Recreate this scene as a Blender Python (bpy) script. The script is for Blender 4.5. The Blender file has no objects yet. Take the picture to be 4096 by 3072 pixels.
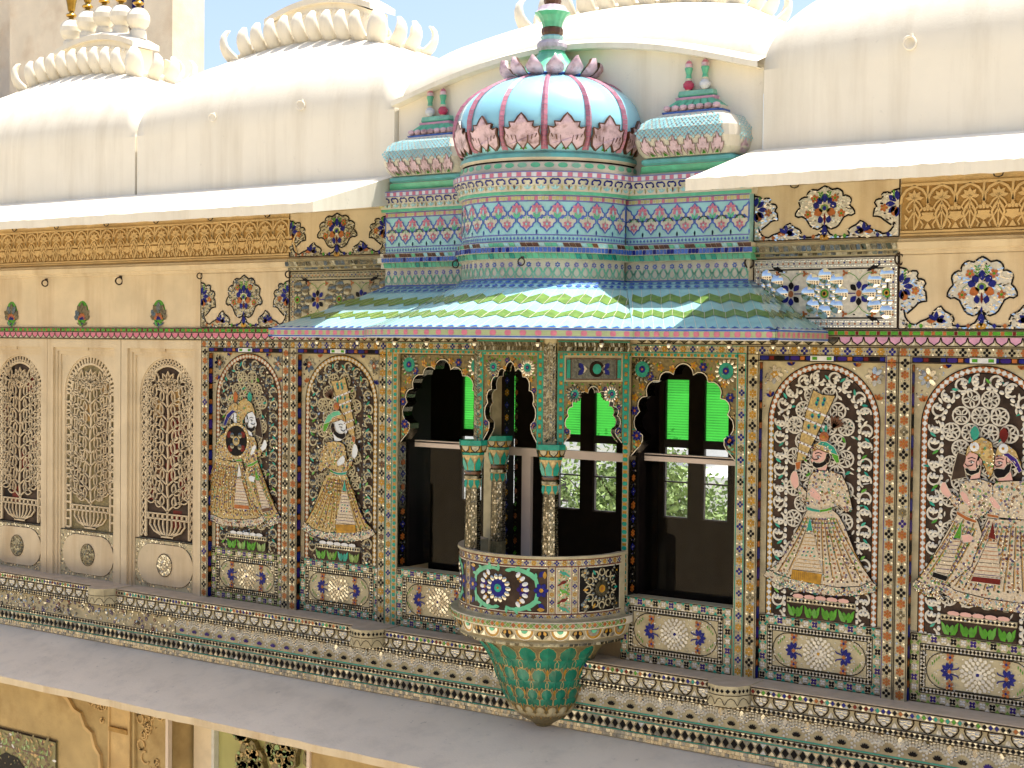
import bpy, bmesh, math, random
from mathutils import Vector, Matrix
PI = math.pi
random.seed(7)
scene = bpy.context.scene
COL = scene.collection

# ------------------------------------------------------------------ camera
cam_d = bpy.data.cameras.new("camera")
cam = bpy.data.objects.new("camera", cam_d)
COL.objects.link(cam)
RW = [[0.81833, 0.023545, -0.574267], [0.574651, -0.015098, 0.818259], [0.010596, -0.999609, -0.025885]]
CAM_LOC = Vector((5.27, -8.0, 1.945))
right = Vector([r[0] for r in RW]); down = Vector([r[1] for r in RW]); fwd = Vector([r[2] for r in RW])
m = Matrix.Identity(4)
for i in range(3):
    m[i][0] = right[i]; m[i][1] = -down[i]; m[i][2] = -fwd[i]; m[i][3] = CAM_LOC[i]
cam.matrix_world = m
cam_d.sensor_width = 36.0
cam_d.lens = 52.73
cam_d.clip_start = 0.1
cam_d.clip_end = 3000.0
scene.camera = cam

# ------------------------------------------------------------------ sky, sun, exposure
SUN_DIR = Vector((0.172, 0.2, 1.0)).normalized()
world = bpy.data.worlds.new("World")
scene.world = world
world.use_nodes = True
wn = world.node_tree.nodes; wl = world.node_tree.links
bg = wn.get("Background") or wn.new("ShaderNodeBackground")
sky = wn.new("ShaderNodeTexSky")
sky.sky_type = 'NISHITA'
sky.sun_disc = False
sky.sun_elevation = math.asin(SUN_DIR.z)
sky.sun_rotation = math.atan2(SUN_DIR.x, SUN_DIR.y)
sky.air_density = 0.9
sky.dust_density = 3.2
sky.ozone_density = 0.6
wl.new(sky.outputs[0], bg.inputs[0])
bg.inputs[1].default_value = 0.15
sun_d = bpy.data.lights.new("sun", 'SUN')
sun_d.energy = 5.0
sun_d.angle = math.radians(0.5)
sun_d.color = (1.0, 0.95, 0.87)
sun = bpy.data.objects.new("sun", sun_d)
sun.rotation_euler = SUN_DIR.to_track_quat('Z', 'Y').to_euler()
sun.location = SUN_DIR * 30
COL.objects.link(sun)
scene.view_settings.view_transform = 'Standard'
scene.view_settings.look = 'None'
scene.view_settings.exposure = 0.86
scene.view_settings.gamma = 1.0
scene.cycles.max_bounces = 8
scene.cycles.diffuse_bounces = 4
scene.cycles.glossy_bounces = 3
scene.cycles.transmission_bounces = 4
scene.cycles.transparent_max_bounces = 6
scene.cycles.use_denoising = True
scene.cycles.caustics_reflective = False
scene.cycles.caustics_refractive = False

# ------------------------------------------------------------------ materials
def lin(h):
    h = h.lstrip('#')
    out = []
    for i in (0, 2, 4):
        c = int(h[i:i+2], 16) / 255
        out.append(c / 12.92 if c <= .04045 else ((c + .055) / 1.055) ** 2.4)
    return out

MATS = {}
def mat(name, col, rough=.6, metal=0., var=.18, scale=9., dirt=None, dirt_amt=0., bump=0., spec=.5, coat=0., dscale=2.5, streak=0., speck=0.):
    mt = bpy.data.materials.new(name)
    mt.use_nodes = True
    nt = mt.node_tree; N = nt.nodes; L = nt.links
    b = N["Principled BSDF"]
    b.inputs["Roughness"].default_value = rough
    b.inputs["Metallic"].default_value = metal
    b.inputs["Specular IOR Level"].default_value = spec
    if coat:
        b.inputs["Coat Weight"].default_value = coat
        b.inputs["Coat Roughness"].default_value = .08
    c = lin(col) if isinstance(col, str) else list(col)
    geo = N.new("ShaderNodeNewGeometry")
    nz = N.new("ShaderNodeTexNoise"); nz.inputs["Scale"].default_value = scale; nz.inputs["Detail"].default_value = 5
    L.new(geo.outputs["Position"], nz.inputs["Vector"])
    rp = N.new("ShaderNodeValToRGB")
    rp.color_ramp.elements[0].position = .3; rp.color_ramp.elements[1].position = .72
    lo = [x * (1 - var) for x in c]; hi = [min(1, x * (1 + var * .6)) for x in c]
    rp.color_ramp.elements[0].color = (*lo, 1); rp.color_ramp.elements[1].color = (*hi, 1)
    L.new(nz.outputs[0], rp.inputs[0])
    outc = rp.outputs[0]
    if dirt:
        d = lin(dirt)
        n2 = N.new("ShaderNodeTexNoise"); n2.inputs["Scale"].default_value = dscale; n2.inputs["Detail"].default_value = 8
        n2.inputs["Roughness"].default_value = .65
        if streak:
            mp = N.new("ShaderNodeMapping"); mp.inputs["Scale"].default_value = (streak, streak, streak * .09)
            L.new(geo.outputs["Position"], mp.inputs[0]); L.new(mp.outputs[0], n2.inputs["Vector"])
        else: L.new(geo.outputs["Position"], n2.inputs["Vector"])
        r2 = N.new("ShaderNodeValToRGB")
        r2.color_ramp.elements[0].position = .48; r2.color_ramp.elements[0].color = (0, 0, 0, 1)
        r2.color_ramp.elements[1].position = .75; r2.color_ramp.elements[1].color = (dirt_amt,) * 3 + (1,)
        L.new(n2.outputs[0], r2.inputs[0])
        mx = N.new("ShaderNodeMixRGB")
        L.new(r2.outputs[0], mx.inputs[0]); L.new(outc, mx.inputs[1]); mx.inputs[2].default_value = (*d, 1)
        outc = mx.outputs[0]
    if speck:
        n4 = N.new("ShaderNodeTexNoise"); n4.inputs["Scale"].default_value = 13; n4.inputs["Detail"].default_value = 9; n4.inputs["Roughness"].default_value = .75
        L.new(geo.outputs["Position"], n4.inputs["Vector"])
        r4 = N.new("ShaderNodeValToRGB")
        r4.color_ramp.elements[0].position = .615; r4.color_ramp.elements[0].color = (0, 0, 0, 1)
        r4.color_ramp.elements[1].position = .70; r4.color_ramp.elements[1].color = (speck,) * 3 + (1,)
        L.new(n4.outputs[0], r4.inputs[0])
        m4 = N.new("ShaderNodeMixRGB"); L.new(r4.outputs[0], m4.inputs[0]); L.new(outc, m4.inputs[1]); m4.inputs[2].default_value = (.10, .08, .06, 1)
        outc = m4.outputs[0]
    L.new(outc, b.inputs["Base Color"])
    if bump:
        bp = N.new("ShaderNodeBump"); bp.inputs["Strength"].default_value = bump; bp.inputs["Distance"].default_value = .01
        n3 = N.new("ShaderNodeTexNoise"); n3.inputs["Scale"].default_value = 60; n3.inputs["Detail"].default_value = 6
        L.new(geo.outputs["Position"], n3.inputs["Vector"])
        L.new(n3.outputs[0], bp.inputs["Height"]); L.new(bp.outputs[0], b.inputs["Normal"])
    MATS[name] = mt
    return mt

mat("white_roof", (.80, .735, .60), .75, var=.05, scale=3, dirt="#9c865e", dirt_amt=.26, bump=.08, spec=.2, streak=2.2, speck=.18)
mat("ivory_plaster", (.60, .49, .33), .65, var=.12, scale=5, dirt="#8f6a38", dirt_amt=.5, bump=.15, spec=.3, speck=.2, streak=1.6)
mat("pale_plaster", (.455, .395, .25), .6, var=.22, scale=14, dirt="#77603f", dirt_amt=.5, bump=.1, spec=.3)
mat("carved_stone", (.56, .40, .20), .75, var=.2, scale=10, dirt="#7a4f1e", dirt_amt=.5, bump=.3, spec=.2)
mat("carved_ground", (.36, .225, .085), .85, var=.25, scale=12, bump=.3, spec=.1)
mat("grey_slab", (.80, .69, .54), .8, var=.08, scale=2, dirt="#6b625a", dirt_amt=.2, bump=.2, spec=.1, dscale=5, speck=.45)
mat("dusty_sill", (.50, .41, .31), .85, var=.15, scale=12, spec=.1)
mat("black_inlay", (.006, .005, .006), .45, var=.3, spec=.12)
mat("dark_groove", (.022, .012, .008), .8, var=.3, spec=.1)
mat("cobalt", (.010, .014, .17), .3, var=.35, scale=30, spec=.2)
mat("sky_tile", (.31, .60, .62), .22, var=.14, scale=14, dirt="#8f8a72", dirt_amt=.6, coat=.3, dscale=3.5)
mat("dome_blue", (.30, .62, .72), .2, var=.06, scale=4, coat=.5)
mat("lime_tile", (.15, .26, .055), .25, var=.3, scale=25, coat=.3)
mat("deep_lime", (.06, .27, .015), .25, var=.3, scale=25)
mat("teal", (.012, .27, .20), .25, var=.3, scale=22)
mat("leaf_teal", (.003, .165, .105), .25, var=.35, scale=16, dirt="#8a7a5a", dirt_amt=.25, dscale=9)
mat("mint", (.11, .46, .27), .3, var=.2, scale=20, dirt="#6d6a48", dirt_amt=.35, dscale=6)
mat("orange_glass", (.36, .10, .014), .35, var=.35, scale=30)
mat("amber", (.42, .22, .022), .25, var=.35, scale=30)
mat("pink_tile", (.56, .17, .24), .3, var=.2, scale=20)
mat("pale_pink", (.66, .46, .50), .4, var=.2, scale=14, dirt="#5c2f16", dirt_amt=.95, dscale=16)
mat("rib_pink", (.46, .17, .23), .3, var=.18, scale=14)
mat("lilac", (.55, .28, .42), .35, var=.2, scale=20)
mat("red_glass", (.13, .010, .008), .35, var=.35, spec=.2)
mat("purple_glass", (.030, .012, .16), .3, var=.35, spec=.2)
mat("skin_pink", (.62, .36, .31), .5, var=.06)
mat("skin_white", (.62, .66, .70), .4, var=.05)
mat("grout", (.64, .58, .46), .8, var=.15, scale=20, dirt="#6d6148", dirt_amt=.5, dscale=5)
mat("white_tile", (.62, .63, .64), .3, var=.12, scale=20)
mat("brown_glaze", (.10, .035, .012), .4, var=.45, scale=25)
mat("gold_cloth", (.46, .33, .13), .35, var=.45, scale=70)
mat("silver_cloth", (.50, .42, .29), .3, metal=.25, var=.4, scale=80)
mat("ivory_cloth", (.55, .46, .34), .35, var=.3, scale=80)
mat("mirror", (.60, .56, .47), .24, metal=.9, var=.3, scale=40)
mat("bright_mosaic", (.60, .57, .50), .3, metal=.15, var=.2, scale=50)
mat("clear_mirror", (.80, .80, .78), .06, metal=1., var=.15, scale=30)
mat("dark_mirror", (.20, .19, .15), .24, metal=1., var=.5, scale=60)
mat("sandstone", (.82, .71, .55), .85, var=.10, scale=3, dirt="#b58a58", dirt_amt=.5, bump=.4, spec=.1, dscale=1.1)
mat("brass", (.44, .26, .045), .3, metal=.85, var=.2, scale=30)
mat("iron", (.045, .03, .022), .6, metal=.5, var=.4, scale=60)
mat("white_paint", (.60, .50, .44), .5, var=.06)
mat("dark_wood", (.035, .026, .022), .6, var=.3, scale=20)
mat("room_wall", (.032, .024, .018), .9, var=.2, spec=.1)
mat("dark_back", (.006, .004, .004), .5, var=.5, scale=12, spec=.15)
mat("olive_mosaic", (.20, .16, .075), .4, var=.4, scale=60, spec=.3)  # olive tesserae; the awning's shade is also put into this darker tone
mat("maroon_back", (.050, .031, .022), .45, var=.6, scale=14, spec=.15)
mat("courtyard_stone", (.62, .56, .42), .85, var=.15, scale=1.2, spec=.1)
mat("foliage", (.26, .36, .13), .6, var=.5, scale=2, spec=.2)  # leaf green, brightened so the colour carries the distant haze
mat("bark", (.12, .08, .05), .9, var=.3)
mat("earth", (.55, .54, .48), .95, var=.2, scale=.2, spec=0)
mat("house_white", (.70, .69, .66), .8, var=.06)
mat("house_roof", (.34, .22, .15), .8, var=.2)
mat("ochre_plaster", (.44, .33, .17), .8, var=.2, scale=4, dirt="#6b4a22", dirt_amt=.5, bump=.2, spec=.1)
mat("lime_plaster", (.40, .40, .17), .7, var=.15, scale=5)
mat("olive_ground", (.22, .20, .085), .6, var=.15, scale=6)

mat("cobalt_tile", (.05, .12, .42), .25, var=.25, scale=20, coat=.2)
mat("fascia_green", (.36, .42, .22), .4, var=.15)
mat("purple_tile", (.14, .14, .42), .3, var=.25, scale=20)
mat("cobalt_pale", (.07, .13, .45), .3, var=.25, scale=18)
mat("mint_pale", (.22, .50, .36), .35, var=.3, scale=18)
mat("pale_yellow", (.55, .50, .22), .4, var=.2)
mat("teal_pale", (.12, .40, .38), .3, var=.25, scale=12, dirt="#7d7a60", dirt_amt=.6)
mat("pale_lilac", (.60, .50, .56), .35, var=.15, scale=14, dirt="#6b3d1d", dirt_amt=.7, dscale=14)
mat("bud_red", (.45, .03, .09), .25, var=.15, coat=.4)

def glass_mat(name, tint, alpha):
    mt = bpy.data.materials.new(name); mt.use_nodes = True
    nt = mt.node_tree; N = nt.nodes; L = nt.links
    N.remove(N["Principled BSDF"])
    tr = N.new("ShaderNodeBsdfTransparent"); tr.inputs[0].default_value = (*tint, 1)
    gl = N.new("ShaderNodeBsdfGlossy"); gl.inputs["Roughness"].default_value = .02
    lw = N.new("ShaderNodeLayerWeight"); lw.inputs[0].default_value = alpha
    mx = N.new("ShaderNodeMixShader")
    L.new(lw.outputs["Fresnel"], mx.inputs[0]); L.new(tr.outputs[0], mx.inputs[1]); L.new(gl.outputs[0], mx.inputs[2])
    L.new(mx.outputs[0], N["Material Output"].inputs[0])
    MATS[name] = mt
glass_mat("clear_glass", (.96, .97, .96), .10)
glass_mat("window_glass", (.95, .96, .95), .26)

def ribbed_green():
    mt = bpy.data.materials.new("green_glass"); mt.use_nodes = True
    nt = mt.node_tree; N = nt.nodes; L = nt.links
    N.remove(N["Principled BSDF"])
    tl = N.new("ShaderNodeBsdfTranslucent")
    geo = N.new("ShaderNodeNewGeometry")
    sx = N.new("ShaderNodeSeparateXYZ"); L.new(geo.outputs["Position"], sx.inputs[0])
    ck = N.new("ShaderNodeMixRGB"); wv = N.new("ShaderNodeTexWave"); wv.bands_direction = "Z"; wv.inputs["Scale"].default_value = 16; wv.inputs["Distortion"].default_value = .6
    L.new(geo.outputs["Position"], wv.inputs["Vector"])
    nz = N.new("ShaderNodeTexNoise"); nz.inputs["Scale"].default_value = 7; L.new(geo.outputs["Position"], nz.inputs["Vector"])
    ml = N.new("ShaderNodeMath"); ml.operation = "MULTIPLY"; L.new(wv.outputs[1], ml.inputs[0]); L.new(nz.outputs[0], ml.inputs[1]); L.new(ml.outputs[0], ck.inputs[0])
    ck.inputs[1].default_value = (.05, .40, .05, 1); ck.inputs[2].default_value = (.015, .11, .02, 1)
    L.new(ck.outputs[0], tl.inputs[0])
    tr = N.new("ShaderNodeBsdfTransparent"); L.new(ck.outputs[0], tr.inputs[0])
    mx = N.new("ShaderNodeMixShader"); mx.inputs[0].default_value = .45
    L.new(tl.outputs[0], mx.inputs[1]); L.new(tr.outputs[0], mx.inputs[2])
    L.new(mx.outputs[0], N["Material Output"].inputs[0])
    MATS["green_glass"] = mt
ribbed_green()

# ------------------------------------------------------------------ objects and labels
def empty(name, loc=(0, 0, 0), label=None, cat=None, group=None):
    o = bpy.data.objects.new(name, None)
    o.location = loc; o.empty_display_size = .1
    COL.objects.link(o)
    return tag(o, label, cat, group)

def tag(o, label=None, cat=None, group=None, kind=None):
    if label: o["label"] = label
    if cat: o["category"] = cat
    if group: o["group"] = group
    if kind or label: o["kind"] = kind or "thing"
    return o

def reparent(o, p):
    o.parent = p
    return o

class Sheet:
    """Collects faces; fn maps (u, v, h) on a surface to a point, h is height off it."""
    E = .0013
    def __init__(s, fn=None, y0=0.):
        s.fn = fn or (lambda u, v, h: (u, y0 - h, v))
        s.V = []; s.F = []; s.M = []; s.S = []; s.names = []
    def mi(s, m):
        if m not in s.names: s.names.append(m)
        return s.names.index(m)
    def face(s, P, m, smooth=False):
        b = len(s.V); s.V += [tuple(p) for p in P]
        s.F.append(tuple(range(b, b + len(P)))); s.M.append(s.mi(m)); s.S.append(smooth)
    def raw(s, V, F, m, smooth=False):
        b = len(s.V); s.V += [tuple(p) for p in V]
        k = s.mi(m)
        for f in F:
            s.F.append(tuple(b + i for i in f)); s.M.append(k); s.S.append(smooth)
    @staticmethod
    def ccw(P):
        a = sum(P[i][0] * P[(i + 1) % len(P)][1] - P[(i + 1) % len(P)][0] * P[i][1] for i in range(len(P)))
        return list(P) if a >= 0 else list(P)[::-1]
    def poly(s, P, m, l=1, tilt=0., h=0.):
        P = s.ccw(P)
        if tilt:
            cu = sum(p[0] for p in P) / len(P); cv = sum(p[1] for p in P) / len(P)
            a = random.uniform(-tilt, tilt); b = random.uniform(-tilt, tilt)
            hs = [a * (p[0] - cu) + b * (p[1] - cv) for p in P]
            mn = min(hs); hs = [x - mn for x in hs]
        else: hs = [0] * len(P)
        s.face([s.fn(p[0], p[1], h + l * s.E + x) for p, x in zip(P, hs)], m)
    def rect(s, u0, v0, u1, v1, m, l=1, n=1, h=0., tilt=0.):
        for i in range(n):
            a = u0 + (u1 - u0) * i / n; b = u0 + (u1 - u0) * (i + 1) / n
            s.poly([(a, v0), (b, v0), (b, v1), (a, v1)], m, l, tilt, h)
    def solid(s, P, m, h0, h1, side=None):
        P = s.ccw(P); n = len(P)
        s.face([s.fn(p[0], p[1], h1) for p in P], m)
        for i in range(n):
            a, b = P[i], P[(i + 1) % n]
            s.face([s.fn(a[0], a[1], h0), s.fn(b[0], b[1], h0), s.fn(b[0], b[1], h1), s.fn(a[0], a[1], h1)], side or m)
    def box(s, u0, v0, u1, v1, m, h0, h1):
        s.solid([(u0, v0), (u1, v0), (u1, v1), (u0, v1)], m, h0, h1)
    def line(s, P, w, m, l=2, closed=False, h0=None, h1=None):
        n = len(P); A = []; B = []
        for i in range(n):
            if closed: p, q = P[i - 1], P[(i + 1) % n]
            else: p, q = P[max(0, i - 1)], P[min(n - 1, i + 1)]
            dx, dy = q[0] - p[0], q[1] - p[1]; d = math.hypot(dx, dy) or 1
            nx, ny = -dy / d * w / 2, dx / d * w / 2
            A.append((P[i][0] + nx, P[i][1] + ny)); B.append((P[i][0] - nx, P[i][1] - ny))
        for i in range(n if closed else n - 1):
            j = (i + 1) % n
            q = [B[i], B[j], A[j], A[i]]
            if h1 is None: s.face([s.fn(x, y, l * s.E) for x, y in q], m)
            else:
                s.face([s.fn(x, y, h1) for x, y in q], m)
                s.face([s.fn(*B[i], h0), s.fn(*B[j], h0), s.fn(*B[j], h1), s.fn(*B[i], h1)], m)
                s.face([s.fn(*A[j], h0), s.fn(*A[i], h0), s.fn(*A[i], h1), s.fn(*A[j], h1)], m)
    def frame(s, u0, v0, u1, v1, w, m, l=2):
        s.line([(u0, v0), (u1, v0)], w, m, l); s.line([(u0, v1), (u1, v1)], w, m, l)
        s.line([(u0, v0), (u0, v1)], w, m, l); s.line([(u1, v0), (u1, v1)], w, m, l)
    def oval(s, u, v, ru, rv, m, l=2, n=8, rot=0., tilt=0.):
        c, d = math.cos(rot), math.sin(rot)
        P = []
        for i in range(n):
            a = 2 * PI * i / n; x, y = ru * math.cos(a), rv * math.sin(a)
            P.append((u + x * c - y * d, v + x * d + y * c))
        s.poly(P, m, l, tilt)
    def dome(s, u, v, ru, rv, m, hh, l=2, n=10, rot=0.):
        c, d = math.cos(rot), math.sin(rot)
        V = [s.fn(u, v, l * s.E + hh)]
        for k, (f, g) in enumerate(((.62, .72), (1., 0.))):
            for i in range(n):
                a = 2 * PI * i / n; x, y = f * ru * math.cos(a), f * rv * math.sin(a)
                V.append(s.fn(u + x * c - y * d, v + x * d + y * c, l * s.E + hh * g))
        F = [(0, 1 + i, 1 + (i + 1) % n) for i in range(n)]
        F += [(1 + i, 1 + n + i, 1 + n + (i + 1) % n, 1 + (i + 1) % n) for i in range(n)]
        s.raw(V, F, m, True)
    def petal(s, u, v, a, r0, r1, w, m, l=2, tilt=0.):
        """pointed petal from radius r0 to r1 along angle a"""
        c, d = math.cos(a), math.sin(a); L = r1 - r0
        P = []
        for t, ww in ((0, 0.18), (.3, .8), (.55, 1.), (.8, .65), (1., 0.), (.8, -.65), (.55, -1), (.3, -.8), (0, -.18)):
            x, y = r0 + L * t, ww * w / 2
            P.append((u + x * c - y * d, v + x * d + y * c))
        s.poly(P, m, l, tilt)
    def flower(s, u, v, r, n, m, l=2, cm=None, rot=0., w=.8, tilt=0., r0=.22):
        for i in range(n):
            a = rot + 2 * PI * i / n
            s.petal(u, v, a, r * r0, r, w * 2 * PI * r / n * .72, m, l, tilt)
        if cm: s.oval(u, v, r * .28, r * .28, cm, l + 1, 7)
    def rosette(s, u, v, r, n, m, l=2, cm=None, rot=0.):
        for i in range(n):
            a = rot + 2 * PI * i / n
            s.oval(u + .6 * r * math.cos(a), v + .6 * r * math.sin(a), .38 * r, min(.36, 1.75 / n) * r, m, l, 7, a, .25)
        if cm: s.oval(u, v, r * .3, r * .3, cm, l + 1, 8)
    def diamond(s, u, v, a, b, m, l=2, tilt=0.):
        s.poly([(u - a, v), (u, v - b), (u + a, v), (u, v + b)], m, l, tilt)
    def build(s, name, parent=None, loc=None):
        me = bpy.data.meshes.new(name)
        me.from_pydata(s.V, [], s.F)
        for n_ in s.names: me.materials.append(MATS[n_])
        me.polygons.foreach_set("material_index", s.M)
        me.polygons.foreach_set("use_smooth", s.S)
        me.update()
        o = bpy.data.objects.new(name, me)
        COL.objects.link(o)
        if parent:
            o.parent = parent
            o.matrix_parent_inverse = Matrix.Translation(-Vector(parent.location))
        if loc: o.location = loc
        return o

def hexa(V8, s, m):
    s.raw(V8, [(0, 1, 2, 3), (7, 6, 5, 4), (0, 4, 5, 1), (1, 5, 6, 2), (2, 6, 7, 3), (3, 7, 4, 0)], m)
def box3(s, x0, y0, z0, x1, y1, z1, m):
    hexa([(x0, y0, z0), (x0, y1, z0), (x1, y1, z0), (x1, y0, z0), (x0, y0, z1), (x0, y1, z1), (x1, y1, z1), (x1, y0, z1)], s, m)

def lathe(s, prof, m, cx=0., cy=0., n=32, a0=0., a1=2 * PI, smooth=True, lobes=0, depth=0.):
    """prof: list of (r, z) or (r, z, material)"""
    full = abs(a1 - a0 - 2 * PI) < 1e-6
    k = n if full else n + 1
    def ring(r, z):
        out = []
        for i in range(k):
            a = a0 + (a1 - a0) * i / n
            rr = r * (1 - depth * abs(math.cos(lobes * a / 2))) if lobes else r
            out.append((cx + rr * math.cos(a), cy + rr * math.sin(a), z))
        return out
    for j in range(len(prof) - 1):
        A = ring(prof[j][0], prof[j][1]); B = ring(prof[j + 1][0], prof[j + 1][1])
        V = A + B
        F = []
        for i in range(n):
            q = (i + 1) % k
            F.append((i, q, k + q, k + i))
        s.raw(V, F, prof[j][2] if len(prof[j]) > 2 else m, smooth)

def weld(o, d=1e-5):
    bm = bmesh.new(); bm.from_mesh(o.data)
    bmesh.ops.remove_doubles(bm, verts=bm.verts, dist=d)
    bm.to_mesh(o.data); bm.free()
    return o

def copy_part(src, parent, mat4):
    o = src.copy()
    COL.objects.link(o)
    o.parent = parent
    o.matrix_parent_inverse = Matrix.Translation(-Vector(parent.location))
    o.matrix_basis = mat4
    return o

# strips: f maps (along, across) to (u, v)
def hstrip(u0, v): return lambda s_, t_: (u0 + s_, v + t_)
def vstrip(u, v0): return lambda s_, t_: (u + t_, v0 + s_)

def p_dots(S, f, L, pitch, r, cA, cB, l=2, dotc="orange_glass", start=0):
    n = max(1, round(L / pitch)); p = L / n
    r_ = r; A_, B_ = cA, cB
    for i in range(n):
        c = (i + .5) * p + random.uniform(-.03, .03) * p
        r = r_ * random.uniform(.9, 1.06)
        cA = A_ if random.random() > .07 else random.choice(["brown_glaze", "amber", "dark_mirror"])
        cB = B_ if random.random() > .07 else random.choice(["black_inlay", "dark_mirror", "purple_glass"])
        if (i + start) % 2 == 0:
            for k in range(6):
                a = 2 * PI * k / 6
                q = [(c + .66 * r * math.cos(a) + x, .66 * r * math.sin(a) + y) for x, y in
                     [(.33 * r * math.cos(b), .33 * r * math.sin(b)) for b in [2 * PI * j / 6 for j in range(6)]]]
                S.poly([f(*z) for z in q], cA, l)
            S.poly([f(c + .4 * r * math.cos(b), .4 * r * math.sin(b)) for b in [2 * PI * j / 7 for j in range(7)]], cA, l + 1); S.poly([f(c + .16 * r * math.cos(b), .16 * r * math.sin(b)) for b in [2 * PI * j / 5 for j in range(5)]], "amber" if cA != "amber" else "grout", l + 2)
        else:
            for k in range(4):
                a = 2 * PI * k / 4
                q = [(c + .58 * r * math.cos(a) + .40 * r * math.cos(b), .58 * r * math.sin(a) + .40 * r * math.sin(b)) for b in [2 * PI * j / 6 for j in range(6)]]
                S.poly([f(*z) for z in q], cB, l)
            S.poly([f(c + .16 * r * math.cos(b), .16 * r * math.sin(b)) for b in [2 * PI * j / 5 for j in range(5)]], "grout", l + 1)
        e = (i + 1) * p; d = r * .17
        if i < n - 1:
            S.poly([f(e - d, 0), f(e, -d), f(e + d, 0), f(e, d)], cB, l)
            for sg in (-1, 1):
                S.poly([f(e - d * 1.7, sg * r * .75), f(e, sg * (r * .45)), f(e + d * 1.7, sg * r * .75), f(e, sg * r * 1.02)], "mirror", l, .35)

def p_diamonds(S, f, L, pitch, h, cols, l=2, fill="mirror"):
    n = max(1, round(L / pitch)); p = L / n
    for i in range(n):
        c = (i + .5) * p
        S.poly([f(c - p * .4, 0), f(c, -h * .48), f(c + p * .4, 0), f(c, h * .48)], cols[i % len(cols)] if cols[0] != 'rnd' else random.choice(cols[1:]), l)
        if fill and i < n - 1:
            e = (i + 1) * p
            for sg in (-1, 1):
                S.poly([f(e - p * .36, sg * h * .5), f(e, sg * h * .08), f(e + p * .36, sg * h * .5)], fill, l, .3)

def p_blocks(S, f, L, pitch, h, cols, ratio=(.62, .38), l=2):
    n = max(1, round(L / pitch)); p = L / n
    for i in range(n):
        a = i * p; b = a + p * ratio[0]; c = a + p
        k = .18 * p
        S.poly([f(a + k * .3, -h * .3), f(a + k, -h / 2), f(b - k, -h / 2), f(b - k * .3, -h * .3), f(b - k * .3, h * .3), f(b - k, h / 2), f(a + k, h / 2), f(a + k * .3, h * .3)], cols[(2 * i) % len(cols)] if len(cols) > 2 else cols[0], l)
        S.poly([f(b, -h * .42), f(c - .004, -h * .42), f(c - .004, h * .42), f(b, h * .42)], cols[(2 * i + 1) % len(cols)], l)

HEART = [(0, -.5), (.2, -.36), (.42, -.1), (.5, .14), (.46, .34), (.32, .45), (.14, .42), (0, .28), (-.14, .42), (-.32, .45), (-.46, .34), (-.5, .14), (-.42, -.1), (-.2, -.36)]

def circle_pts(u, v, r, n=16, a0=0., a1=None, rv=None):
    a1 = a0 + 2 * PI if a1 is None else a1
    full = abs(a1 - a0 - 2 * PI) < 1e-6
    k = n if full else n + 1
    return [(u + r * math.cos(a0 + (a1 - a0) * i / n), v + (rv or r) * math.sin(a0 + (a1 - a0) * i / n)) for i in range(k)]

def inside(P, x, y):
    c = False; n = len(P)
    for i in range(n):
        x1, y1 = P[i]; x2, y2 = P[(i + 1) % n]
        if (y1 > y) != (y2 > y) and x < (x2 - x1) * (y - y1) / (y2 - y1) + x1: c = not c
    return c

def bulge(P, Q, b, n=5):
    """arc from P to Q, sagging b to the left of the direction P->Q (end point excluded)"""
    dx, dy = Q[0] - P[0], Q[1] - P[1]; d = math.hypot(dx, dy)
    out = []
    for i in range(n):
        t = i / n; k = 4 * t * (1 - t)
        k = k ** .7
        out.append((P[0] + dx * t - dy / d * b * k, P[1] + dy * t + dx / d * b * k))
    return out

# outlines of the mosaic courtiers, in mm from the left edge of their bay
FIG_ONE = dict(face=[413,1356,429,1372,483,1370,512,1349,517,1311,500,1273,491,1245,447,1250,434,1259,418,1269,409,1288,398,1303,409,1321,408,1337], beard=[408,1289,420,1298,431,1291,455,1291,477,1301,489,1320,494,1345,512,1349,520,1327,513,1296,491,1281,471,1267,434,1258,412,1271], turban=[408,1353,416,1388,442,1410,489,1410,522,1386,528,1347,490,1354,443,1370], feather=[442,1395,455,1416,495,1413,542,1387,569,1339,576,1300,557,1295,536,1325,525,1352,502,1379,469,1390], torso=[394,1204,412,1231,458,1246,531,1247,591,1229,624,1169,638,1120,657,1035,620,1017,574,1054,548,1044,462,1023,376,1032,374,1065,382,1141], arm=[319,1137,336,1156,383,1113,397,1066,378,1037,333,1081], handa=[275,1191,283,1217,296,1234,313,1235,327,1200,330,1153,308,1129,284,1157], handb=[396,1129,413,1148,433,1137,452,1120,470,1094,461,1071,431,1081,402,1097], belt=[377,1037,422,1027,462,1024,502,1032,535,1046,536,1027,502,1015,462,1007,415,1009,384,1015], skirt=[379,1012,462,1006,538,1026,575,998,609,944,676,795,743,690,776,644,706,606,575,587,442,595,293,609,197,629,148,650,196,682,250,757,303,864], hem=[143,649,197,629,293,609,442,595,575,587,706,606,776,644,808,617,799,584,706,555,576,536,443,536,308,544,198,568,113,611], tri=[400,978,378,895,421,898], sash=[376,886,424,890,456,757,482,653,295,664,338,772], block=[295,664,479,654,472,593,288,608], fan=[407,1707,464,1681,541,1676,495,1578,363,1303,309,1288,324,1402,366,1586], handle=[302,1285,339,1295,334,1251,310,1242], slab=[262,500,679,497,679,468,263,470], tul=[271,468,677,465,678,383,272,391], ball=[479,1441], eye=[446,1323], ear=[500,1311])
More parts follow.
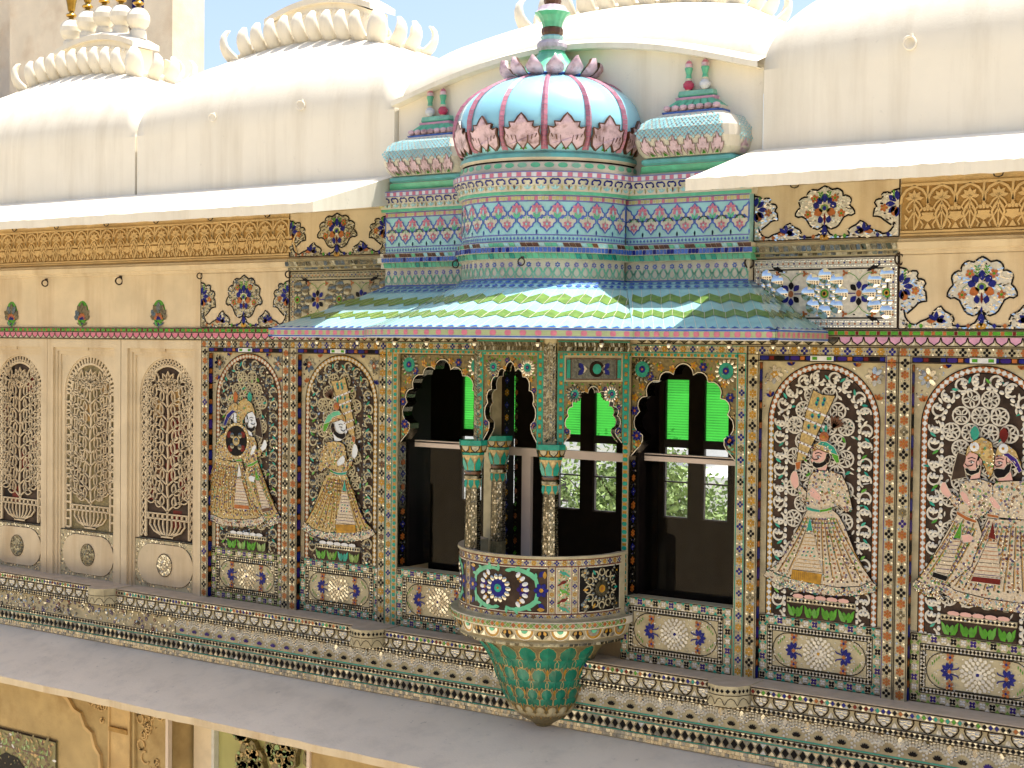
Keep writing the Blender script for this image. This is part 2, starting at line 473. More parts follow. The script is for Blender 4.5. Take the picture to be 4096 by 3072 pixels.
FIG_TWO = dict(faceA=[378,1370,395,1400,443,1385,467,1357,462,1310,455,1257,401,1245,410,1272,380,1289,371,1307,364,1322,375,1344], beardA=[373,1305,388,1310,403,1297,433,1299,453,1333,463,1322,452,1288,410,1269,383,1282], turbanA=[378,1370,383,1412,406,1448,465,1480,518,1453,534,1384,527,1290,504,1254,485,1311,467,1357,443,1385,401,1401], faceB=[537,1378,554,1402,606,1388,624,1354,619,1307,631,1256,551,1248,562,1269,536,1285,530,1305,521,1323,534,1347], beardB=[528,1306,544,1317,584,1314,604,1347,624,1344,616,1301,587,1270,550,1262,533,1279], turbanB=[534,1378,547,1431,593,1451,646,1413,675,1345,665,1298,629,1366,594,1387], featherB=[571,1392,606,1402,652,1371,681,1311,663,1298,635,1346,600,1379], torsoA=[349,1197,375,1240,457,1253,522,1237,532,1127,505,1076,444,1032,384,1051,342,1072], torsoB=[517,1208,545,1244,693,1259,757,1223,787,1144,777,1072,692,1051,560,1053,502,1078], skirtA=[342,1066,450,1027,474,958,419,777,266,643,242,622,118,676,166,741,261,917], skirtB=[503,1047,612,1045,777,1069,841,942,922,778,956,713,869,641,701,606,504,614,338,638,277,668,348,758,440,897], hemA=[118,676,242,622,279,578,169,597,104,626,96,659], hemB=[277,668,338,638,504,614,701,606,869,641,956,713,973,664,870,592,702,555,505,559,327,583,251,629], beltA=[336,1074,390,1048,445,1029,438,1014,385,1027,336,1054], beltB=[500,1072,561,1065,561,1049,501,1054], triA=[364,1023,318,925,361,923], triB=[532,1035,505,943,550,933], sashB=[505,920,555,924,578,733,427,730], sashA=[321,916,359,919,294,717,213,731], blockA=[213,731,296,714,283,684,204,702], blockB=[429,728,579,727,576,693,418,698], dark=[330,1391,378,1376,368,1316,380,1258,297,1235,308,1301], handA=[241,1190,253,1222,269,1225,286,1193,307,1159,287,1139,254,1161], armA=[280,1151,310,1168,350,1138,348,1078,305,1111], handA2=[350,1171,364,1184,388,1170,413,1118,401,1103,371,1130], handB=[508,1149,523,1167,543,1149,572,1112,565,1094,530,1109], handC=[362,943,404,952,430,937,416,912,375,905], slab=[254,483,664,486,665,457,255,456], tul=[259,453,658,452,659,390,261,376], med=[425,1425,580,1423], eye=[411,1340,561,1344], ear=[447,1338,606,1364])

# ================================================================== the setting
S = Sheet(); box3(S, -60, -40, -4.8, 60, 14, -4.4, "courtyard_stone")
tag(S.build("courtyard_floor"), kind="structure")
S = Sheet(); box3(S, -400, 14.2, -9.5, 300, 700, -9.0, "earth")
tag(S.build("ground"), kind="structure")

# main planes: X along the wall, z = 0 at the sill, wall face y = 0
BAY = .918
BX = [-5.995, -5.077, -4.157, -3.241, -2.323, -1.405]      # left bays; the oriel; then 1.34, 2.255, 3.17
RX = [1.34, 2.257, 3.175]

wall = empty("palace_wall", (0, 0, -.46), "cream plastered palace wall carrying carved friezes and mosaic bays", "wall")
S = Sheet()
# masonry: pieces butted round the openings (windows x -1.29..-.56, .56..1.27 and the door -.5...5)
def slabw(x0, z0, x1, z1, y0=.10, y1=.35, m_="ivory_plaster"):
    box3(S, x0, y0, z0, x1, y1, z1, m_)
slabw(-7.2, -.9, -1.30, 1.96)
slabw(-1.30, -.9, 1.29, .395, y1=.135)
slabw(-.545, .395, -.50, 1.95, y1=.135, m_="dark_groove"); slabw(.50, .395, .545, 1.95, y1=.135, m_="dark_groove")
slabw(1.29, -.9, 4.6, 1.96)
slabw(-7.2, 1.96, 4.6, 2.95, .0)
slabw(-1.30, 1.90, 1.29, 1.96)
S.build("masonry", wall)

# --- base courses under the sill
S = Sheet()
XL, XR = -7.1, 4.4
box3(S, XL, -.17, -.055, XR, .05, 0., "dusty_sill")
box3(S, XL, -.155, -.118, XR, .05, -.055, "pale_plaster")
box3(S, XL, -.165, -.155, XR, .05, -.118, "pale_plaster")
box3(S, XL, -.115, -.46, XR, .05, -.155, "pale_plaster")
S.build("sill_masonry", wall)
L_ = XR - XL
s = Sheet(y0=-.171)
s.rect(XL, -.053, XR, -.006, "pale_plaster", 1)
p_diamonds(s, hstrip(XL, -.03), L_, .0325, .03, ['rnd', "orange_glass", "black_inlay", "deep_lime", "red_glass", "cobalt", "black_inlay", "cobalt", "teal"], 2)
s.line([(XL, -.008), (XR, -.008)], .006, "dark_groove"); s.line([(XL, -.052), (XR, -.052)], .006, "dark_groove")
s.build("diamond_moulding", wall)
s = Sheet(y0=-.156)
n = int(L_ / .1225)
for i in range(n):
    u = XL + (i + .5) * .1225
    P = [(u + .092 * x, -.083 + .074 * y) for x, y in HEART]
    s.line(P, .007, "dark_groove", 2, True)
    for k in range(7):
        x, y = [(-.25, .2), (.25, .2), (0, .05), (-.22, -.02), (.22, -.02), (0, -.25), (0, .22)][k]
        s.dome(u + .088 * x, -.083 + .07 * y, .015, .012, "bright_mosaic" if k % 2 else "mirror", .006, 3, 7)
    for sg in (-1, 1):
        s.poly([(u + sg * .061, -.116), (u + sg * .046, -.116), (u + sg * .050, -.100), (u + sg * .061, -.084)], "bright_mosaic", 1, .3)
s.build("heart_course", wall)
s = Sheet(y0=-.166)
p_diamonds(s, hstrip(XL, -.1365), L_, .03, .026, ["black_inlay"], 2)
s.line([(XL, -.1205), (XR, -.1205)], .005, "dark_groove"); s.line([(XL, -.1525), (XR, -.1525)], .005, "dark_groove")
s.build("diamond_course", wall)
s = Sheet(y0=-.116)
s.rect(-3.38, -.168, XR, -.158, "teal", 1)
s.rect(-3.38, -.292, XR, -.282, "teal", 1)
n = int((XR + 3.38) / .1365)
for i in range(n):
    u = -3.31 + i * .1365; v = -.252
    m_ = "purple_glass" if (i < 10 or i > 44) else "black_inlay"
    for k in range(5):
        s.petal(u, v - .014, PI / 2 + (k - 2) * .5, .004, .032, .014, m_, 4, .1)
    for ring, (r, nn, ww) in enumerate(((.046, 7, .017), (.066, 9, .018), (.085, 11, .0185))):
        for k in range(nn):
            a = PI / 2 + (k - (nn - 1) / 2) * (2.5 / nn) * 1.06
            s.dome(u + r * math.cos(a), v + .006 + r * math.sin(a) * .92, ww * .66, ww * .54, random.choice(["mirror", "bright_mosaic", "bright_mosaic", "bright_mosaic"]), .006, 2, 6, a)
    w = u + .068
    for k in range(5):
        s.dome(w + (k % 2 - .5) * .018, -.272 + k * .012, .009, .009, "bright_mosaic", .005, 2, 6)
    s.petal(w, -.215, PI / 2, 0, .05, .03, "mirror", 2, .3)
    s.line([(u + .098 * math.cos(a), v + .098 * math.sin(a) * .92) for a in [.25 + .33 * j for j in range(9)]], .003, "amber", 2)
s.line([(-3.385, -.16), (-3.385, -.29)], .006, "dark_groove", 2)
# stretch left of the fans: small scattered flowers and mirror flakes
for i in range(560):
    u = random.uniform(XL, -3.39); v = random.uniform(-.285, -.16)
    if i < 130: s.flower(u, v, random.uniform(.010, .019), 5, random.choice(["purple_glass", "black_inlay", "purple_glass", "red_glass"]), 3, "grout")
    else: s.oval(u, v, random.uniform(.006, .014), random.uniform(.005, .01), "mirror", 2, 6, random.uniform(0, 3), .4)
s.build("fan_course", wall)
s = Sheet(y0=-.116)
p_diamonds(s, hstrip(XL, -.312), L_, .034, .026, ["black_inlay", "dark_groove"], 2)
s.line([(XL, -.297), (XR, -.297)], .004, "dark_groove"); s.rect(XL, -.338, XR, -.331, "teal", 1)
p_diamonds(s, hstrip(XL, -.37), L_, .054, .06, ["black_inlay"], 2)
s.rect(XL, -.411, XR, -.404, "teal", 1)
s.line([(XL, -.402), (XR, -.402)], .004, "dark_groove")
for row in range(2):
    u = XL + row * .013
    while u < XR:
        w = random.uniform(.022, .03)
        s.rect(u, -.456 + row * .022, u + w - .002, -.436 + row * .022, "mirror", 1, tilt=.12); u += w
s.build("lozenge_course", wall)

# corner blocks standing on the sill under the bay joints
for bx in (-4.13, -1.395, 1.345):
    s = Sheet()
    P = [(-.13, 0), (-.13, -.19), (-.095, -.265), (-.03, -.30), (.03, -.30), (.095, -.265), (.13, -.19), (.13, 0)]
    top = [(bx + x, y, .004) for x, y in P]; bot = [(bx + x, y, -.115) for x, y in P]
    s.face(top, "dusty_sill"); s.face(bot[::-1], "pale_plaster")
    for i in range(7):
        s.face([bot[i], bot[i + 1], top[i + 1], top[i]], "pale_plaster")
        (x0, y0), (x1, y1) = P[i], P[i + 1]; L = math.hypot(x1 - x0, y1 - y0); nx, ny = (y1 - y0) / L, -(x1 - x0) / L
        f = lambda u, v, h, x0=x0, y0=y0, x1=x1, y1=y1, L=L, nx=nx, ny=ny: (bx + x0 + (x1 - x0) * u / L - nx * -h * 1, y0 + (y1 - y0) * u / L + ny * h, v)
        t = Sheet(f)
        if bx > -4: p_diamonds(t, hstrip(0, -.025), L, .03, .028, ["black_inlay"], 2, None)
        t.line([(0, -.05), (L, -.05)], .004, "dark_groove", 2)
        t.line([(0, -.105), (L * .25, -.075), (L * .5, -.065), (L * .75, -.075), (L, -.105)], .004, "dark_groove", 2)
        for F_, M_ in zip(t.F, t.M): s.face([t.V[i_] for i_ in F_], t.names[M_])
    s.build("sill_block", wall)

# --- band above the bays: green and orange tesserae, pink hearts
s = Sheet(y0=-.012)
def band(x0, x1):
    s.box(x0, 1.957, x1, 2.052, "pale_plaster", -.012, 0)
    n = round((x1 - x0) / .062); p = (x1 - x0) / n
    for i in range(n):
        a = x0 + i * p
        s.rect(a, 2.023, a + p * .62, 2.043, "deep_lime", 2); s.rect(a + p * .68, 2.023, a + p * .95, 2.043, random.choice(["orange_glass", "orange_glass", "red_glass"]), 2)
    for v in (2.048, 2.018, 1.9625): s.line([(x0, v), (x1, v)], .005, "dark_groove", 2)
    n = round((x1 - x0) / .0735); p = (x1 - x0) / n
    for i in range(n):
        u = x0 + (i + .5) * p
        top = 2.011
        g = "dark_mirror" if (-1.55 < u < 1.9) else "lilac" if u > 0 else "pink_tile"
        P = [(u - .032, top), (u - .026, 1.988), (u, 1.970), (u + .026, 1.988), (u + .032, top)]
        s.poly(P, g, 2)
        s.line([(u - .036, top), (u - .029, 1.986), (u, 1.967), (u + .029, 1.986), (u + .036, top)], .006, "black_inlay", 3)
        s.poly([(u + .037, 1.968), (u + .018, 1.968), (u + .037, 1.99)], "grout", 2)
band(XL, -.60); band(.60, XR)
s.build("heart_band", wall)

# --- moulding between the two friezes, and the plain strips
s = Sheet()
def mould(x0, x1, mirrored):
    m_ = "pale_plaster" if mirrored else "ivory_plaster"
    prof = [(0, 2.465), (-.02, 2.47), (-.022, 2.488), (-.045, 2.494), (-.05, 2.53), (-.03, 2.536), (-.028, 2.55), (0, 2.556)]
    for (ya, za), (yb, zb) in zip(prof, prof[1:]):
        s.face([(x0, ya, za), (x1, ya, za), (x1, yb, zb), (x0, yb, zb)], m_)
    s.face([(x1, y, z) for y, z in prof], m_); s.face([(x0, y, z) for y, z in prof[::-1]], m_)
    if mirrored:
        u = x0
        while u < x1 - .02:
            w = random.uniform(.024, .034)
            f = lambda a, b, h: (a, -.046 - (b - 2.494) * .13 - h, b)
            P = [(u + .008, 2.496), (u + w + .006, 2.496), (u + w - .004, 2.528), (u, 2.528)]
            t = Sheet(f); t.poly(P, "dark_mirror", 2, .35)
            s.face(t.V, "dark_mirror")
            t = Sheet(y0=-.0215); t.rect(u, 2.472, u + w - .003, 2.487, "dark_mirror", 1, tilt=.35); s.face(t.V, "dark_mirror")
            u += w
mould(XL, -2.323, False); mould(-2.321, -1.372, True); s.build("cornice_moulding", wall)
s = Sheet(); mould(1.372, 2.255, True); mould(2.257, XR, False); s.build("cornice_moulding", wall)

# --- cusped flower panels of mosaic
HM = [(0, 610), (30, 592), (65, 565), (110, 575), (135, 562), (155, 540), (162, 515), (160, 490), (185, 493), (212, 480), (232, 455), (235, 430), (222, 375), (248, 345), (265, 310), (268, 280), (240, 262), (210, 268), (172, 245), (145, 190), (128, 155), (105, 132), (65, 115), (30, 130), (8, 165)]
LW = [(8, 165), (25, 100), (50, 55), (100, 28), (155, 24), (222, 35), (222, 60), (210, 85), (224, 115), (250, 135), (280, 152), (300, 175), (314, 197), (345, 180), (368, 158), (378, 140), (392, 108), (430, 85), (475, 68), (515, 38), (555, 48), (580, 75), (600, 110), (610, 170)]
SD = [(585, 135), (525, 190), (495, 225), (465, 237), (428, 240), (432, 280), (437, 320), (458, 345), (450, 370), (438, 390), (450, 420), (475, 432), (498, 430), (510, 455), (500, 480), (512, 500), (545, 503), (575, 490), (590, 508), (600, 520), (653, 535)]
def flower_panel(x0, z0, w, hgt, name, rich=False, mir="mirror"):
    s = Sheet(y0=-.006)
    s.box(x0 + .003, z0, x0 + w - .003, z0 + hgt, "ivory_plaster", -.006, 0)
    kx = w / 2 / 655.; kz = hgt / 640.; cx = x0 + w / 2
    q = lambda x, y: (cx + x * kx, z0 + y * kz)
    full = [q(x, y) for x, y in HM] + [q(-x, y) for x, y in HM[::-1]][:-1]
    base = "bright_mosaic" if rich else "pale_plaster"
    s.poly(full, base, 1)
    lower = [q(x, y) for x, y in LW] + [q(x, y) for x, y in SD] + [q(652, 2)] + [q(-652, 2)] + [q(-x, y) for x, y in SD[::-1]] + [q(-x, y) for x, y in LW[::-1]]
    s.poly(lower, base, 1)
    for sg in (-1, 1):
        s.line([q(sg * x, y) for x, y in HM], .010, "black_inlay", 3)
        s.line([q(sg * x, y) for x, y in LW], .010, "black_inlay", 3)
        s.line([q(sg * x, y) for x, y in SD], .010, "black_inlay", 3)
    for x in (-653, 653): s.line([q(x, 2), q(x, 640)], .007, "dark_groove", 3)
    s.line([q(-653, 4), q(653, 4)], .006, "dark_groove", 3)
    fullpx = HM + [(-x, y) for x, y in HM[::-1]]
    lowpx = LW + SD + [(652, 2), (-652, 2)] + [(-x, y) for x, y in (LW + SD)[::-1]]
    for i in range(1700):
        x = random.uniform(-640, 640); y = random.uniform(8, 600)
        if inside(fullpx, x, y) or inside(lowpx, x, y):
            u, v = q(x, y)
            s.oval(u, v, random.uniform(.006, .013), random.uniform(.003, .006), random.choice([mir, mir, mir, "bright_mosaic"]), 2, 6, random.uniform(-.6, .6), .16)
    def lotus(x, y, k, cc="cobalt"):
        u, v = q(x, y)
        for a, r in ((90, 125), (52, 110), (128, 110), (18, 112), (162, 112)):
            s.petal(u, v, math.radians(a), .035 * k, r * kx * k * 1.05, .042 * k, cc, 4)
        s.oval(u, v, .038 * k, .03 * k, "grout", 5, 9); s.oval(u, v + .004 * k, .026 * k, .02 * k, "lime_tile", 6, 8); s.oval(u, v, .014 * k, .014 * k, "cobalt", 7, 7)
        for sg in (-1, 1):
            s.petal(u + sg * .012 * k, v - .008 * k, math.radians(-90 + sg * 62), 0, .062 * k, .05 * k, "orange_glass", 5)
            s.petal(u + sg * .03 * k, v - .045 * k, math.radians(-90 - sg * 10), 0, .045 * k, .034 * k, cc, 5)
        s.petal(u, v - .03 * k, -PI / 2, 0, .06 * k, .014 * k, "red_glass", 5)
    lotus(0, 355, w / .92)
    for sg in (-1, 1):
        for (x, y) in ((150, 290), (92, 468)):
            u, v = q(sg * x, y); s.rosette(u, v, .026 * w / .92, 5, "orange_glass", 4, "deep_lime", random.random())
        u, v = q(sg * 40, 400)
        s.line([q(sg * 60, 345), q(sg * 110, 378), q(sg * 145, 350), q(sg * 150, 310)], .003, "deep_lime", 3)
        s.line([q(sg * 25, 430), q(sg * 45, 480), q(sg * 20, 540)], .003, "deep_lime", 3)
        for t in range(4):
            u, v = q(sg * (30 + 8 * (t % 2)), 440 + 26 * t); s.petal(u, v, PI / 2 - sg * .9, 0, .022, .008, "deep_lime", 4); s.petal(u, v, PI / 2 + sg * .7, 0, .02, .008, "deep_lime", 4)
        u, v = q(sg * 350, 70)
        for a, c_ in ((90, "cobalt"), (40, "cobalt"), (145, "cobalt"), (0, "orange_glass"), (180, "cobalt")): s.petal(u, v, math.radians(a if sg > 0 else 180 - a), .004, .055, .024, c_, 4)
        s.oval(u - sg * .02, v + .005, .02, .017, "orange_glass", 4, 8)
        u, v = q(sg * 600, 370)
        for a in (180, 140, 220, 100, 260):
            b = math.radians(a if sg > 0 else 180 - a); s.petal(u + sg * .03, v, b, .02, .075, .03, "cobalt", 4)
        u2, v2 = q(sg * 520, 330); s.rosette(u2, v2, .024, 5, "orange_glass", 4, "amber")
        u2, v2 = q(sg * 610, 290); s.oval(u2, v2, .022, .028, "orange_glass", 4, 8)
        for t in range(4):
            u2, v2 = q(sg * 615, 420 + 24 * t); s.petal(u2, v2, PI / 2 + sg * .8, 0, .022, .009, "deep_lime", 4)
        for x in (100, 180, 470, 560): u2, v2 = q(sg * x, 22); s.petal(u2, v2, PI / 2, -.008, .018, .022, random.choice(["cobalt", "deep_lime", "orange_glass"]), 4)
    u, v = q(0, 60); s.petal(u, v, PI / 2, -.02, .05, .035, "cobalt", 4); s.oval(u, v - .02, .03, .018, "amber", 4, 8); s.petal(u, v + .05, PI / 2, 0, .035, .012, "cobalt", 4)
    return s.build(name, wall)
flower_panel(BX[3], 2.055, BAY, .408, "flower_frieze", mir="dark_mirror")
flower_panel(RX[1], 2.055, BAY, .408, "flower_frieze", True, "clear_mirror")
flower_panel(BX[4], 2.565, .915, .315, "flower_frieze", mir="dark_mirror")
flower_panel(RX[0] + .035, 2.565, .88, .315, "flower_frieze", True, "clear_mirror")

# --- panels of bulging mirror flowers over the second and third bay
def mirror_panel(x0, x1, mm):
    s = Sheet(y0=-.006)
    z0, z1 = 2.055, 2.463
    s.box(x0, z0, x1, z1, "pale_plaster" if mm == "dark_mirror" else "bright_mosaic", -.006, 0)
    a0, b0, a1, b1 = x0 + .075, z0 + .062, x1 - .062, z1 - .068
    s.frame(a0, b0, a1, b1, .008, "black_inlay", 2)
    s.frame(x0 + .004, z0 + .004, x1 - .004, z1 - .004, .006, "dark_groove", 2)
    u = x0 + .02
    while u < x1 - .015:
        for vb in (z0 + .03, z1 - .034):
            s.oval(u, vb, .006, .006, random.choice(["orange_glass", "cobalt", "orange_glass"]), 3, 6)
            for dx, dy in ((.011, .014), (-.011, .014), (.011, -.014), (-.011, -.014)):
                s.dome(u + dx, vb + dy, .009, .006, mm, .004, 2, 6)
        u += .034
    v = z0 + .08
    while v < z1 - .07:
        for ub in (x0 + .034, x1 - .03):
            s.oval(ub, v, .006, .006, random.choice(["orange_glass", "cobalt"]), 3, 6)
            for dx, dy in ((.014, .011), (-.014, .011), (.014, -.011), (-.014, -.011)): s.dome(ub + dx, v + dy, .007, .008, mm, .004, 2, 6)
        v += .036
    cx, cz = (a0 + a1) / 2, (b0 + b1) / 2
    def big(u, v, half=0):
        for k in range(8):
            a = PI / 8 * 0 + 2 * PI * k / 8 + PI / 2
            x, y = u + .102 * math.cos(a), v + .102 * math.sin(a)
            if half and (x - u) * half < -.01: continue
            s.dome(x, y, .042, .040, mm, .009, 2, 14, a)
            s.dome(u + .05 * math.cos(a + .39), v + .05 * math.sin(a + .39), .019, .018, mm, .007, 3, 10, a)
        s.oval(u, v, .026, .026, "deep_lime", 3, 12); s.oval(u, v, .016, .016, "orange_glass" if mm == "dark_mirror" else "amber", 4, 9); s.oval(u, v, .008, .01, "black_inlay", 5, 8)
    big(cx, cz); big(a0 + .005, cz, 1); big(a1 - .005, cz, -1)
    for sg in (-1, 1):
        u = cx + sg * .205
        for k in range(8):
            a = 2 * PI * k / 8 + (0 if sg > 0 else PI)
            if k == 4: continue
            s.petal(u, cz, a, .024, .07, .034, "cobalt" if k % 3 else "black_inlay", 3)
        s.oval(u, cz, .016, .02, "orange_glass", 4, 8)
        s.line([(u - sg * .02, cz), (u - sg * .075, cz)], .006, "purple_glass", 3); s.oval(u - sg * .08, cz, .007, .007, "deep_lime", 4, 6)
        for vy in (-1, 1):
            for uy in (-1, 1):
                e = (u + uy * .085, cz + vy * .115)
                s.line([(u, cz + vy * .07), (u + uy * .02, cz + vy * .095), (u + uy * .055, cz + vy * .115), e], .0035, "deep_lime", 3)
                for k in range(3): s.oval(e[0] + .01 * math.cos(k * 2.1), e[1] + .01 * math.sin(k * 2.1), .010, .007, "orange_glass", 4, 7, k * 2.1)
        e = a0 if sg < 0 else a1
        s.line([(e - sg * (.085 + .03 * (1 - (t / 5) ** 2)), cz + t * .026) for t in range(-5, 6)], .010, "black_inlay", 2)
        for vy in (-1, 1): s.petal(e - sg * .12, cz + vy * .125, math.atan2(vy * .5, sg), 0, .09, .026, "black_inlay", 3)
    for i in range(260):
        u = random.uniform(a0 + .01, a1 - .01); v = random.uniform(b0 + .01, b1 - .01)
        if abs(v - cz) < .11 and abs(u - cx) < .26: continue
        s.oval(u, v, .008, .004, mm, 1, 6, random.uniform(-.5, .5), .3)
    s.build("mirror_frieze", wall)
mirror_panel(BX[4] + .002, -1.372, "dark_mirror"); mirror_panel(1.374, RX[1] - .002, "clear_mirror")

# --- small leaf medallions over the screen windows
for cx in (-5.547, -4.628, -3.716, -6.46):
    s = Sheet(y0=0.)
    cz = 2.165
    s.poly([(cx + .083 * math.cos(a) * (1 if math.sin(a) < 0 else .92), cz + (.105 if math.sin(a) > 0 else .075) * math.sin(a)) for a in [2 * PI * i / 20 for i in range(20)]], "deep_lime", 1)
    for k in range(7): s.petal(cx, cz - .04, math.radians(90 + (k - 3) * 27), .04, .132 - .012 * abs(k - 3), .050, "dark_mirror", 3, .12)
    for k in range(7): s.petal(cx, cz - .05, math.radians(90 + (k - 3) * 26), .02, .058, .022, "orange_glass", 5, .1)
    for k in range(5): s.petal(cx, cz - .055, math.radians(90 + (k - 2) * 32), .008, .038, .017, "cobalt", 6)
    for sg in (-1, 1):
        s.petal(cx, cz - .10, PI / 2 - sg * 1.2, 0, .07, .022, "dark_mirror", 3, .2); s.petal(cx, cz - .105, PI / 2 - sg * .75, 0, .07, .02, "deep_lime", 4, .2)
    s.petal(cx, cz - .112, PI / 2, 0, .04, .016, "cobalt", 4)
    s.build("leaf_medallion", wall)

# --- carved arabesque friezes
def carved(x0, x1, name):
    s = Sheet(y0=0.)
    s.rect(x0, 2.557, x1, 2.893, "carved_stone", .5)
    s.rect(x0, 2.588, x1, 2.842, "carved_ground", 1)
    for v, w in ((2.588, .012), (2.845, .014), (2.572, .01)): s.line([(x0, v), (x1, v)], w, "carved_stone", 2, h0=0, h1=.014)
    n = round((x1 - x0) / .158); p = (x1 - x0) / n
    for i in range(n):
        c = x0 + (i + .5) * p; e = c + p / 2
        A = [(c - p / 2, 2.74), (c - p * .46, 2.78), (c - p * .3, 2.815), (c, 2.838), (c + p * .3, 2.815), (c + p * .46, 2.78), (c + p / 2, 2.74)]
        s.line(A, .013, "carved_stone", 1, h0=0, h1=.014)
        s.line([(e, 2.842), (e - .004, 2.77), (e, 2.70)], .012, "carved_stone", 1, h0=0, h1=.012)
        B = [(e - p * .5, 2.60), (e - p * .42, 2.615), (e - p * .33, 2.65), (e - p * .28, 2.68), (e - p * .36, 2.71), (e - p * .5, 2.74)]
        s.line(B, .012, "carved_stone", 1, h0=0, h1=.014)
        s.line([(2 * e - x, y) for x, y in B], .012, "carved_stone", 1, h0=0, h1=.014)
        for k in range(5):
            a = math.radians(90 + (k - 2) * 40); P = []
            for t, ww in ((.15, .4), (.6, 1), (1, 0), (.6, -1), (.15, -.4)):
                r = .052 * t; P.append((c + r * math.cos(a) - ww * .011 * math.sin(a), 2.765 + r * math.sin(a) + ww * .011 * math.cos(a)))
            s.solid(P, "carved_stone", 0, .013)
        for sg in (-1, 1):
            s.line([(c, 2.765), (c + sg * .03, 2.74), (c + sg * .045, 2.715), (c + sg * .03, 2.695), (c + sg * .012, 2.71)], .009, "carved_stone", 1, h0=0, h1=.012)
            s.line([(c, 2.70), (c + sg * .025, 2.66), (c + sg * .05, 2.625), (c + sg * .04, 2.605)], .009, "carved_stone", 1, h0=0, h1=.012)
            s.solid([(c + sg * .03, 2.66), (c + sg * .055, 2.685), (c + sg * .05, 2.65)], "carved_stone", 0, .012)
        s.line([(c, 2.77), (c, 2.60)], .008, "carved_stone", 1, h0=0, h1=.011)
        s.solid([(e - .034, 2.69), (e - .026, 2.655), (e, 2.638), (e + .026, 2.655), (e + .034, 2.69)], "carved_stone", 0, .014)
        for k in (-1, 0, 1): s.solid(circle_pts(e + k * .018, 2.71 + (.012 if k == 0 else 0), .011, 7), "carved_stone", 0, .013)
        s.solid([(e - .02, 2.602), (e, 2.635), (e + .02, 2.602)], "carved_stone", 0, .012)
    s.build(name, wall)
carved(XL, -2.326, "carved_frieze"); carved(RX[1] + .004, XR, "carved_frieze")

# ================================================================== dado with flower medallion
def dado(s, u0, v0, u1, v1, tri, mir="mirror"):
    s.rect(u0, v0, u1, v1, "pale_plaster", 1)
    s.frame(u0 + .003, v0 + .003, u1 - .003, v1 - .003, .006, "dark_groove", 2)
    b = .052; d = .026
    def cell(c, r, i):
        if i % 2 == 0:
            for k in range(4):
                a = PI / 4 + k * PI / 2; s.oval(c + .011 * math.cos(a), r + .011 * math.sin(a), .011, .008, "purple_glass" if (i // 2) % 2 else "black_inlay", 3, 6, a)
            s.oval(c, r, .004, .004, "grout", 4, 5)
        else:
            for k in range(4):
                a = PI / 4 + k * PI / 2; s.dome(c + .010 * math.cos(a), r + .010 * math.sin(a), .010, .008, mir, .004, 3, 6, a)
    n = max(3, round((u1 - u0 - b) / .056)); p = (u1 - u0 - b) / n
    for i in range(n + 1):
        for r in (v0 + d, v1 - d):
            cell(u0 + d + i * p, r, i)
            if i < n:
                e = u0 + d + (i + .5) * p
                for sg in (-1, 1): s.poly([(e - .014, r + sg * .024), (e + .014, r + sg * .024), (e, r + sg * .005)], tri if sg > 0 else random.choice([tri, tri, mir]), 3)
    n = max(2, round((v1 - v0 - b) / .056)); p = (v1 - v0 - b) / n
    for i in range(1, n):
        for c in (u0 + d, u1 - d):
            cell(c, v0 + d + i * p, i)
    for i in range(n):
        for c in (u0 + d, u1 - d):
            e = v0 + d + (i + .5) * p
            for sg in (-1, 1): s.poly([(c + sg * .024, e - .014), (c + sg * .024, e + .014), (c + sg * .005, e)], tri, 3)
    a0, b0, a1, b1 = u0 + .058, v0 + .055, u1 - .058, v1 - .055
    s.frame(a0, b0, a1, b1, .005, "black_inlay", 3); s.frame(a0 + .03, b0 + .03, a1 - .03, b1 - .03, .005, "black_inlay", 3)
    for v in (b0 + .015, b1 - .015): p_diamonds(s, hstrip(a0, v), a1 - a0, .021, .024, ["black_inlay"], 3, mir)
    for u in (a0 + .015, a1 - .015): p_diamonds(s, vstrip(u, b0 + .03), b1 - b0 - .06, .021, .024, ["black_inlay"], 3, mir)
    x0, y0, x1, y1 = a0 + .036, b0 + .036, a1 - .036, b1 - .036
    r = (y1 - y0) / 2; cy = (y0 + y1) / 2; cx = (x0 + x1) / 2
    P = circle_pts(x1 - r, cy, r, 10, -PI / 2, PI / 2) + circle_pts(x0 + r, cy, r, 10, PI / 2, 3 * PI / 2)
    s.line(P, .005, "black_inlay", 4, True)
    for ring, (rr, nn) in enumerate(((.03, 8), (.052, 12), (.075, 16), (.096, 20))):
        if rr > r: continue
        for k in range(nn):
            a = 2 * PI * (k + .5 * ring) / nn
            s.petal(cx, cy, a, rr - .022, rr + .003, .021, mir, 4, .22)
    s.oval(cx, cy, .011, .011, random.choice(["amber", "cobalt", "orange_glass"]), 5, 8)
    for sg in (-1, 1):
        u = cx + sg * (r + .055)
        for k in range(7):
            a = (0 if sg > 0 else PI) + (k - 3) * .62
            s.petal(u, cy, a, .012, .052, .022, "cobalt", 5)
        s.oval(u, cy, .011, .011, "orange_glass", 6, 7)
        for vy in (-1, 1):
            s.line([(u - sg * .005, cy + vy * .01), (u - sg * .045, cy + vy * .02), (u - sg * .05, cy + vy * .03)], .007, "cobalt", 5)
            s.rosette(u - sg * .002, cy + vy * .078, .026, 4, "orange_glass", 5, "cobalt", .7)
            s.oval(u - sg * .002, cy + vy * .052, .007, .009, "orange_glass", 5, 6)
            for t in range(4): s.petal(u + sg * (.06 + .012 * t), cy + vy * (.06 - .012 * t), vy * PI / 2, 0, .02, .007, "deep_lime", 4)
    for i in range(140):
        u, v = random.uniform(x0 - .03, x1 + .03), random.uniform(y0, y1)
        if math.hypot(u - cx, v - cy) < .1: continue
        s.oval(u, v, .007, .004, mir, 2, 6, random.uniform(-1, 1), .4)

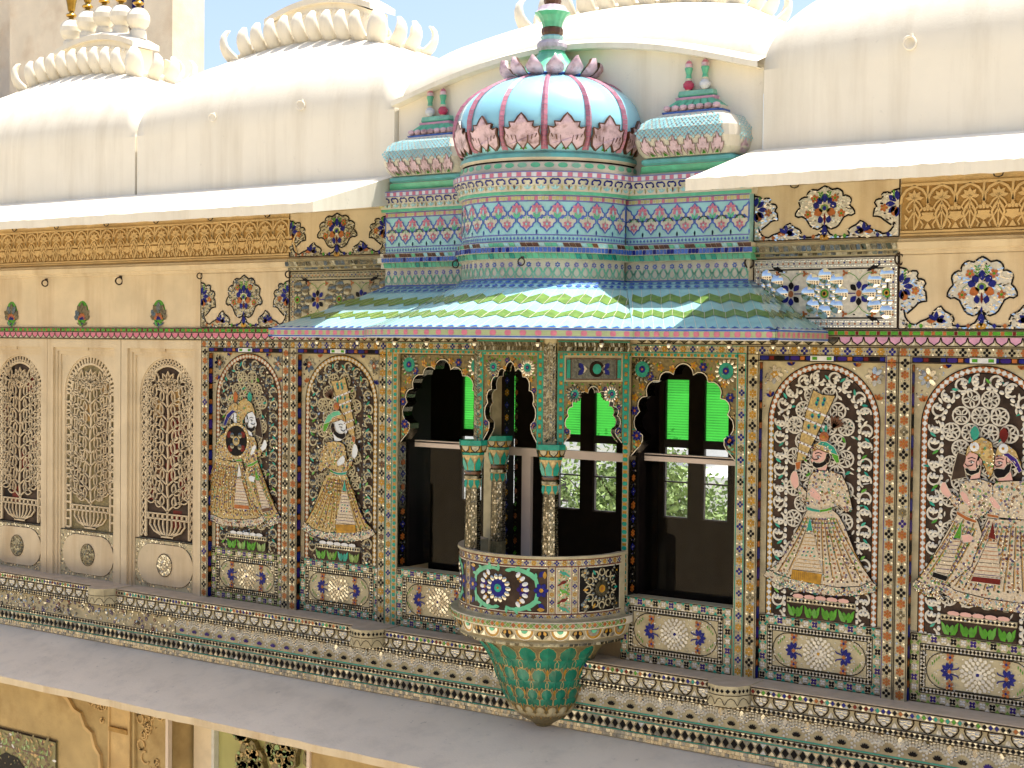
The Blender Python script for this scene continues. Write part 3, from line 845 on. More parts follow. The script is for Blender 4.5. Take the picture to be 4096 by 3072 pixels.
# ================================================================== mosaic bays with courtiers
FLOW = ["purple_glass", "red_glass", "cobalt", "orange_glass", "deep_lime", "black_inlay", "teal", "brown_glaze"]
def unmm(L, flip): return [((918 - L[i]) / 1000 if flip else L[i] / 1000, L[i + 1] / 1000) for i in range(0, len(L), 2)]

def cloth(name, parent, X0, poly, m_, h0, h1, sprigs=220, folds=None, hemline=None, cols=FLOW):
    """a mosaic garment cut to the outline, set with small flowers and fold lines"""
    s = Sheet(lambda u, v, h: (X0 + u, .045 - h, v))
    s.solid(poly, m_, h0, h1, "dark_groove")
    s.E = .0009
    b = h1 / s.E
    if folds:
        (a0, z0), (a1, z1), (b0, y0), (b1, y1), n = folds
        for i in range(n + 1):
            t = i / n
            P = []
            for k in range(9):
                q = k / 8
                e = q ** 1.25
                u = (a0 + (a1 - a0) * t) * (1 - e) + (b0 + (b1 - b0) * t) * e; v = (z0 + (z1 - z0) * t) * (1 - q) + (y0 + (y1 - y0) * t + -.03 * 4 * t * (1 - t)) * q
                if inside(poly, u, v): P.append((u, v))
                if i < n and k > 0:
                    t2 = (i + .5) / n
                    for dq in (0, .06):
                        q2 = min(1, q + dq); e2 = q2 ** 1.25
                        uu = (a0 + (a1 - a0) * t2) * (1 - e2) + (b0 + (b1 - b0) * t2) * e2; vv = (z0 + (z1 - z0) * t2) * (1 - q2) + (y0 + (y1 - y0) * t2 - .03 * 4 * t2 * (1 - t2)) * q2
                        if inside(poly, uu, vv): s.flower(uu, vv, .0072, 5, random.choice(cols), b + 2, "amber")
            if len(P) > 1:
                s.line(P, .0035, "dark_groove", b + 1); s.line([(u + .006, v) for u, v in P], .004, "amber", b + 1)
    x0 = min(p[0] for p in poly); x1 = max(p[0] for p in poly); y0 = min(p[1] for p in poly); y1 = max(p[1] for p in poly)
    for i in range(sprigs):
        u, v = random.uniform(x0, x1), random.uniform(y0, y1)
        if inside(poly, u, v):
            if i % 3: s.oval(u, v, .0055, .0035, random.choice(["mirror", "grout", "amber", "mirror"]), b + 1, 5, random.uniform(0, 3), .4)
            else: s.flower(u, v, .0075, 5, random.choice(cols), b + 1)
    s.line(poly, .004, "dark_groove", b + 1, True)
    return s.build(name, parent)

def patch(name, parent, X0, poly, m_, h0, h1, lines=None):
    s = Sheet(lambda u, v, h: (X0 + u, .045 - h, v))
    s.solid(poly, m_, h0, h1, "dark_groove")
    s.E = .0009
    if lines:
        for P, w, mm in lines: s.line(P, w, mm, h1 / s.E + 1)
    else: s.line(poly, .003, "grout", h1 / s.E + 1, True)
    return s.build(name, parent)

def head(parent, X0, D, f, b, skin, flip, eye, ear, sd):
    face = unmm(D[f], flip)
    s = Sheet(lambda u, v, h: (X0 + u, .045 - h, v))
    s.solid(face, skin, .012, .019, "dark_groove"); s.E = .0009
    k = .019 / s.E
    e = unmm(eye, flip)[0]; r = unmm(ear, flip)[0]; sg = 1 if flip else -1
    s.poly([(e[0] - .014, e[1]), (e[0], e[1] - .006), (e[0] + .014, e[1]), (e[0], e[1] + .007)], "white_tile", k + 1)
    s.oval(e[0] + sg * .003, e[1], .005, .005, "black_inlay", k + 2, 7)
    s.line([(e[0] - .018, e[1] + .004), (e[0], e[1] + .010), (e[0] + .016, e[1] + .003)], .0035, "black_inlay", k + 2)
    s.line([(e[0] - .022, e[1] + .019), (e[0], e[1] + .027), (e[0] + .02, e[1] + .020)], .005, "black_inlay", k + 2)
    s.oval(r[0], r[1], .010, .016, skin, k + 2, 8); s.line(circle_pts(r[0], r[1], .010, 8, rv=.016), .0025, "brown_glaze", k + 3, True)
    s.oval(r[0], r[1] - .022, .004, .004, "mirror", k + 3, 6)
    s.line([(r[0] - sg * .004, r[1] + .04), (r[0] + sg * .008, r[1]), (r[0] + sg * .004, r[1] - .03)], .012, "black_inlay", k + 1)
    s.line(face, .002, "brown_glaze", k + 1, True)
    o = s.build("face", parent)
    be = unmm(D[b], flip)
    patch("beard", o, X0, be, "black_inlay", .019, .0215)
    t = Sheet(lambda u, v, h: (X0 + u, .045 - h, v))
    mx, my = be[1]
    t.line([(mx + sg * .014, my + .022), (mx, my + .009), (mx - sg * .02, my + .012), (mx - sg * .03, my + .02)], .006, "black_inlay", .024 / t.E)
    t.build("moustache", o)
    return o

def mosaic_panel(X0, label, kind, flip, tri, mir, arch_c, col_c, blue):
    T = empty("mosaic_panel", (X0 + .459, 0, 0), label, "mosaic panel", "mosaic bays with courtiers")
    W = .918; oL, oR, oT = .08, .845, 1.866
    s = Sheet(lambda u, v, h: (X0 + u, -h, v))
    s.box(.002, 0, oL, 1.956, "pale_plaster", -.10, 0); s.box(oR, 0, W - .002, 1.956, "pale_plaster", -.10, 0); s.box(oL, oT, oR, 1.956, "pale_plaster", -.10, 0)
    cA, cB = col_c
    p_dots(s, vstrip(.041, .0), 1.90, .0625, .0265, cA[0], cB[0]); p_dots(s, vstrip(.882, .0), 1.90, .0625, .0265, cA[1], cB[1], start=1)
    p_dots(s, hstrip(.0, 1.93), W, .0655, .023, cA[2], cB[2])
    for u in (.006, .074, .851, .912): s.line([(u, 0), (u, 1.905 if u not in (.006, .912) else 1.956)], .004, blue if u in (.851,) else "dark_groove", 3)
    for v in (1.908, 1.953, 1.87): s.line([(.0, v), (W, v)], .004, "dark_groove", 3)
    # splayed reveal: coloured strip on the left side and under the head
    r = Sheet(lambda u, v, h: (X0 + oL + h, u, v))
    r.rect(0, 0, .045, 1.862, "dark_groove", 0); p_blocks(r, lambda a, b: (.0225 + b, a), 1.862, .115, .038, ["cobalt", "orange_glass", "black_inlay", "orange_glass", "purple_glass", "red_glass" if X0 > 0 else "orange_glass"], (.68, .32), 1)
    for F_, M_ in zip(r.F, r.M): s.face([r.V[i] for i in F_], r.names[M_])
    r = Sheet(lambda u, v, h: (X0 + u, v, oT - h))
    p_blocks(r, lambda a, b: (oL + a, .022 + b), oR - oL, .09, .03, ["cobalt", "red_glass", "black_inlay", "cobalt", "purple_glass", "orange_glass"], (.68, .32), 1)
    for F_, M_ in zip(r.F, r.M): s.face([r.V[i] for i in F_], r.names[M_])
    s.rect(oL, 1.873, oR, 1.903, "dark_groove", 1); p_blocks(s, hstrip(oL, 1.888), oR - oL, .09, .024, ["cobalt", "red_glass", "black_inlay", "cobalt", "purple_glass", "orange_glass"], (.68, .32), 2)
    s.box(.40, 1.874, .54, 1.902, "white_tile", 0, .006)
    for u in (.412, .50): s.rect(u, 1.879, u + .03, 1.897, "deep_lime", 1, h=.006)
    s.build("border_frame", T)
    # back plate with spandrels and arch band
    cu, sz = .4625, 1.52
    s = Sheet(lambda u, v, h: (X0 + u, .045 - h, v))
    s.box(oL, 0, oR, oT, "pale_plaster", -.05, 0)
    for sg in (-1, 1):
        u, v = cu + sg * .305, 1.79
        s.rosette(u, v, .058, 8, mir, 2, "amber" if X0 > 0 else "grout")
        s.rosette(u, v, .026, 6, "orange_glass" if X0 < 0 or sg > 0 else "amber", 4, "grout")
        for (du, dv) in ((-sg * .11, .055), (sg * .02, -.13)):
            for k in range(3): s.petal(u + du, v + dv, PI / 2 + (k - 1) * .8 - sg * .3, 0, .036, .018, random.choice(["cobalt", "orange_glass"]), 3)
    for i in range(90):
        u = cu + random.choice((-1, 1)) * random.uniform(.17, .37); v = random.uniform(1.60, 1.85)
        if math.hypot(u - cu, v - sz) > .36: s.oval(u, v, .007, .004, mir, 1, 6, random.uniform(0, 3), .4)
    def apath(rad, n=30):
        return [(cu - rad, .385)] + [(cu - rad, .385 + (sz - .385) * k / 12) for k in range(1, 12)] + circle_pts(cu, sz, rad, n, PI, 0) + [(cu + rad, sz - (sz - .385) * k / 12) for k in range(1, 13)]
    for rad in (.340, .302): s.line(apath(rad), .006, "black_inlay", 3)
    def along(rad, pitch):
        """points and directions at even spacing along the arch path"""
        P = apath(rad, 40); out = []; acc = 0.
        for (x0, y0), (x1, y1) in zip(P, P[1:]):
            d = math.hypot(x1 - x0, y1 - y0)
            while acc <= d:
                t = acc / d if d else 0; out.append((x0 + (x1 - x0) * t, y0 + (y1 - y0) * t, math.atan2(y1 - y0, x1 - x0))); acc += pitch
            acc -= d
        return out
    for i, (u, v, a) in enumerate(along(.321, .033)):
        c, d = math.cos(a), math.sin(a)
        f = lambda x, y: (u + x * c - y * d, v + x * d + y * c)
        mm = arch_c[0 if v < 1.5 and u < cu else 1]
        s.poly([f(-.0155, 0), f(0, -.015), f(.0155, 0), f(0, .015)], "white_tile" if X0 > 0 else "grout", 2)
        for sg in (-1, 1): s.poly([f(.002, sg * .0155), f(.0165, sg * .003), f(.031, sg * .0155)], mm, 2)
    s.build("arch_surround", T)
    # pierced tracery
    s = Sheet(lambda u, v, h: (X0 + u, .045 - h, v))
    inner = apath(.299)
    s.poly(inner, "maroon_back", 1)
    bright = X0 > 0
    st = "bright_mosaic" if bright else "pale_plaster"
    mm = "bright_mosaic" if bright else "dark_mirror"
    for i, (u, v, a) in enumerate(along(.222, .036)):
        s.dome(u, v, .0155, .011, mm, .004, 4, 8, a)
        if i % 2: s.oval(u + .019 * math.cos(a), v + .019 * math.sin(a), .005, .007, "black_inlay", 5, 5, a)
    for i, (u, v, a) in enumerate(along(.262, .095)):
        sg = 1 if i % 2 else -1
        C_ = [(u + .034 * math.cos(t + a) * 1., v + .034 * math.sin(t + a)) for t in [sg * (.4 + .38 * j) for j in range(13)]]
        s.line(C_, .011, st, 1, h0=.001, h1=.008)
        for k in range(3):
            b = a + (k - 1) * 1.0 + (PI if sg < 0 else 0)
            s.dome(u + .017 * math.cos(b), v + .017 * math.sin(b), .016, .010, mm, .005, 6, 7, b)
        s.petal(u + .045 * math.cos(a), v + .045 * math.sin(a), a + sg * .9, -.01, .03, .016, random.choice(["teal", "deep_lime", "teal", mm]), 6, .2)
    grid = []
    row = 0; z = .60
    while z < 1.72:
        u = cu - .17 + (row % 2) * .052
        while u < cu + .18:
            if (u - cu) ** 2 + max(0, z - sz) ** 2 < .036: grid.append((u, z))
            u += .104
        z += .09; row += 1
    for (u, z) in grid:
        n = random.choice((5, 6, 4) if bright else (4, 5))
        s.line(circle_pts(u, z, .047, 14), .009, st, 1, True, h0=.001, h1=.007)
        r0 = random.random()
        for k in range(n):
            a = r0 + 2 * PI * k / n
            c, d = math.cos(a), math.sin(a); ww = .019
            P = [(u + x * c - y * d, z + x * d + y * c) for x, y in ((.006, 0), (.02, ww * .55), (.034, ww * .5), (.045, 0), (.034, -ww * .5), (.02, -ww * .55))]
            s.line(P, .0075, st, 1, True, h0=.001, h1=.0085)
            if not bright and random.random() < .5: s.poly(P, random.choice(["dark_mirror", "maroon_back", "deep_lime"]), 4)
        if random.random() < .3: s.petal(u + .05, z, random.random() * 6, 0, .04, .016, random.choice(["deep_lime", "teal", mm]), 7)
    for i in range(0 if bright else 900):
        u, v = random.uniform(cu - .295, cu + .295), random.uniform(.39, sz + .28)
        if v > sz and math.hypot(u - cu, v - sz) > .285: continue
        s.oval(u, v, random.uniform(.006, .013), random.uniform(.005, .009), random.choice(["dark_mirror", "mirror", "dark_mirror", "brown_glaze", "deep_lime" if i % 9 == 0 else "dark_mirror"]), 2, 6, random.uniform(0, 3), .35)
    for i in range(160 if bright else 0):
        u, v = random.uniform(cu - .295, cu + .295), random.uniform(.39, sz + .28)
        if v > sz and math.hypot(u - cu, v - sz) > .285: continue
        s.petal(u, v, random.uniform(0, 6.3), 0, random.uniform(.02, .045), random.uniform(.008, .014), mm if i % 7 else "teal", 1.5, .2)
    s.build("tracery", T)
    # plinth with leaf row
    D = dict(FIG_ONE if kind == 1 else FIG_TWO)
    if not bright:         # the dark bays have larger heads
        def grow(keys, px, pz, k):
            for q, part in keys:
                L = list(D[q]); rg = range(0, len(L), 2) if part is None else (part * 2,)
                for i in rg: L[i] = px + (L[i] - px) * k; L[i + 1] = pz + (L[i + 1] - pz) * k
                D[q] = L
        if kind == 1: grow([(q, None) for q in ('face', 'beard', 'turban', 'feather', 'ball', 'eye', 'ear')], 465, 1245, 1.28)
        else:
            grow([('faceA', None), ('beardA', None), ('turbanA', None), ('med', 0), ('eye', 0), ('ear', 0)], 425, 1245, 1.22)
            grow([('faceB', None), ('beardB', None), ('turbanB', None), ('featherB', None), ('med', 1), ('eye', 1), ('ear', 1)], 610, 1245, 1.22)
    sl = unmm(D['slab'], flip); tu = unmm(D['tul'], flip)
    sl0, sl1 = min(p[0] for p in sl), max(p[0] for p in sl)
    s = Sheet(lambda u, v, h: (X0 + u, .045 - h, v))
    s.box(sl0, .385, sl1, .472, "maroon_back", .001, .010)
    s.box(sl0, .472, sl1, .502, "pale_plaster", .001, .016)
    t = Sheet(lambda u, v, h: (X0 + u, .029 - h, v)); p_diamonds(t, hstrip(sl0, .487), sl1 - sl0, .023, .02, ["black_inlay"], 1, "mirror")
    for F_, M_ in zip(t.F, t.M): s.face([t.V[i] for i in F_], t.names[M_])
    for k in range(4):
        u = sl0 + (k + .5) * (sl1 - sl0) / 4; w = (sl1 - sl0) / 4
        gm = ["deep_lime", "deep_lime", "teal" if (X0 < 0 and kind == 1) else "deep_lime", "lime_tile" if X0 < 0 else "deep_lime"][k]
        for sg in (-1, 1):
            s.poly([(u + sg * .004, .392), (u + sg * w * .3, .396), (u + sg * w * .42, .42), (u + sg * w * .46, .464), (u + sg * w * .30, .45), (u + sg * w * .16, .42)], gm, 2, .1, h=.010)
            s.petal(u + sg * w * .1, .395, PI / 2 - sg * .1, 0, .056, .03, "lime_tile" if X0 < 0 and k % 2 else gm, 10, .1)
    for k in range(5):
        u = sl0 + .07 + k * (sl1 - sl0 - .14) / 4
        s.oval(u, .512, .035, .014, "skin_pink" if bright else "white_tile", 12, 8)
    s.build("plinth", T)
    s = Sheet(lambda u, v, h: (X0 + u, .036 - h, v))
    s.box(oL + .002, 0, oR - .002, .384, "pale_plaster", -.009, 0)
    dado(s, oL + .004, 0.002, oR - .004, .382, tri, "bright_mosaic" if bright else "mirror")
    s.build("dado", T)
    # courtiers
    skin = "skin_pink" if bright else "skin_white"
    if kind == 1:
        c1 = "gold_cloth" if not bright else "ivory_cloth"
        P = lambda k: unmm(D[k], flip)
        sk = P('skirt'); xs = [p[0] for p in sk]
        fan = P('fan')
        fl = []
        fx0, fz0 = sum(p[0] for p in fan[4:6]) / 2, sum(p[1] for p in fan[4:6]) / 2
        fx1, fz1 = sum(p[0] for p in fan[0:3]) / 3, sum(p[1] for p in fan[0:3]) / 3
        ax, az = fx1 - fx0, fz1 - fz0; ln = math.hypot(ax, az)
        fo = cloth("fan", T, X0, fan, "gold_cloth", .010, .018, 40, cols=["amber", "teal", "deep_lime"])
        s = Sheet(lambda u, v, h: (X0 + u, .045 - h, v)); s.E = .0009
        for t_ in (.12, .24, .40, .57, .72):
            w = .036 + .062 * t_
            a, b = fx0 + ax * t_, fz0 + az * t_
            nx, nz = az / ln * w, -ax / ln * w
            s.line([(a - nx, b - nz), (a + nx, b + nz)], .012, "white_tile", 23); 
            for k in range(4): s.oval(a - nx + 2 * nx * (k + .5) / 4, b - nz + 2 * nz * (k + .5) / 4, .005, .005, "red_glass", 24, 6)
        for t_ in (.5, .66, .84, .9):
            for k in (-1, 1): s.petal(fx0 + ax * t_ + k * .02, fz0 + az * t_, PI / 2, -.012, .02, .02, "teal", 24); s.oval(fx0 + ax * t_ + k * .02, fz0 + az * t_, .006, .007, "cobalt", 25, 6)
        s.build("fan_band", fo)
        patch("fan_handle", fo, X0, P('handle'), "orange_glass", .010, .019)
        so = cloth("robe_skirt", T, X0, sk, c1, .010, .019, 420, (sk[0], sk[2], P('hem')[0], P('hem')[6], 11))
        cloth("hem", so, X0, P('hem'), "ivory_cloth", .010, .021, 700, cols=["cobalt", "teal", "red_glass", "teal"])
        sp = P('sash')
        z0, z1 = min(p[1] for p in sp), max(p[1] for p in sp)
        lines = []
        for k in range(11):
            z = z0 + (z1 - z0) * (k + .5) / 11
            xs_ = [x for x in [min(p[0] for p in sp) + i * .004 for i in range(60)] if inside(sp, x, z)]
            if xs_ and k not in (4, 5, 6): lines.append(([(xs_[0], z), (xs_[-1], z)], .003, random.choice(["dark_groove", "dark_groove", "purple_glass", "amber"])))
            elif xs_: lines += [([(xs_[0] + .02 + j * .025, z), (xs_[0] + .032 + j * .025, z + .006)], .008, random.choice(["teal", "orange_glass", "teal", "cobalt"])) for j in range(int((xs_[-1] - xs_[0] - .02) / .025))]
        patch("sash", so, X0, sp, "ivory_cloth", .019, .0215, lines)
        patch("sash_end", so, X0, P('block'), "amber", .0215, .0235, [([(min(p[0] for p in P('block')) + .012 * k, .612), (min(p[0] for p in P('block')) + .012 * k, .655)], .0015, "brown_glaze") for k in range(1, 14)])
        patch("sash_knot", so, X0, P('tri'), "teal", .019, .022)
        to = cloth("robe_body", T, X0, P('torso'), c1, .011, .0215, 330)
        cloth("sleeve", to, X0, P('arm'), c1, .011, .020, 60)
        patch("belt", to, X0, P('belt'), "teal", .0215, .024)
        bl = P('belt'); xm = sorted(p[0] for p in bl)[5]
        patch("belt_end", to, X0, [p for p in bl if (p[0] >= xm) != flip], "deep_lime", .024, .0255)
        for k in ('handa', 'handb'): patch("hand", T, X0, P(k), skin, .019, .0245)
        ho = head(T, X0, D, 'face', 'beard', skin, flip, D['eye'], D['ear'], 1)
        cloth("turban", ho, X0, P('turban'), "gold_cloth", .018, .0225, 60, cols=["red_glass", "orange_glass", "amber"])
        patch("turban_feather", ho, X0, P('feather'), "teal" if bright else "mint", .0215, .0245)
        fe = P('feather'); patch("feather_end", ho, X0, [fe[4], fe[5], fe[6], fe[7], fe[8]], "deep_lime", .0245, .026)
        b_ = P('ball')[0]
        s = Sheet(lambda u, v, h: (X0 + u, .045 - h, v)); s.E = .0009
        s.dome(b_[0], b_[1], .029, .029, "orange_glass", .006, 24, 14); s.oval(b_[0], b_[1], .008, .008, "amber", 33, 7)
        s.petal(b_[0] + .01, b_[1] + .025, PI / 2, 0, .045, .02, "teal", 24)
        for k in range(5): s.petal(b_[0] + (.05 if not flip else -.05), b_[1] + .05, PI / 2 + (k - 2) * .3 + (-.5 if not flip else .5), 0, .08, .02, "brown_glaze", 20)
        s.build("plume", ho)
    else:
        P = lambda k: unmm(D[k], flip)
        cA_ = "ivory_cloth" if bright else "gold_cloth"
        patch("dark_pane", T, X0, P('dark'), "maroon_back", .009, .012)
        bo = cloth("robe_skirt", T, X0, P('skirtB'), cA_, .010, .019, 700, (P('skirtB')[0], P('skirtB')[2], P('hemB')[0], P('hemB')[5], 13), cols=["cobalt", "orange_glass", "teal", "purple_glass", "red_glass"])
        cloth("hem", bo, X0, P('hemB'), "ivory_cloth", .010, .021, 900, cols=["cobalt", "teal", "orange_glass"])
        ao = cloth("robe_skirt", T, X0, P('skirtA'), cA_, .010, .020, 330, (P('skirtA')[0], P('skirtA')[1], P('hemA')[0], P('hemA')[1], 6), cols=["cobalt", "teal", "deep_lime", "purple_glass"])
        cloth("hem", ao, X0, P('hemA'), "ivory_cloth", .010, .021, 400)
        for o_, k, c_, tr_, blk, bc in ((ao, 'sashA', "ivory_cloth", 'triA', 'blockA', "black_inlay" if bright else "brown_glaze"), (bo, 'sashB', "ivory_cloth", 'triB', 'blockB', "red_glass" if bright else "orange_glass")):
            sp = P(k); z0, z1 = min(p[1] for p in sp), max(p[1] for p in sp); lines = []
            for j in range(9):
                z = z0 + (z1 - z0) * (j + .5) / 9
                xs_ = [x for x in [min(p[0] for p in sp) + i * .004 for i in range(60)] if inside(sp, x, z)]
                if xs_: lines.append(([(xs_[0], z), (xs_[-1], z)], .003, random.choice(["dark_groove", "purple_glass", "orange_glass"])))
            patch("sash", o_, X0, sp, c_, .019, .0222, lines)
            patch("sash_end", o_, X0, P(blk), bc, .0222, .0242)
            patch("sash_knot", o_, X0, P(tr_), ("deep_lime" if tr_ == 'triA' else "red_glass" if bright else "white_tile"), .019, .0226)
        tb = cloth("robe_body", T, X0, P('torsoB'), cA_, .011, .0215, 330)
        patch("belt", tb, X0, P('beltB'), "orange_glass" if bright else "deep_lime", .0215, .0235)
        ta = cloth("robe_body", T, X0, P('torsoA'), cA_, .011, .0225, 240)
        cloth("sleeve", ta, X0, P('armA'), cA_, .011, .021, 40)
        patch("belt", ta, X0, P('beltA'), "orange_glass" if bright else "deep_lime", .0225, .0245)
        for k in ('handA', 'handA2', 'handB', 'handC'): patch("hand", T, X0, P(k), skin, .021, .0250)
        hb = head(T, X0, D, 'faceB', 'beardB', skin, flip, D['eye'][2:], D['ear'][2:], 1)
        cloth("turban", hb, X0, P('turbanB'), "gold_cloth", .018, .0225, 70, cols=["red_glass", "amber", "deep_lime"])
        patch("turban_feather", hb, X0, P('featherB'), "purple_glass" if bright else "cobalt", .0225, .0248)
        ha = head(T, X0, D, 'faceA', 'beardA', skin, flip, D['eye'][:2], D['ear'][:2], 1)
        cloth("turban", ha, X0, P('turbanA'), "gold_cloth", .018, .0235, 130, cols=["teal", "amber", "orange_glass", "deep_lime"])
        for (q, ho, c_) in zip(unmm(D['med'], flip), (ha, hb), ("teal", "red_glass" if bright else "orange_glass")):
            s = Sheet(lambda u, v, h: (X0 + u, .045 - h, v)); s.E = .0009
            s.dome(q[0], q[1], .026, .026, "white_tile" if bright else "gold_cloth", .005, 27, 14); s.oval(q[0], q[1], .008, .008, "amber", 34, 7)
            s.petal(q[0], q[1] + .03, PI / 2, 0, .085, .05, c_, 25)
            s.build("plume", ho)
        if not bright:
            s = Sheet(lambda u, v, h: (X0 + u, .045 - h, v))
            c_ = (.36, 1.205)
            s.solid(circle_pts(*c_, .135, 22, rv=.135), "gold_cloth", .018, .026)
            s.E = .001
            s.oval(*c_, .112, .115, "black_inlay", 27, 22)
            for a in (.6, 2.6, 3.9, 5.6): s.petal(c_[0], c_[1], a, .06, .112, .055, "red_glass", 28)
            for a in (.8, 2.4, 3.9, 5.4): s.dome(c_[0] + .058 * math.cos(a), c_[1] + .058 * math.sin(a), .022, .022, "dark_mirror", .006, 29, 9)
            s.oval(*c_, .036, .036, "gold_cloth", 29, 12); s.dome(*c_, .024, .024, "dark_mirror", .006, 30, 10)
            for k in range(26): s.oval(c_[0] + .124 * math.cos(k * .2417), c_[1] + .124 * math.sin(k * .2417), .008, .006, "mirror", 27, 6, 0, .3)
            s.build("shield", T)
    return T

AM = ("amber", "amber"); OR = ("orange_glass", "orange_glass")
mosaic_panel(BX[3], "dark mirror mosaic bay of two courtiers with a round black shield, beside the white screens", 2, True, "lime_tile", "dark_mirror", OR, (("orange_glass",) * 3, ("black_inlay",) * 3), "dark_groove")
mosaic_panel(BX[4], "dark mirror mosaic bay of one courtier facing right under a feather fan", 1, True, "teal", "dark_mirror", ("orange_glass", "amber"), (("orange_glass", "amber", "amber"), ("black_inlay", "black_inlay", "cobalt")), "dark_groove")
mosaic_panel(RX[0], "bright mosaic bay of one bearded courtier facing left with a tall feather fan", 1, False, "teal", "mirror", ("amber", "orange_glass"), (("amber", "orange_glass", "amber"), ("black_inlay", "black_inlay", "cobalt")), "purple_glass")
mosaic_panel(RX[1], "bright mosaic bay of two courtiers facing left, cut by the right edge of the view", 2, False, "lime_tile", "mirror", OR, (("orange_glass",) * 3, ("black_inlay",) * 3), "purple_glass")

# ================================================================== pierced marble screens
def leaf_ring(s, u, v, a, L, w, st, m_, h0, h1):
    c, d = math.cos(a), math.sin(a)
    P = [(u + x * c - y * d, v + x * d + y * c) for x, y in ((0, 0), (L * .25, w * .42), (L * .55, w * .5), (L * .8, w * .28), (L, 0), (L * .8, -w * .28), (L * .55, -w * .5), (L * .25, -w * .42))]
    s.line(P, st, m_, 1, True, h0=h0, h1=h1)

def lattice_window(X0, label, style):
    T = empty("lattice_window", (X0 + .459, 0, 0), label, "screen window", "pierced marble screens")
    W = .918; m_ = "ivory_plaster"
    f = lambda u, v, h: (X0 + u, -h, v)
    s = Sheet(f)
    for (a, b, t, d0, d1) in ((.003, W - .003, 1.955, -.10, 0.), (.075, .845, 1.888, -.10, -.022), (.105, .815, 1.858, -.10, -.036)):
        w_ = {0.: .072, -.022: .03, -.036: .024}[d1]
        s.box(a, 0, a + w_, t, m_, d0, d1); s.box(b - w_, 0, b, t, m_, d0, d1); s.box(a + w_, t - (w_ if d1 < 0 else .067), b - w_, t, m_, d0, d1)
    s.box(.0, 0, .003, 1.955, "dark_groove", -.05, -.01)
    s.box(.42, 1.865, .50, 1.892, m_, -.022, -.012)
    s.build("frame", T)
    cu, rad, sz = .4775, .312, 1.508
    s = Sheet(f)
    arc = circle_pts(cu, sz, rad, 24, PI, 0)
    a, b, t = .129, .791, 1.834
    s.solid([(a, .385), (cu - rad, .385)] + arc[:13] + [(cu, t), (a, t)], m_, -.072, -.05)
    s.solid([(cu, t)] + arc[12:] + [(cu + rad, .385), (b, .385), (b, t)], m_, -.072, -.05)
    s.build("arched_plate", T)
    s = Sheet(f)
    s.rect(a, .385, b, t, ("maroon_back", "olive_mosaic", "maroon_back")[style], 0, h=-.0735)
    for k in range(14):
        u = cu + random.uniform(-.24, .24); v = random.uniform(.5, 1.65)
        s.rect(u - .05, v - .07, u + .05, v + .07, random.choice([["red_glass", "brown_glaze", "carved_ground"], ["carved_ground", "olive_mosaic", "maroon_back"], ["dark_back", "red_glass", "maroon_back"]][style]), .3 + .1 * (k % 5), h=-.0735)
    s.build("glazing", T)
    s = Sheet(f); h0, h1 = -.070, -.058
    def ap(r, n=24): return [(cu - r, .40 + (sz - .40) * k / 16) for k in range(16)] + circle_pts(cu, sz, r, n, PI, 0) + [(cu + r, sz - (sz - .40) * (k + 1) / 16) for k in range(16)]
    s.line(ap(.306), .010, m_, 1, h0=h0, h1=h1); s.line(ap(.246), .017, m_, 1, h0=h0, h1=h1)
    P1, P2 = ap(.300), ap(.254)
    n = len(P1)
    for k in range(n - 1):
        if style == 0:
            s.line([P1[k], P2[k + 1]], .008, m_, 1, h0=h0, h1=h1 - .002); s.line([P2[k], P1[k + 1]], .008, m_, 1, h0=h0, h1=h1 - .003)
        else:
            q = ((P1[k][0] + P2[k][0]) / 2, (P1[k][1] + P2[k][1]) / 2)
            s.line([P1[k], P2[k]], .012 if style == 2 else .016, m_, 1, h0=h0, h1=h1 - .002)
            if style == 2: s.line([P1[k], q, P2[k + 1]], .007, m_, 1, h0=h0, h1=h1 - .003)
    # vase
    for k in range(9):
        q = (k - 4) / 4
        s.line([(cu + q * .05, .415), (cu + q * .15, .45), (cu + q * .20, .50), (cu + q * .19, .545)], .011, m_, 1, h0=h0, h1=h1)
    s.line([(cu - .24, .548), (cu + .24, .548)], .013, m_, 1, h0=h0, h1=h1); s.line([(cu - .24, .588), (cu + .24, .588)], .011, m_, 1, h0=h0, h1=h1)
    s.line([(cu - .07, .412), (cu + .07, .412)], .02, m_, 1, h0=h0, h1=h1)
    for k in range(9): s.line([(cu - .22 + k * .055, .55), (cu - .22 + k * .055, .586)], .018, m_, 1, h0=h0, h1=h1)
    # growing stems and leaves
    trunk = [(cu + .008 * math.sin(k * 1.3 + style), .59 + k * .07) for k in range(16)]
    s.line(trunk, .016, m_, 1, h0=h0, h1=h1)
    for k in range(10):
        z = .61 + k * .102
        for sg in (-1, 1):
            lim = .222 if z + .1 < sz else max(.03, math.sqrt(max(0, .222 ** 2 - (z + .1 - sz) ** 2)))
            P = [(cu, z), (cu + sg * lim * .3, z + .045), (cu + sg * lim * .65, z + .085), (cu + sg * lim * .95, z + (.13 if style != 1 else .10))]
            s.line(P, .010, m_, 1, h0=h0, h1=h1)
            for j, (u, v) in enumerate(P[1:]):
                for q in (-1, 1):
                    an = PI / 2 - sg * (.75 + q * .72) + random.uniform(-.2, .2)
                    leaf_ring(s, u, v, an, random.uniform(.075, .105), random.uniform(.036, .048), .0085, m_, h0, h1)
            if style == 1 and k % 3 == 0:
                for j in range(5): s.line(circle_pts(cu + sg * .13 + .026 * math.cos(j * 1.257), z + .07 + .026 * math.sin(j * 1.257), .014, 7), .007, m_, 1, True, h0=h0, h1=h1)
    for k in range(7): leaf_ring(s, cu, 1.60, math.radians(90 + (k - 3) * 33), .11, .04, .008, m_, h0, h1)
    s.build("lattice", T)
    # dado
    s = Sheet(lambda u, v, h: (X0 + u, .045 - h, v))
    a, b = .129, .791
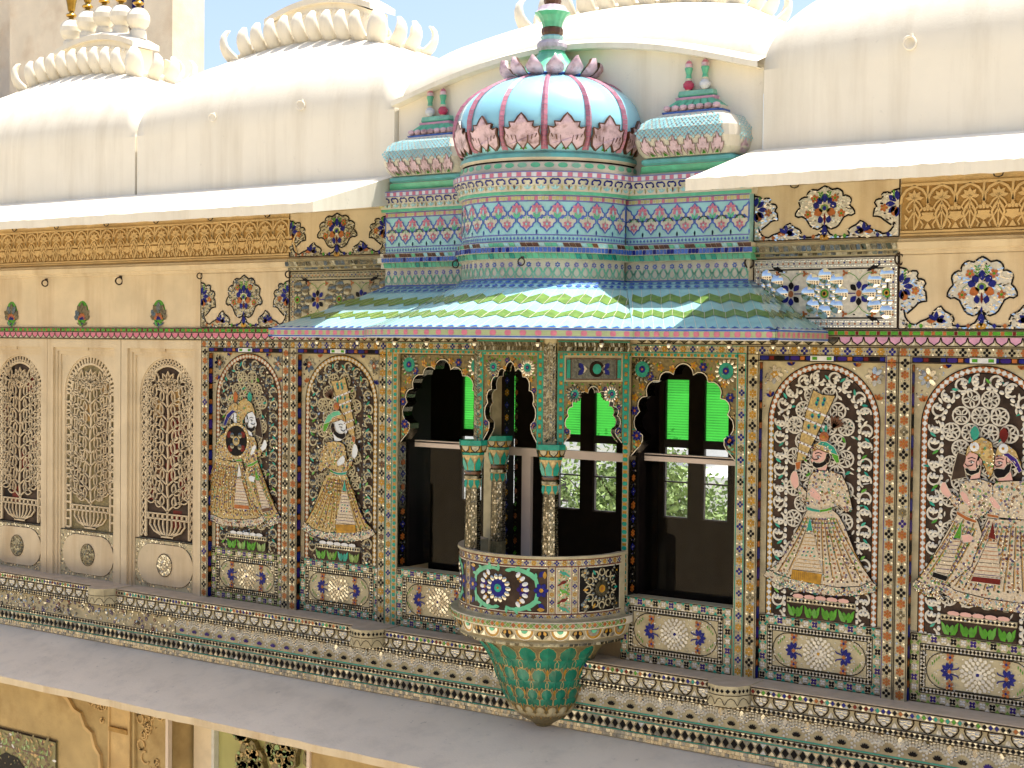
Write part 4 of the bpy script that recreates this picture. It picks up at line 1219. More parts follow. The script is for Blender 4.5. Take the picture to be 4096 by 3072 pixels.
    s.box(a, 0, b, .383, "pale_plaster", -.05, 0)
    s.line([(a, .38), (b, .38)], .006, "dark_groove", 2)
    for i in range(430):
        u, v = random.uniform(a + .005, b - .005), random.uniform(.01, .375)
        dx = max(0, abs(u - cu) - .17); dy = v - .19
        if dx * dx + dy * dy > .152 ** 2 or abs(dy) > .165: s.oval(u, v, .011, .008, "mirror", 1, 6, random.uniform(0, 3), .2)
    P = circle_pts(cu + .155, .19, .16, 12, -PI / 2, PI / 2) + circle_pts(cu - .155, .19, .16, 12, PI / 2, 3 * PI / 2)
    s.line(P, .008, "dark_groove", 3, True)
    s.solid(P, m_, 0, .008)
    o = s.build("dado", T)
    s = Sheet(lambda u, v, h: (X0 + u, .036 - h, v))
    s.oval(cu, .19, .086, .09, "pale_plaster", 1, 20); s.line(circle_pts(cu, .19, .086, 20, rv=.09), .005, "dark_groove", 3, True)
    for r, n in ((.018, 6), (.04, 11), (.063, 17), (.079, 22)):
        for k in range(n): s.petal(cu, .19, 2 * PI * k / n + r * 20, r - .016, r + .005, .02, "mirror" if style == 0 else "dark_mirror", 2, .25)
    s.oval(cu, .19, .008, .008, "red_glass", 3, 7)
    s.build("mirror_medallion", o)
lattice_window(BX[2], "pierced marble screen with red and amber glass behind, beside the mosaic bays", 0)
lattice_window(BX[1], "pierced marble screen with thick curling foliage, middle one of the three", 1)
lattice_window(BX[0], "pierced marble screen at the far left edge, cut by the frame", 2)

# ================================================================== arched side windows of the oriel
CUSP = [(-.355, 1.267), (-.325, 1.30), (-.290, 1.335), (-.275, 1.365), (-.275, 1.40)]
def cusp_half():
    P = list(CUSP)
    for a, b, h in (((-.275, 1.40), (-.296, 1.545), .050), ((-.296, 1.545), (-.247, 1.641), .036), ((-.247, 1.641), (-.165, 1.737), .040), ((-.165, 1.737), (-.066, 1.777), .036), ((-.066, 1.777), (0, 1.845), .018)):
        P += bulge(a, b, h)[0 if a != (-.275, 1.40) else 1:]
    return P
CH = cusp_half()
def cusped(cx, hw, z0, z1):
    kx = hw / .355; kz = (z1 - z0) / (1.845 - 1.267)
    L = [(cx + x * kx, z0 + (y - 1.267) * kz) for x, y in CH]
    return L + [(cx, z1)] + [(2 * cx - x, y) for x, y in L[::-1]]

def spandrel(s, u0, u1, zt, arch, m_, h0, h1, side="dark_mirror"):
    """plate with a cusped opening, and mosaic flowers on it"""
    k = len(arch) // 2
    L = [(u0, arch[0][1])] + arch[:k + 1] + [(arch[k][0], zt), (u0, zt)]
    R = [(arch[k][0], zt)] + arch[k:] + [(u1, arch[-1][1]), (u1, zt)]
    for Q in (L, R):
        P = s.ccw(Q)
        s.face([s.fn(*p, h1) for p in P], m_)
    for a, b in zip(arch, arch[1:]):
        s.face([s.fn(*b, h0), s.fn(*a, h0), s.fn(*a, h1), s.fn(*b, h1)], side)
    for u in (u0, u1):
        s.face([s.fn(u, arch[0][1], h0), s.fn(u, arch[0][1], h1), s.fn(u, zt, h1), s.fn(u, zt, h0)], m_)

def spandrel_mosaic(s, u0, u1, z0, zt, arch, big=.05, bright=False):
    s.line([(x, y) for x, y in arch], .006, "grout", 3); s.line([(x + .006 * (1 if x < (u0 + u1) / 2 else -1) * -1, y + .004) for x, y in arch], .006, "dark_groove", 2)
    hole = arch
    for i in range(520):
        u, v = random.uniform(u0 + .008, u1 - .008), random.uniform(z0, zt - .006)
        if inside(hole + [(u1, z0 - .1), (u0, z0 - .1)], u, v): continue
        if i % 3 == 0: s.petal(u, v, random.uniform(0, 6.3), -.008, .016, .009, random.choice(["deep_lime", "teal", "deep_lime"]), 2)
        else: s.oval(u, v, .008, .005, random.choice(["dark_mirror", "amber", "gold_cloth", "dark_mirror", "olive_mosaic"]), 1, 6, random.uniform(0, 3), .4)
    cx = (u0 + u1) / 2
    for sg in (-1, 1):
        u, v = cx + sg * ((u1 - u0) / 2 - .075), zt - .075
        for k in range(14): s.dome(u + big * 1.25 * math.cos(k * .4488), v + big * 1.25 * math.sin(k * .4488), .017, .011, "mirror" if sg > 0 else "dark_mirror", .004, 2, 7, k * .4488)
        s.oval(u, v, big, big, "teal", 4, 16); s.oval(u, v, big * .45, big * .45, "cobalt", 5, 10); s.oval(u, v, big * .16, big * .16, "orange_glass", 6, 7)
    n = 0
    for (x, y) in arch[3:-3:3]:
        dx, dy = x - cx, y - (z0 + .25)
        d = math.hypot(dx, dy) or 1
        kk = min(1., (u1 - u0) / .72); u, v = x + dx / d * .035 * kk, y + dy / d * .035 * kk
        if u0 + .02 < u < u1 - .02 and v < zt - .02:
            if n % 3 == 2: s.flower(u, v, .03 * kk, 6, "cobalt", 4, "orange_glass")
            else: s.rosette(u, v, .026 * kk, 5, "amber", 3, "orange_glass")
        n += 1
    for sg in (-1, 1):
        kk = min(1., (u1 - u0) / .72)
        u, v = cx + sg * ((u1 - u0) / 2 - .042 * kk), z0 + .125 * (zt - z0) / .6
        s.flower(u, v, .036 * kk, 8, "cobalt", 4, "orange_glass")
        for k in range(4): s.petal(u + sg * .006 * kk, v - (.03 + k * .016) * kk, PI / 2 + (k % 2 * 2 - 1) * .9, 0, .026 * kk, .012 * kk, "mint", 3)

def arched_window(x0, x1, label):
    cx = (x0 + x1) / 2
    T = empty("arched_window", (cx, 0, .4), label, "arched window", "arched windows beside the balcony")
    # border of gold and blue flowers
    s = Sheet(lambda u, v, h: (u, -h, v))
    o0, o1 = (x0 - .108, x1 + .068) if x0 < 0 else (x0 - .045, x1 + .068)
    w0, w1 = x0 - .005, x1 + .005
    s.box(o0, 0, w0, 1.956, "pale_plaster", -.10, .006); s.box(w1, 0, o1, 1.956, "pale_plaster", -.10, .006); s.box(w0, 1.88, w1, 1.956, "pale_plaster", -.10, .006)
    t = Sheet(lambda u, v, h: (u, -.006 - h, v))
    p_dots(t, hstrip(o0, 1.932), o1 - o0, .062, .021, "amber", "cobalt")
    t.rect(o0, 1.908, o1, 1.914, "teal", 3); t.rect(o0, 1.951, o1, 1.955, "teal", 3)
    p_blocks(t, hstrip(o0 + .03, 1.895), o1 - o0 - .06, .045, .018, ["teal", "amber"], (.6, .4), 3)
    if x0 > 0:
        p_dots(t, vstrip(x1 + .042, 0), 1.91, .067, .022, "amber", "cobalt")
        for u in (x1 + .014, x1 + .066): t.rect(u - .003, 0, u + .003, 1.91, "teal", 3)
        p_blocks(t, vstrip(x0 - .024, .38), 1.5, .05, .034, ["teal", "amber"], (.6, .4), 3)
    else:
        p_dots(t, vstrip(x0 - .078, 0), 1.91, .067, .022, "amber", "cobalt")
        for u in (x0 - .105, x0 - .052): t.rect(u - .003, 0, u + .003, 1.91, "teal", 3)
        p_blocks(t, vstrip(x0 - .026, 0), 1.88, .05, .028, ["teal", "amber"], (.6, .4), 3)
    for F_, M_ in zip(t.F, t.M): s.face([t.V[i] for i in F_], t.names[M_])
    s.build("flower_border", T)
    s = Sheet(lambda u, v, h: (u, .02 - h, v))
    A = cusped(cx, (x1 - x0) / 2, 1.267, 1.845)
    spandrel(s, x0, x1, 1.88, A, "olive_mosaic", -.10, 0)
    spandrel_mosaic(s, x0, x1, 1.267, 1.88, A)
    s.line([(x0 + .003, 1.27), (x0 + .003, 1.876), (x1 - .003, 1.876), (x1 - .003, 1.27)], .006, "dark_groove", 4)
    s.build("cusped_arch", T)
    s = Sheet()
    for x in (x0, x1):
        a, b = (x - .004, x + .015) if x == x0 else (x - .035, x + .004)
        box3(s, a, .10, .40, b, .34, 1.90, "dark_back")
    box3(s, x0, .16, 1.232, x1, .20, 1.272, "white_paint")
    box3(s, x0, .16, 1.262, x1, .215, 1.278, "white_paint")
    s.build("frame", T)
    # flowered reveal on the left jamb, seen from the right
    s = Sheet(lambda u, v, h: (x0 + h, u, v))
    s.rect(.0, .40, .10, 1.267, "dark_mirror", 0)
    p_dots(s, lambda a, b: (.05 + b, .40 + a), .86, .09, .026, "orange_glass", "cobalt")
    s.build("jamb_mosaic", T)
    s = Sheet(); y = .18
    s.face([(x0, y, .40), (x1, y, .40), (x1, y, 1.232), (x0, y, 1.232)], "window_glass")
    s.build("pane", T)
    s = Sheet(lambda u, v, h: (u, -.008 - h, v))
    s.box(x0 - (.044 if x0 > 0 else .004), 0, x1 + .004, .402, "pale_plaster", -.088, 0.)
    dado(s, x0 - (.04 if x0 > 0 else 0), .004, x1, .40, "teal", "bright_mosaic" if x0 > 0 else "mirror")
    s.build("dado", T)
    return T
arched_window(-1.295, -.565, "cusped arched window left of the tiled balcony, half hidden by its column")
arched_window(.548, 1.27, "cusped arched window right of the tiled balcony with two green panes")

# ================================================================== the oriel
OR_ = empty("oriel", (0, -.3, -.5), "domed oriel balcony in blue, green and pink tiles on a green leaf bracket", "balcony")
CX, CY = 0., -.09
def cyl(R, cy=CY, k=1.):
    """u = arc length from the front, v = z, h outward; R may be a function of z"""
    def fn(u, v, h):
        r0 = R(v) if callable(R) else R
        rr = R(None) if callable(R) else R
        a = -PI / 2 + u / rr
        return (CX + (r0 + h) * math.cos(a), cy + (r0 + h) * math.sin(a), v)
    return fn

# leaf bracket
PRB = [(.47, .125), (.425, .09), (.40, .06), (.365, 0), (.335, -.06), (.305, -.14), (.275, -.22), (.245, -.30), (.205, -.36), (.15, -.405), (.09, -.44), (.05, -.475)]
def prof(P):
    def R(z):
        if z is None: return P[0][0]
        if z >= P[0][1]: return P[0][0]
        for (r0, z0), (r1, z1) in zip(P, P[1:]):
            if z1 <= z <= z0: return r0 + (r1 - r0) * (z - z0) / (z1 - z0)
        return P[-1][0]
    return R
s = Sheet(); lathe(s, PRB, "olive_mosaic", CX, CY, 40, -PI, 0)
o_br = s.build("leaf_bracket", OR_)
rb = prof(PRB)
def bleaf(ang, z, sc, sz, m_):
    """a three lobed leaf lying on the bracket, tip upwards"""
    s = Sheet(lambda u, v, h: (CX + (rb(v) + h) * math.cos(ang + u / max(rb(v), .1)), CY + (rb(v) + h) * math.sin(ang + u / max(rb(v), .1)), v))
    s.E = .003
    half = [(.0, .0), (.010, .02), (.018, .045), (.048, .03), (.076, .045), (.080, .072), (.062, .094), (.034, .086), (.060, .108), (.062, .138), (.036, .166), (.0, .178)]
    P = [(x * sc, z + y * sz) for x, y in half] + [(-x * sc, z + y * sz) for x, y in half[::-1][1:-1]]
    Q = s.ccw(P); c = (0, z + .09 * sz)
    for a, b in zip(Q, Q[1:] + Q[:1]):
        s.face([s.fn(*c, .014), s.fn(*a, .003), s.fn(*b, .003)], m_)
    s.petal(0, z - .005, PI / 2, 0, .06 * sc, .018 * sc, "amber", 6)
    s.line(Q, .004, "gold_cloth", 2, True)
    return s.build("leaf", o_br)
for row, (z, n, sc, sz) in enumerate(((-.085, 10, .86, 1.12), (-.215, 10, .70, 1.0), (-.32, 10, .54, .82), (-.39, 10, .4, .5))):
    for k in range(n):
        a = -PI + PI * (k + (.5 if row % 2 else 0)) / n
        if row % 2 == 0 and k == 0: continue
        bleaf(a, z, sc, sz, "leaf_teal" if row < 3 else "pale_plaster")
# base ring
s = Sheet()
lathe(s, [(.53, .295), (.605, .292, "grout"), (.607, .250, "grout"), (.60, .245), (.585, .24), (.575, .18), (.545, .172), (.553, .150), (.545, .135), (.47, .125), (.45, .13)], "pale_plaster", CX, CY, 56, -PI - .1, .1)
o_ring = s.build("base_ring", OR_)
s = Sheet(cyl(.607))
Lr = .607 * PI * .98
p_diamonds(s, lambda a, b: (-Lr / 2 + a, .271 + b), Lr, .036, .032, ["orange_glass", "lime_tile", "orange_glass", "amber"], 2, "lime_tile")
s.build("diamond_band", o_ring)
s = Sheet(cyl(lambda z: .58 if z is None else .575 + (z - .18) * .17))
Lr = .58 * PI
n = 17
for i in range(n):
    u = -Lr / 2 + (i + .5) * Lr / n; w = Lr / n
    if i % 2:
        s.petal(u, .236, -PI / 2, 0, .052, .03, "black_inlay", 3)
        for sg in (-1, 1): s.petal(u, .230, -PI / 2 + sg * 1.1, 0, .040, .028, "black_inlay", 3); s.petal(u + sg * .01, .236, -PI / 2 + sg * .4, 0, .03, .02, "amber", 4)
        for sg in (-1, 1): s.poly([(u + sg * .052, .185), (u + sg * .02, .185), (u + sg * .05, .215)], "mirror", 2, .2)
    else:
        P = circle_pts(u, .238, .048, 10, PI, 2 * PI, rv=.048)
        s.poly(P, "mirror", 2); s.line(P, .013, "amber", 3); s.poly(circle_pts(u, .238, .02, 7, PI, 2 * PI), "mint", 4)
        s.line(circle_pts(u, .238, .058, 10, PI, 2 * PI), .005, "grout", 4)
for i in range(60): s.rect(-Lr / 2 + i * Lr / 60, .142, -Lr / 2 + (i + .9) * Lr / 60, .158, "dark_mirror", 1, tilt=.3)
s.build("flower_band", o_ring)
# parapet
s = Sheet()
lathe(s, [(.50, .296), (.5, .672), (.50, .676, "dusty_sill"), (.562, .682, "dusty_sill"), (.564, .668, "pale_plaster"), (.552, .664), (.550, .33), (.556, .30), (.556, .294)][::-1], "pale_plaster", CX, CY, 56, -PI - .1, .1)
o_par = s.build("parapet", OR_)
s = Sheet(cyl(.551))
H = .551 * PI / 2
p_dots(s, lambda a, b: (-H + a, .641 + b), 2 * H, .045, .017, "amber", "cobalt", 2)
p_dots(s, lambda a, b: (-H + a, .313 + b), 2 * H, .045, .017, "amber", "cobalt", 2)
def cline(P, w, m_, l=2):
    Q = []
    for (x0, y0), (x1, y1) in zip(P, P[1:]):
        k = max(1, int(abs(x1 - x0) / .04)); Q += [(x0 + (x1 - x0) * i / k, y0 + (y1 - y0) * i / k) for i in range(k)]
    s.line(Q + [P[-1]], w, m_, l)
for v in (.660, .621, .333, .297): cline([(-H, v), (H, v)], .005, "red_glass")
A1 = PI / 6 * .551
panels = [(-H, -A1 - .045), (-A1 + .045, A1 - .045), (A1 + .045, H)]
for c in (-A1, A1):
    for u in (c - .04, c + .04):
        pass
cuts = (-.78, -.38, -.27, .30, .41, .80)
# front panel (round flower among scrolls), slim bird panel, right hand panel
def dotcol(u):
    p_dots(s, lambda a, b: (u + b, .335 + a), .284, .045, .015, "amber", "cobalt", 2)
    for e in (-.021, .021): s.line([(u + e, .333), (u + e, .621)], .004, "red_glass", 3)
FP = (-.235, .335); BP = (.385, .475); RPn = (.525, .845); LP = (-.81, -.285)
for u in (FP[0] - .024, FP[1] + .024, BP[1] + .024): dotcol(u)
def ground(u0, u1, m_):
    s.rect(u0, .340, u1, .614, m_, 1, n=max(2, int((u1 - u0) / .05)))
    for v in (.342, .612): cline([(u0, v), (u1, v)], .005, "grout", 3)
    for u in (u0, u1): s.line([(u, .340), (u, .614)], .005, "grout", 3)
ground(FP[0], FP[1], "maroon_back"); ground(BP[0], BP[1], "pale_plaster"); ground(RPn[0], RPn[1], "dark_back"); ground(LP[0], LP[1], "maroon_back")
def sun(u, v, k, cA, cB, bright):
    for j in range(14): s.dome(u + .066 * k * math.cos(j * .4488), v + .066 * k * math.sin(j * .4488), .018 * k, .0135 * k, bright, .006, 4, 8, j * .4488)
    s.oval(u, v, .052 * k, .052 * k, cA, 5, 18); s.oval(u, v, .024 * k, .024 * k, cB, 6, 12); s.oval(u, v, .008, .008, "orange_glass", 7, 7)
def scrolls(u0, u1, mA, mB, bright):
    cu, cv = (u0 + u1) / 2, .477; w = (u1 - u0) / 2
    for sx in (-1, 1):
        for sy in (-1, 1):
            P = [(cu + sx * w * .10, cv + sy * .112), (cu + sx * w * .30, cv + sy * .12), (cu + sx * w * .55, cv + sy * .105), (cu + sx * w * .74, cv + sy * .07), (cu + sx * w * .78, cv + sy * .02)]
            for (a, b), q in zip(zip(P, P[1:]), (.018, .026, .03, .022)):
                s.line([a, ((a[0] + b[0]) / 2, (a[1] + b[1]) / 2 + sy * .004), b], q, mA, 3)
            for k in range(4): s.petal(P[k][0], P[k][1], math.atan2(sy, sx) + (k - 1.5) * .5, -.01, .036, .02, mA, 4)
            s.rosette(cu + sx * w * .42, cv + sy * .065, .022, 4, mB, 4)
            s.petal(cu + sx * w * .93, cv + sy * .115, math.atan2(-sy, -sx), 0, .05, .03, "cobalt", 3)
            s.petal(cu + sx * w * .93, cv + sy * .115, math.atan2(-sy, -sx) + .8, 0, .045, .024, mB, 4)
        s.flower(cu + sx * w * .86, cv, .046, 6, "cobalt", 4, mB)
        s.flower(cu + sx * w * .47, cv, .04, 5, "purple_glass", 4, mB, PI if sx > 0 else 0)
        for k in range(7):
            a = (k - 3) * .34 + (0 if sx > 0 else PI)
            s.dome(cu + sx * .05 + .115 * math.cos(a) * .9, cv + .105 * math.sin(a), .02, .013, bright, .006, 4, 8, a)
scrolls(FP[0], FP[1], "mint", "amber", "white_tile"); sun((FP[0] + FP[1]) / 2 - .03, .477, 1.05, "cobalt", "teal", "mirror")
scrolls(LP[0], LP[1], "mint", "amber", "mirror")
cu, cv = (RPn[0] + RPn[1]) / 2, .477
sun(cu, cv, 1., "dark_mirror", "amber", "dark_mirror")
for k in range(12):
    a = k * PI / 6
    s.line(circle_pts(cu + .10 * math.cos(a), cv + .10 * math.sin(a), .022, 7), .009, "pale_plaster", 4, True)
    s.petal(cu + .10 * math.cos(a), cv + .10 * math.sin(a), a, .0, .035, .016, random.choice(["teal", "amber", "dark_mirror"]), 5)
for sx in (-1, 1):
    for sy in (-1, 1):
        for k in range(5): s.dome(cu + sx * (.10 + .012 * (k % 3)), cv + sy * (.05 + .018 * k), .018, .014, "dark_mirror", .005, 3, 7, k)
        s.rosette(cu + sx * .125, cv + sy * .10, .028, 5, "dark_mirror", 4, "amber")
for i in range(120): s.oval(random.uniform(BP[0] + .008, BP[1] - .008), random.uniform(.35, .605), .006, .004, random.choice(["mirror", "amber", "deep_lime", "mint"]), 2, 5, random.uniform(0, 3), .3)
for k, c_ in enumerate(("teal", "red_glass", "deep_lime", "red_glass", "teal")):
    v = .365 + k * .054; sg = 1 if k % 2 else -1; u = (BP[0] + BP[1]) / 2
    s.petal(u, v, .2 if sg > 0 else PI - .2, -.022, .020, .022, c_, 4); s.oval(u + sg * .020, v + .010, .0065, .0065, c_, 4, 7); s.petal(u, v, (PI + .5 if sg > 0 else -.5), .01, .045, .012, c_, 4)
s.build("parapet_mosaic", o_par)
# balcony floor
s = Sheet(); s.face([(CX + .55 * math.cos(-PI + PI * i / 24), CY + .55 * math.sin(-PI + PI * i / 24), .30) for i in range(25)], "dusty_sill"); s.build("balcony_floor", OR_)

# columns with leaf capitals
def column(x, y, back=False):
    s = Sheet()
    def octa(r, z, tw=PI / 8): return [(x + r * math.cos(tw + k * PI / 4), y + r * math.sin(tw + k * PI / 4), z) for k in range(8)]
    def tube(lv):
        for (r0, z0, m0), (r1, z1, _) in zip(lv, lv[1:]):
            A, B = octa(r0, z0), octa(r1, z1)
            for k in range(8): s.face([A[k], A[(k + 1) % 8], B[(k + 1) % 8], B[k]], m0)
    tube([(.056, .30, "olive_mosaic"), (.052, .70, "olive_mosaic"), (.045, 1.07, "olive_mosaic"), (.044, 1.10, "grout")])
    o = s.build("column", OR_)
    # mirror tesserae on the shaft, facet by facet
    s = Sheet()
    for k in range(8):
        a0, a1 = PI / 8 + k * PI / 4, PI / 8 + (k + 1) * PI / 4
        nx, ny = math.cos((a0 + a1) / 2), math.sin((a0 + a1) / 2)
        if ny > .5: continue
        z = .66
        while z < 1.045:
            t = (z - .30) / .77; r = .0567 - .0112 * t
            for j in range(4):
                q0, q1 = (j + .06) / 4, (j + .94) / 4
                p0 = Vector((x + r * (math.cos(a0) * (1 - q0) + math.cos(a1) * q0), y + r * (math.sin(a0) * (1 - q0) + math.sin(a1) * q0), z))
                p1 = Vector((x + r * (math.cos(a0) * (1 - q1) + math.cos(a1) * q1), y + r * (math.sin(a0) * (1 - q1) + math.sin(a1) * q1), z))
                n_ = Vector((nx, ny, 0)); d = [random.uniform(.001, .003) for _ in range(4)]
                up = Vector((0, 0, .013))
                s.face([p0 + n_ * d[0], p1 + n_ * d[1], p1 + up + n_ * d[2], p0 + up + n_ * d[3]], random.choice(["dark_mirror", "mirror", "dark_mirror", "dark_mirror"]))
            z += .0145
    s.build("shaft_mosaic", o)
    s = Sheet()
    lathe(s, [(.049, 1.06, "gold_cloth"), (.049, 1.105, "gold_cloth"), (.058, 1.112, "dark_mirror"), (.060, 1.13, "dark_mirror"), (.050, 1.14, "brown_glaze"), (.055, 1.155, "dark_mirror"), (.050, 1.165, "gold_cloth"), (.055, 1.20, "gold_cloth"), (.067, 1.245, "gold_cloth"), (.070, 1.26, "gold_cloth")], "grout", x, y, 16)
    for q, h in ((.088, 1.262), (.092, 1.285), (.098, 1.305)):
        pass
    for (r0, z0, r1, z1, m_) in ((.070, 1.258, .072, 1.276, "teal"), (.078, 1.276, .086, 1.320, "amber"), (.090, 1.320, .090, 1.352, "teal")):
        A, B = octa(r0, z0), octa(r1, z1)
        for k in range(8): s.face([A[k], A[(k + 1) % 8], B[(k + 1) % 8], B[k]], m_)
        s.face(B, m_); s.face(A[::-1], m_)
    for k in range(8):
        a = k * PI / 4 + PI / 8
        for (z0, z1, r0, r1, w, m_) in ((1.165, 1.25, .052, .068, .55, "teal"), (1.105, 1.05, .050, .049, .5, "teal")):
            V = [(x + (r0 + .002) * math.cos(a - w * .6), y + (r0 + .002) * math.sin(a - w * .6), z0), (x + (r0 + .002) * math.cos(a + w * .6), y + (r0 + .002) * math.sin(a + w * .6), z0), (x + ((r0 + r1) / 2 + .006) * math.cos(a + w * .6), y + ((r0 + r1) / 2 + .006) * math.sin(a + w * .6), (z0 + z1) / 2), (x + (r1 + .005) * math.cos(a), y + (r1 + .005) * math.sin(a), z1), (x + ((r0 + r1) / 2 + .006) * math.cos(a - w * .6), y + ((r0 + r1) / 2 + .006) * math.sin(a - w * .6), (z0 + z1) / 2)]
            s.face(V if z1 > z0 else V[::-1], m_)
        a += PI / 8
        s.face([(x + .054 * math.cos(a - .2), y + .054 * math.sin(a - .2), 1.168), (x + .054 * math.cos(a + .2), y + .054 * math.sin(a + .2), 1.168), (x + .060 * math.cos(a), y + .060 * math.sin(a), 1.205)], "amber")
    for k8 in range(8):
        an = k8 * PI / 4
        f = lambda u, v, h, an=an: (x + math.cos(an) * (.0755 + h + (v - 1.28) * .17) - math.sin(an) * u, y + math.sin(an) * (.0755 + h + (v - 1.28) * .17) + math.cos(an) * u, v)
        t = Sheet(f)
        for k in (0,):
            P = [(k * .058 + .028 * px, 1.300 + .034 * py) for px, py in ((-1, .5), (-.8, -.1), (0, -.6), (.8, -.1), (1, .5))]
            t.poly(P, "dark_mirror" if k8 % 2 else "pale_plaster", 1); t.line(P, .006, "black_inlay", 2)
        t.line([(-.03, 1.279), (.03, 1.279)], .005, "black_inlay", 2)
        for F_, M_ in zip(t.F, t.M): s.face([t.V[i] for i in F_], t.names[M_])
    s.build("capital", o)
CR = [(-.29, -.49), (.29, -.49), (-.445, .0)]
for i, (x, y) in enumerate(CR): column(x, y, i > 1)

# balcony doorway: white transom and post, flowered jambs
s = Sheet()
box3(s, -.50, .14, 1.215, .50, .18, 1.268, "white_paint"); box3(s, -.36, .145, .30, -.29, .175, 1.215, "white_paint")
s.build("door_frame", OR_)
s = Sheet()
for x, sg in ((-.499, 1), (.499, -1), (-.545, 1)):
    t = Sheet(lambda u, v, h: (x + sg * h, u, v))
    if x > -.52: p_dots(t, lambda a, b: (.16 + b, .42 + a), 1.5, .085, .026, "amber", "cobalt"); p_dots(t, lambda a, b: (.27 + b, .42 + a), 1.5, .085, .022, "orange_glass", "deep_lime")
    for F_, M_ in zip(t.F, t.M): s.face([t.V[i] for i in F_], t.names[M_])
t = Sheet(lambda u, v, h: (u, .098 - h, v))
for u in (-.522, .522):
    t.rect(u - .022, .40, u + .022, 1.95, "pale_plaster", 0); p_dots(t, vstrip(u, .42), 1.5, .072, .019, "amber", "cobalt")
    for e in (-.022, .022): t.rect(u + e - .003, .40, u + e + .003, 1.95, "teal", 3)
for F_, M_ in zip(t.F, t.M): s.face([t.V[i] for i in F_], t.names[M_])
s.build("door_jamb", OR_)

# arches between the columns
def face_arch(p, q, upper, name, glazed=False):
    (x0, y0), (x1, y1) = p, q
    L = math.hypot(x1 - x0, y1 - y0); ex, ey = (x1 - x0) / L, (y1 - y0) / L; nx, ny = ey, -ex
    fn = lambda u, v, h: (x0 + ex * u + nx * h, y0 + ey * u + ny * h, v)
    s = Sheet(fn)
    e = .045
    zt = 1.885
    z1 = 1.845 if not upper else 1.70
    A = cusped(L / 2, L / 2 - e, 1.352, z1)
    top = zt if not upper else 1.728
    spandrel(s, e, L - e, top, A, "olive_mosaic", -.05, 0)
    s.face([s.fn(*p_, -.05) for p_ in ([(e, A[0][1])] + A[:len(A) // 2 + 1] + [(L / 2, top), (e, top)])], "olive_mosaic")
    s.face([s.fn(*p_, -.05) for p_ in ([(L / 2, top)] + A[len(A) // 2:] + [(L - e, A[-1][1]), (L - e, top)])], "olive_mosaic")
    s.E = .001
    spandrel_mosaic(s, e, L - e, 1.352, top, A, .03)
    t = Sheet(lambda u, v, h: fn(u, v, -.05 - h)); t.E = .001
    spandrel_mosaic(t, e, L - e, 1.352, top, A, .026)
    for F_, M_ in zip(t.F, t.M): s.face([t.V[i] for i in F_], t.names[M_])
    o = s.build(name, OR_)
    s = Sheet(fn)
    for u in (0, L - e): s.box(u, 1.352, u + e, 1.90, "olive_mosaic", -.05, .004)
    s.box(e, zt if not upper else 1.728, L - e, 1.90, "pale_plaster", -.05, .004)
    s.box(-.004, 1.90, L + .004, 1.985, "olive_mosaic", -.05, .008)
    t = Sheet(lambda u, v, h: fn(u, v, h + .004))
    for u in (.007, L - .007, e - .005, L - e + .005): t.rect(u - .006, 1.352, u + .006, 1.90, "teal", 2)
    for u in (.024, L - .024): p_blocks(t, vstrip(u, 1.36), .53, .052, .022, ["teal", "amber"], (.6, .4), 2)
    p_blocks(t, hstrip(e, 1.893), L - 2 * e, .04, .012, ["teal", "amber"], (.6, .4), 2)
    if upper:
        t.rect(e + .012, 1.738, L - e - .012, 1.872, "dark_mirror", 2); t.frame(e + .045, 1.742, L - e - .045, 1.868, .006, "brown_glaze", 4)
        for u in (e + .028, L - e - .028): t.rect(u - .012, 1.75, u + .012, 1.86, "teal", 4)
        t.oval(L / 2 + .02, 1.805, .03, .032, "teal", 5, 12); t.oval(L / 2 + .02, 1.805, .05, .05, "dark_groove", 4, 14)
        for sx in (-1, 1):
            for sy in (-1, 1): t.petal(L / 2 + sx * .07, 1.805, math.atan2(sy, sx), 0, .05, .03, "cobalt", 5); t.petal(L / 2 + sx * .05, 1.805, math.atan2(sy * .6, sx), 0, .05, .018, "grout", 4)
    for F_, M_ in zip(t.F, t.M): s.face([t.V[i] for i in F_], t.names[M_])
    t = Sheet(lambda u, v, h: fn(u, v, h + .008))
    t.rect(0, 1.905, L, 1.911, "teal", 2); t.rect(0, 1.968, L, 1.974, "teal", 2)
    u = .004
    while u < L - .012:
        t.poly([(u, 1.914), (u + .010, 1.914), (u + .016, 1.938), (u + .006, 1.938)], "dark_mirror", 2, .3); t.poly([(u + .006, 1.942), (u + .016, 1.942), (u + .010, 1.965), (u, 1.965)], "dark_mirror", 2, .3); u += .013
    for F_, M_ in zip(t.F, t.M): s.face([t.V[i] for i in F_], t.names[M_])
    s.build("lintel", o)
    return o
face_arch((-.26, -.49), (.235, -.49), False, "cusped_arch")
face_arch((.305, -.455), (.555, -.03), True, "cusped_arch")
face_arch((-.555, -.03), (-.305, -.455), False, "cusped_arch")
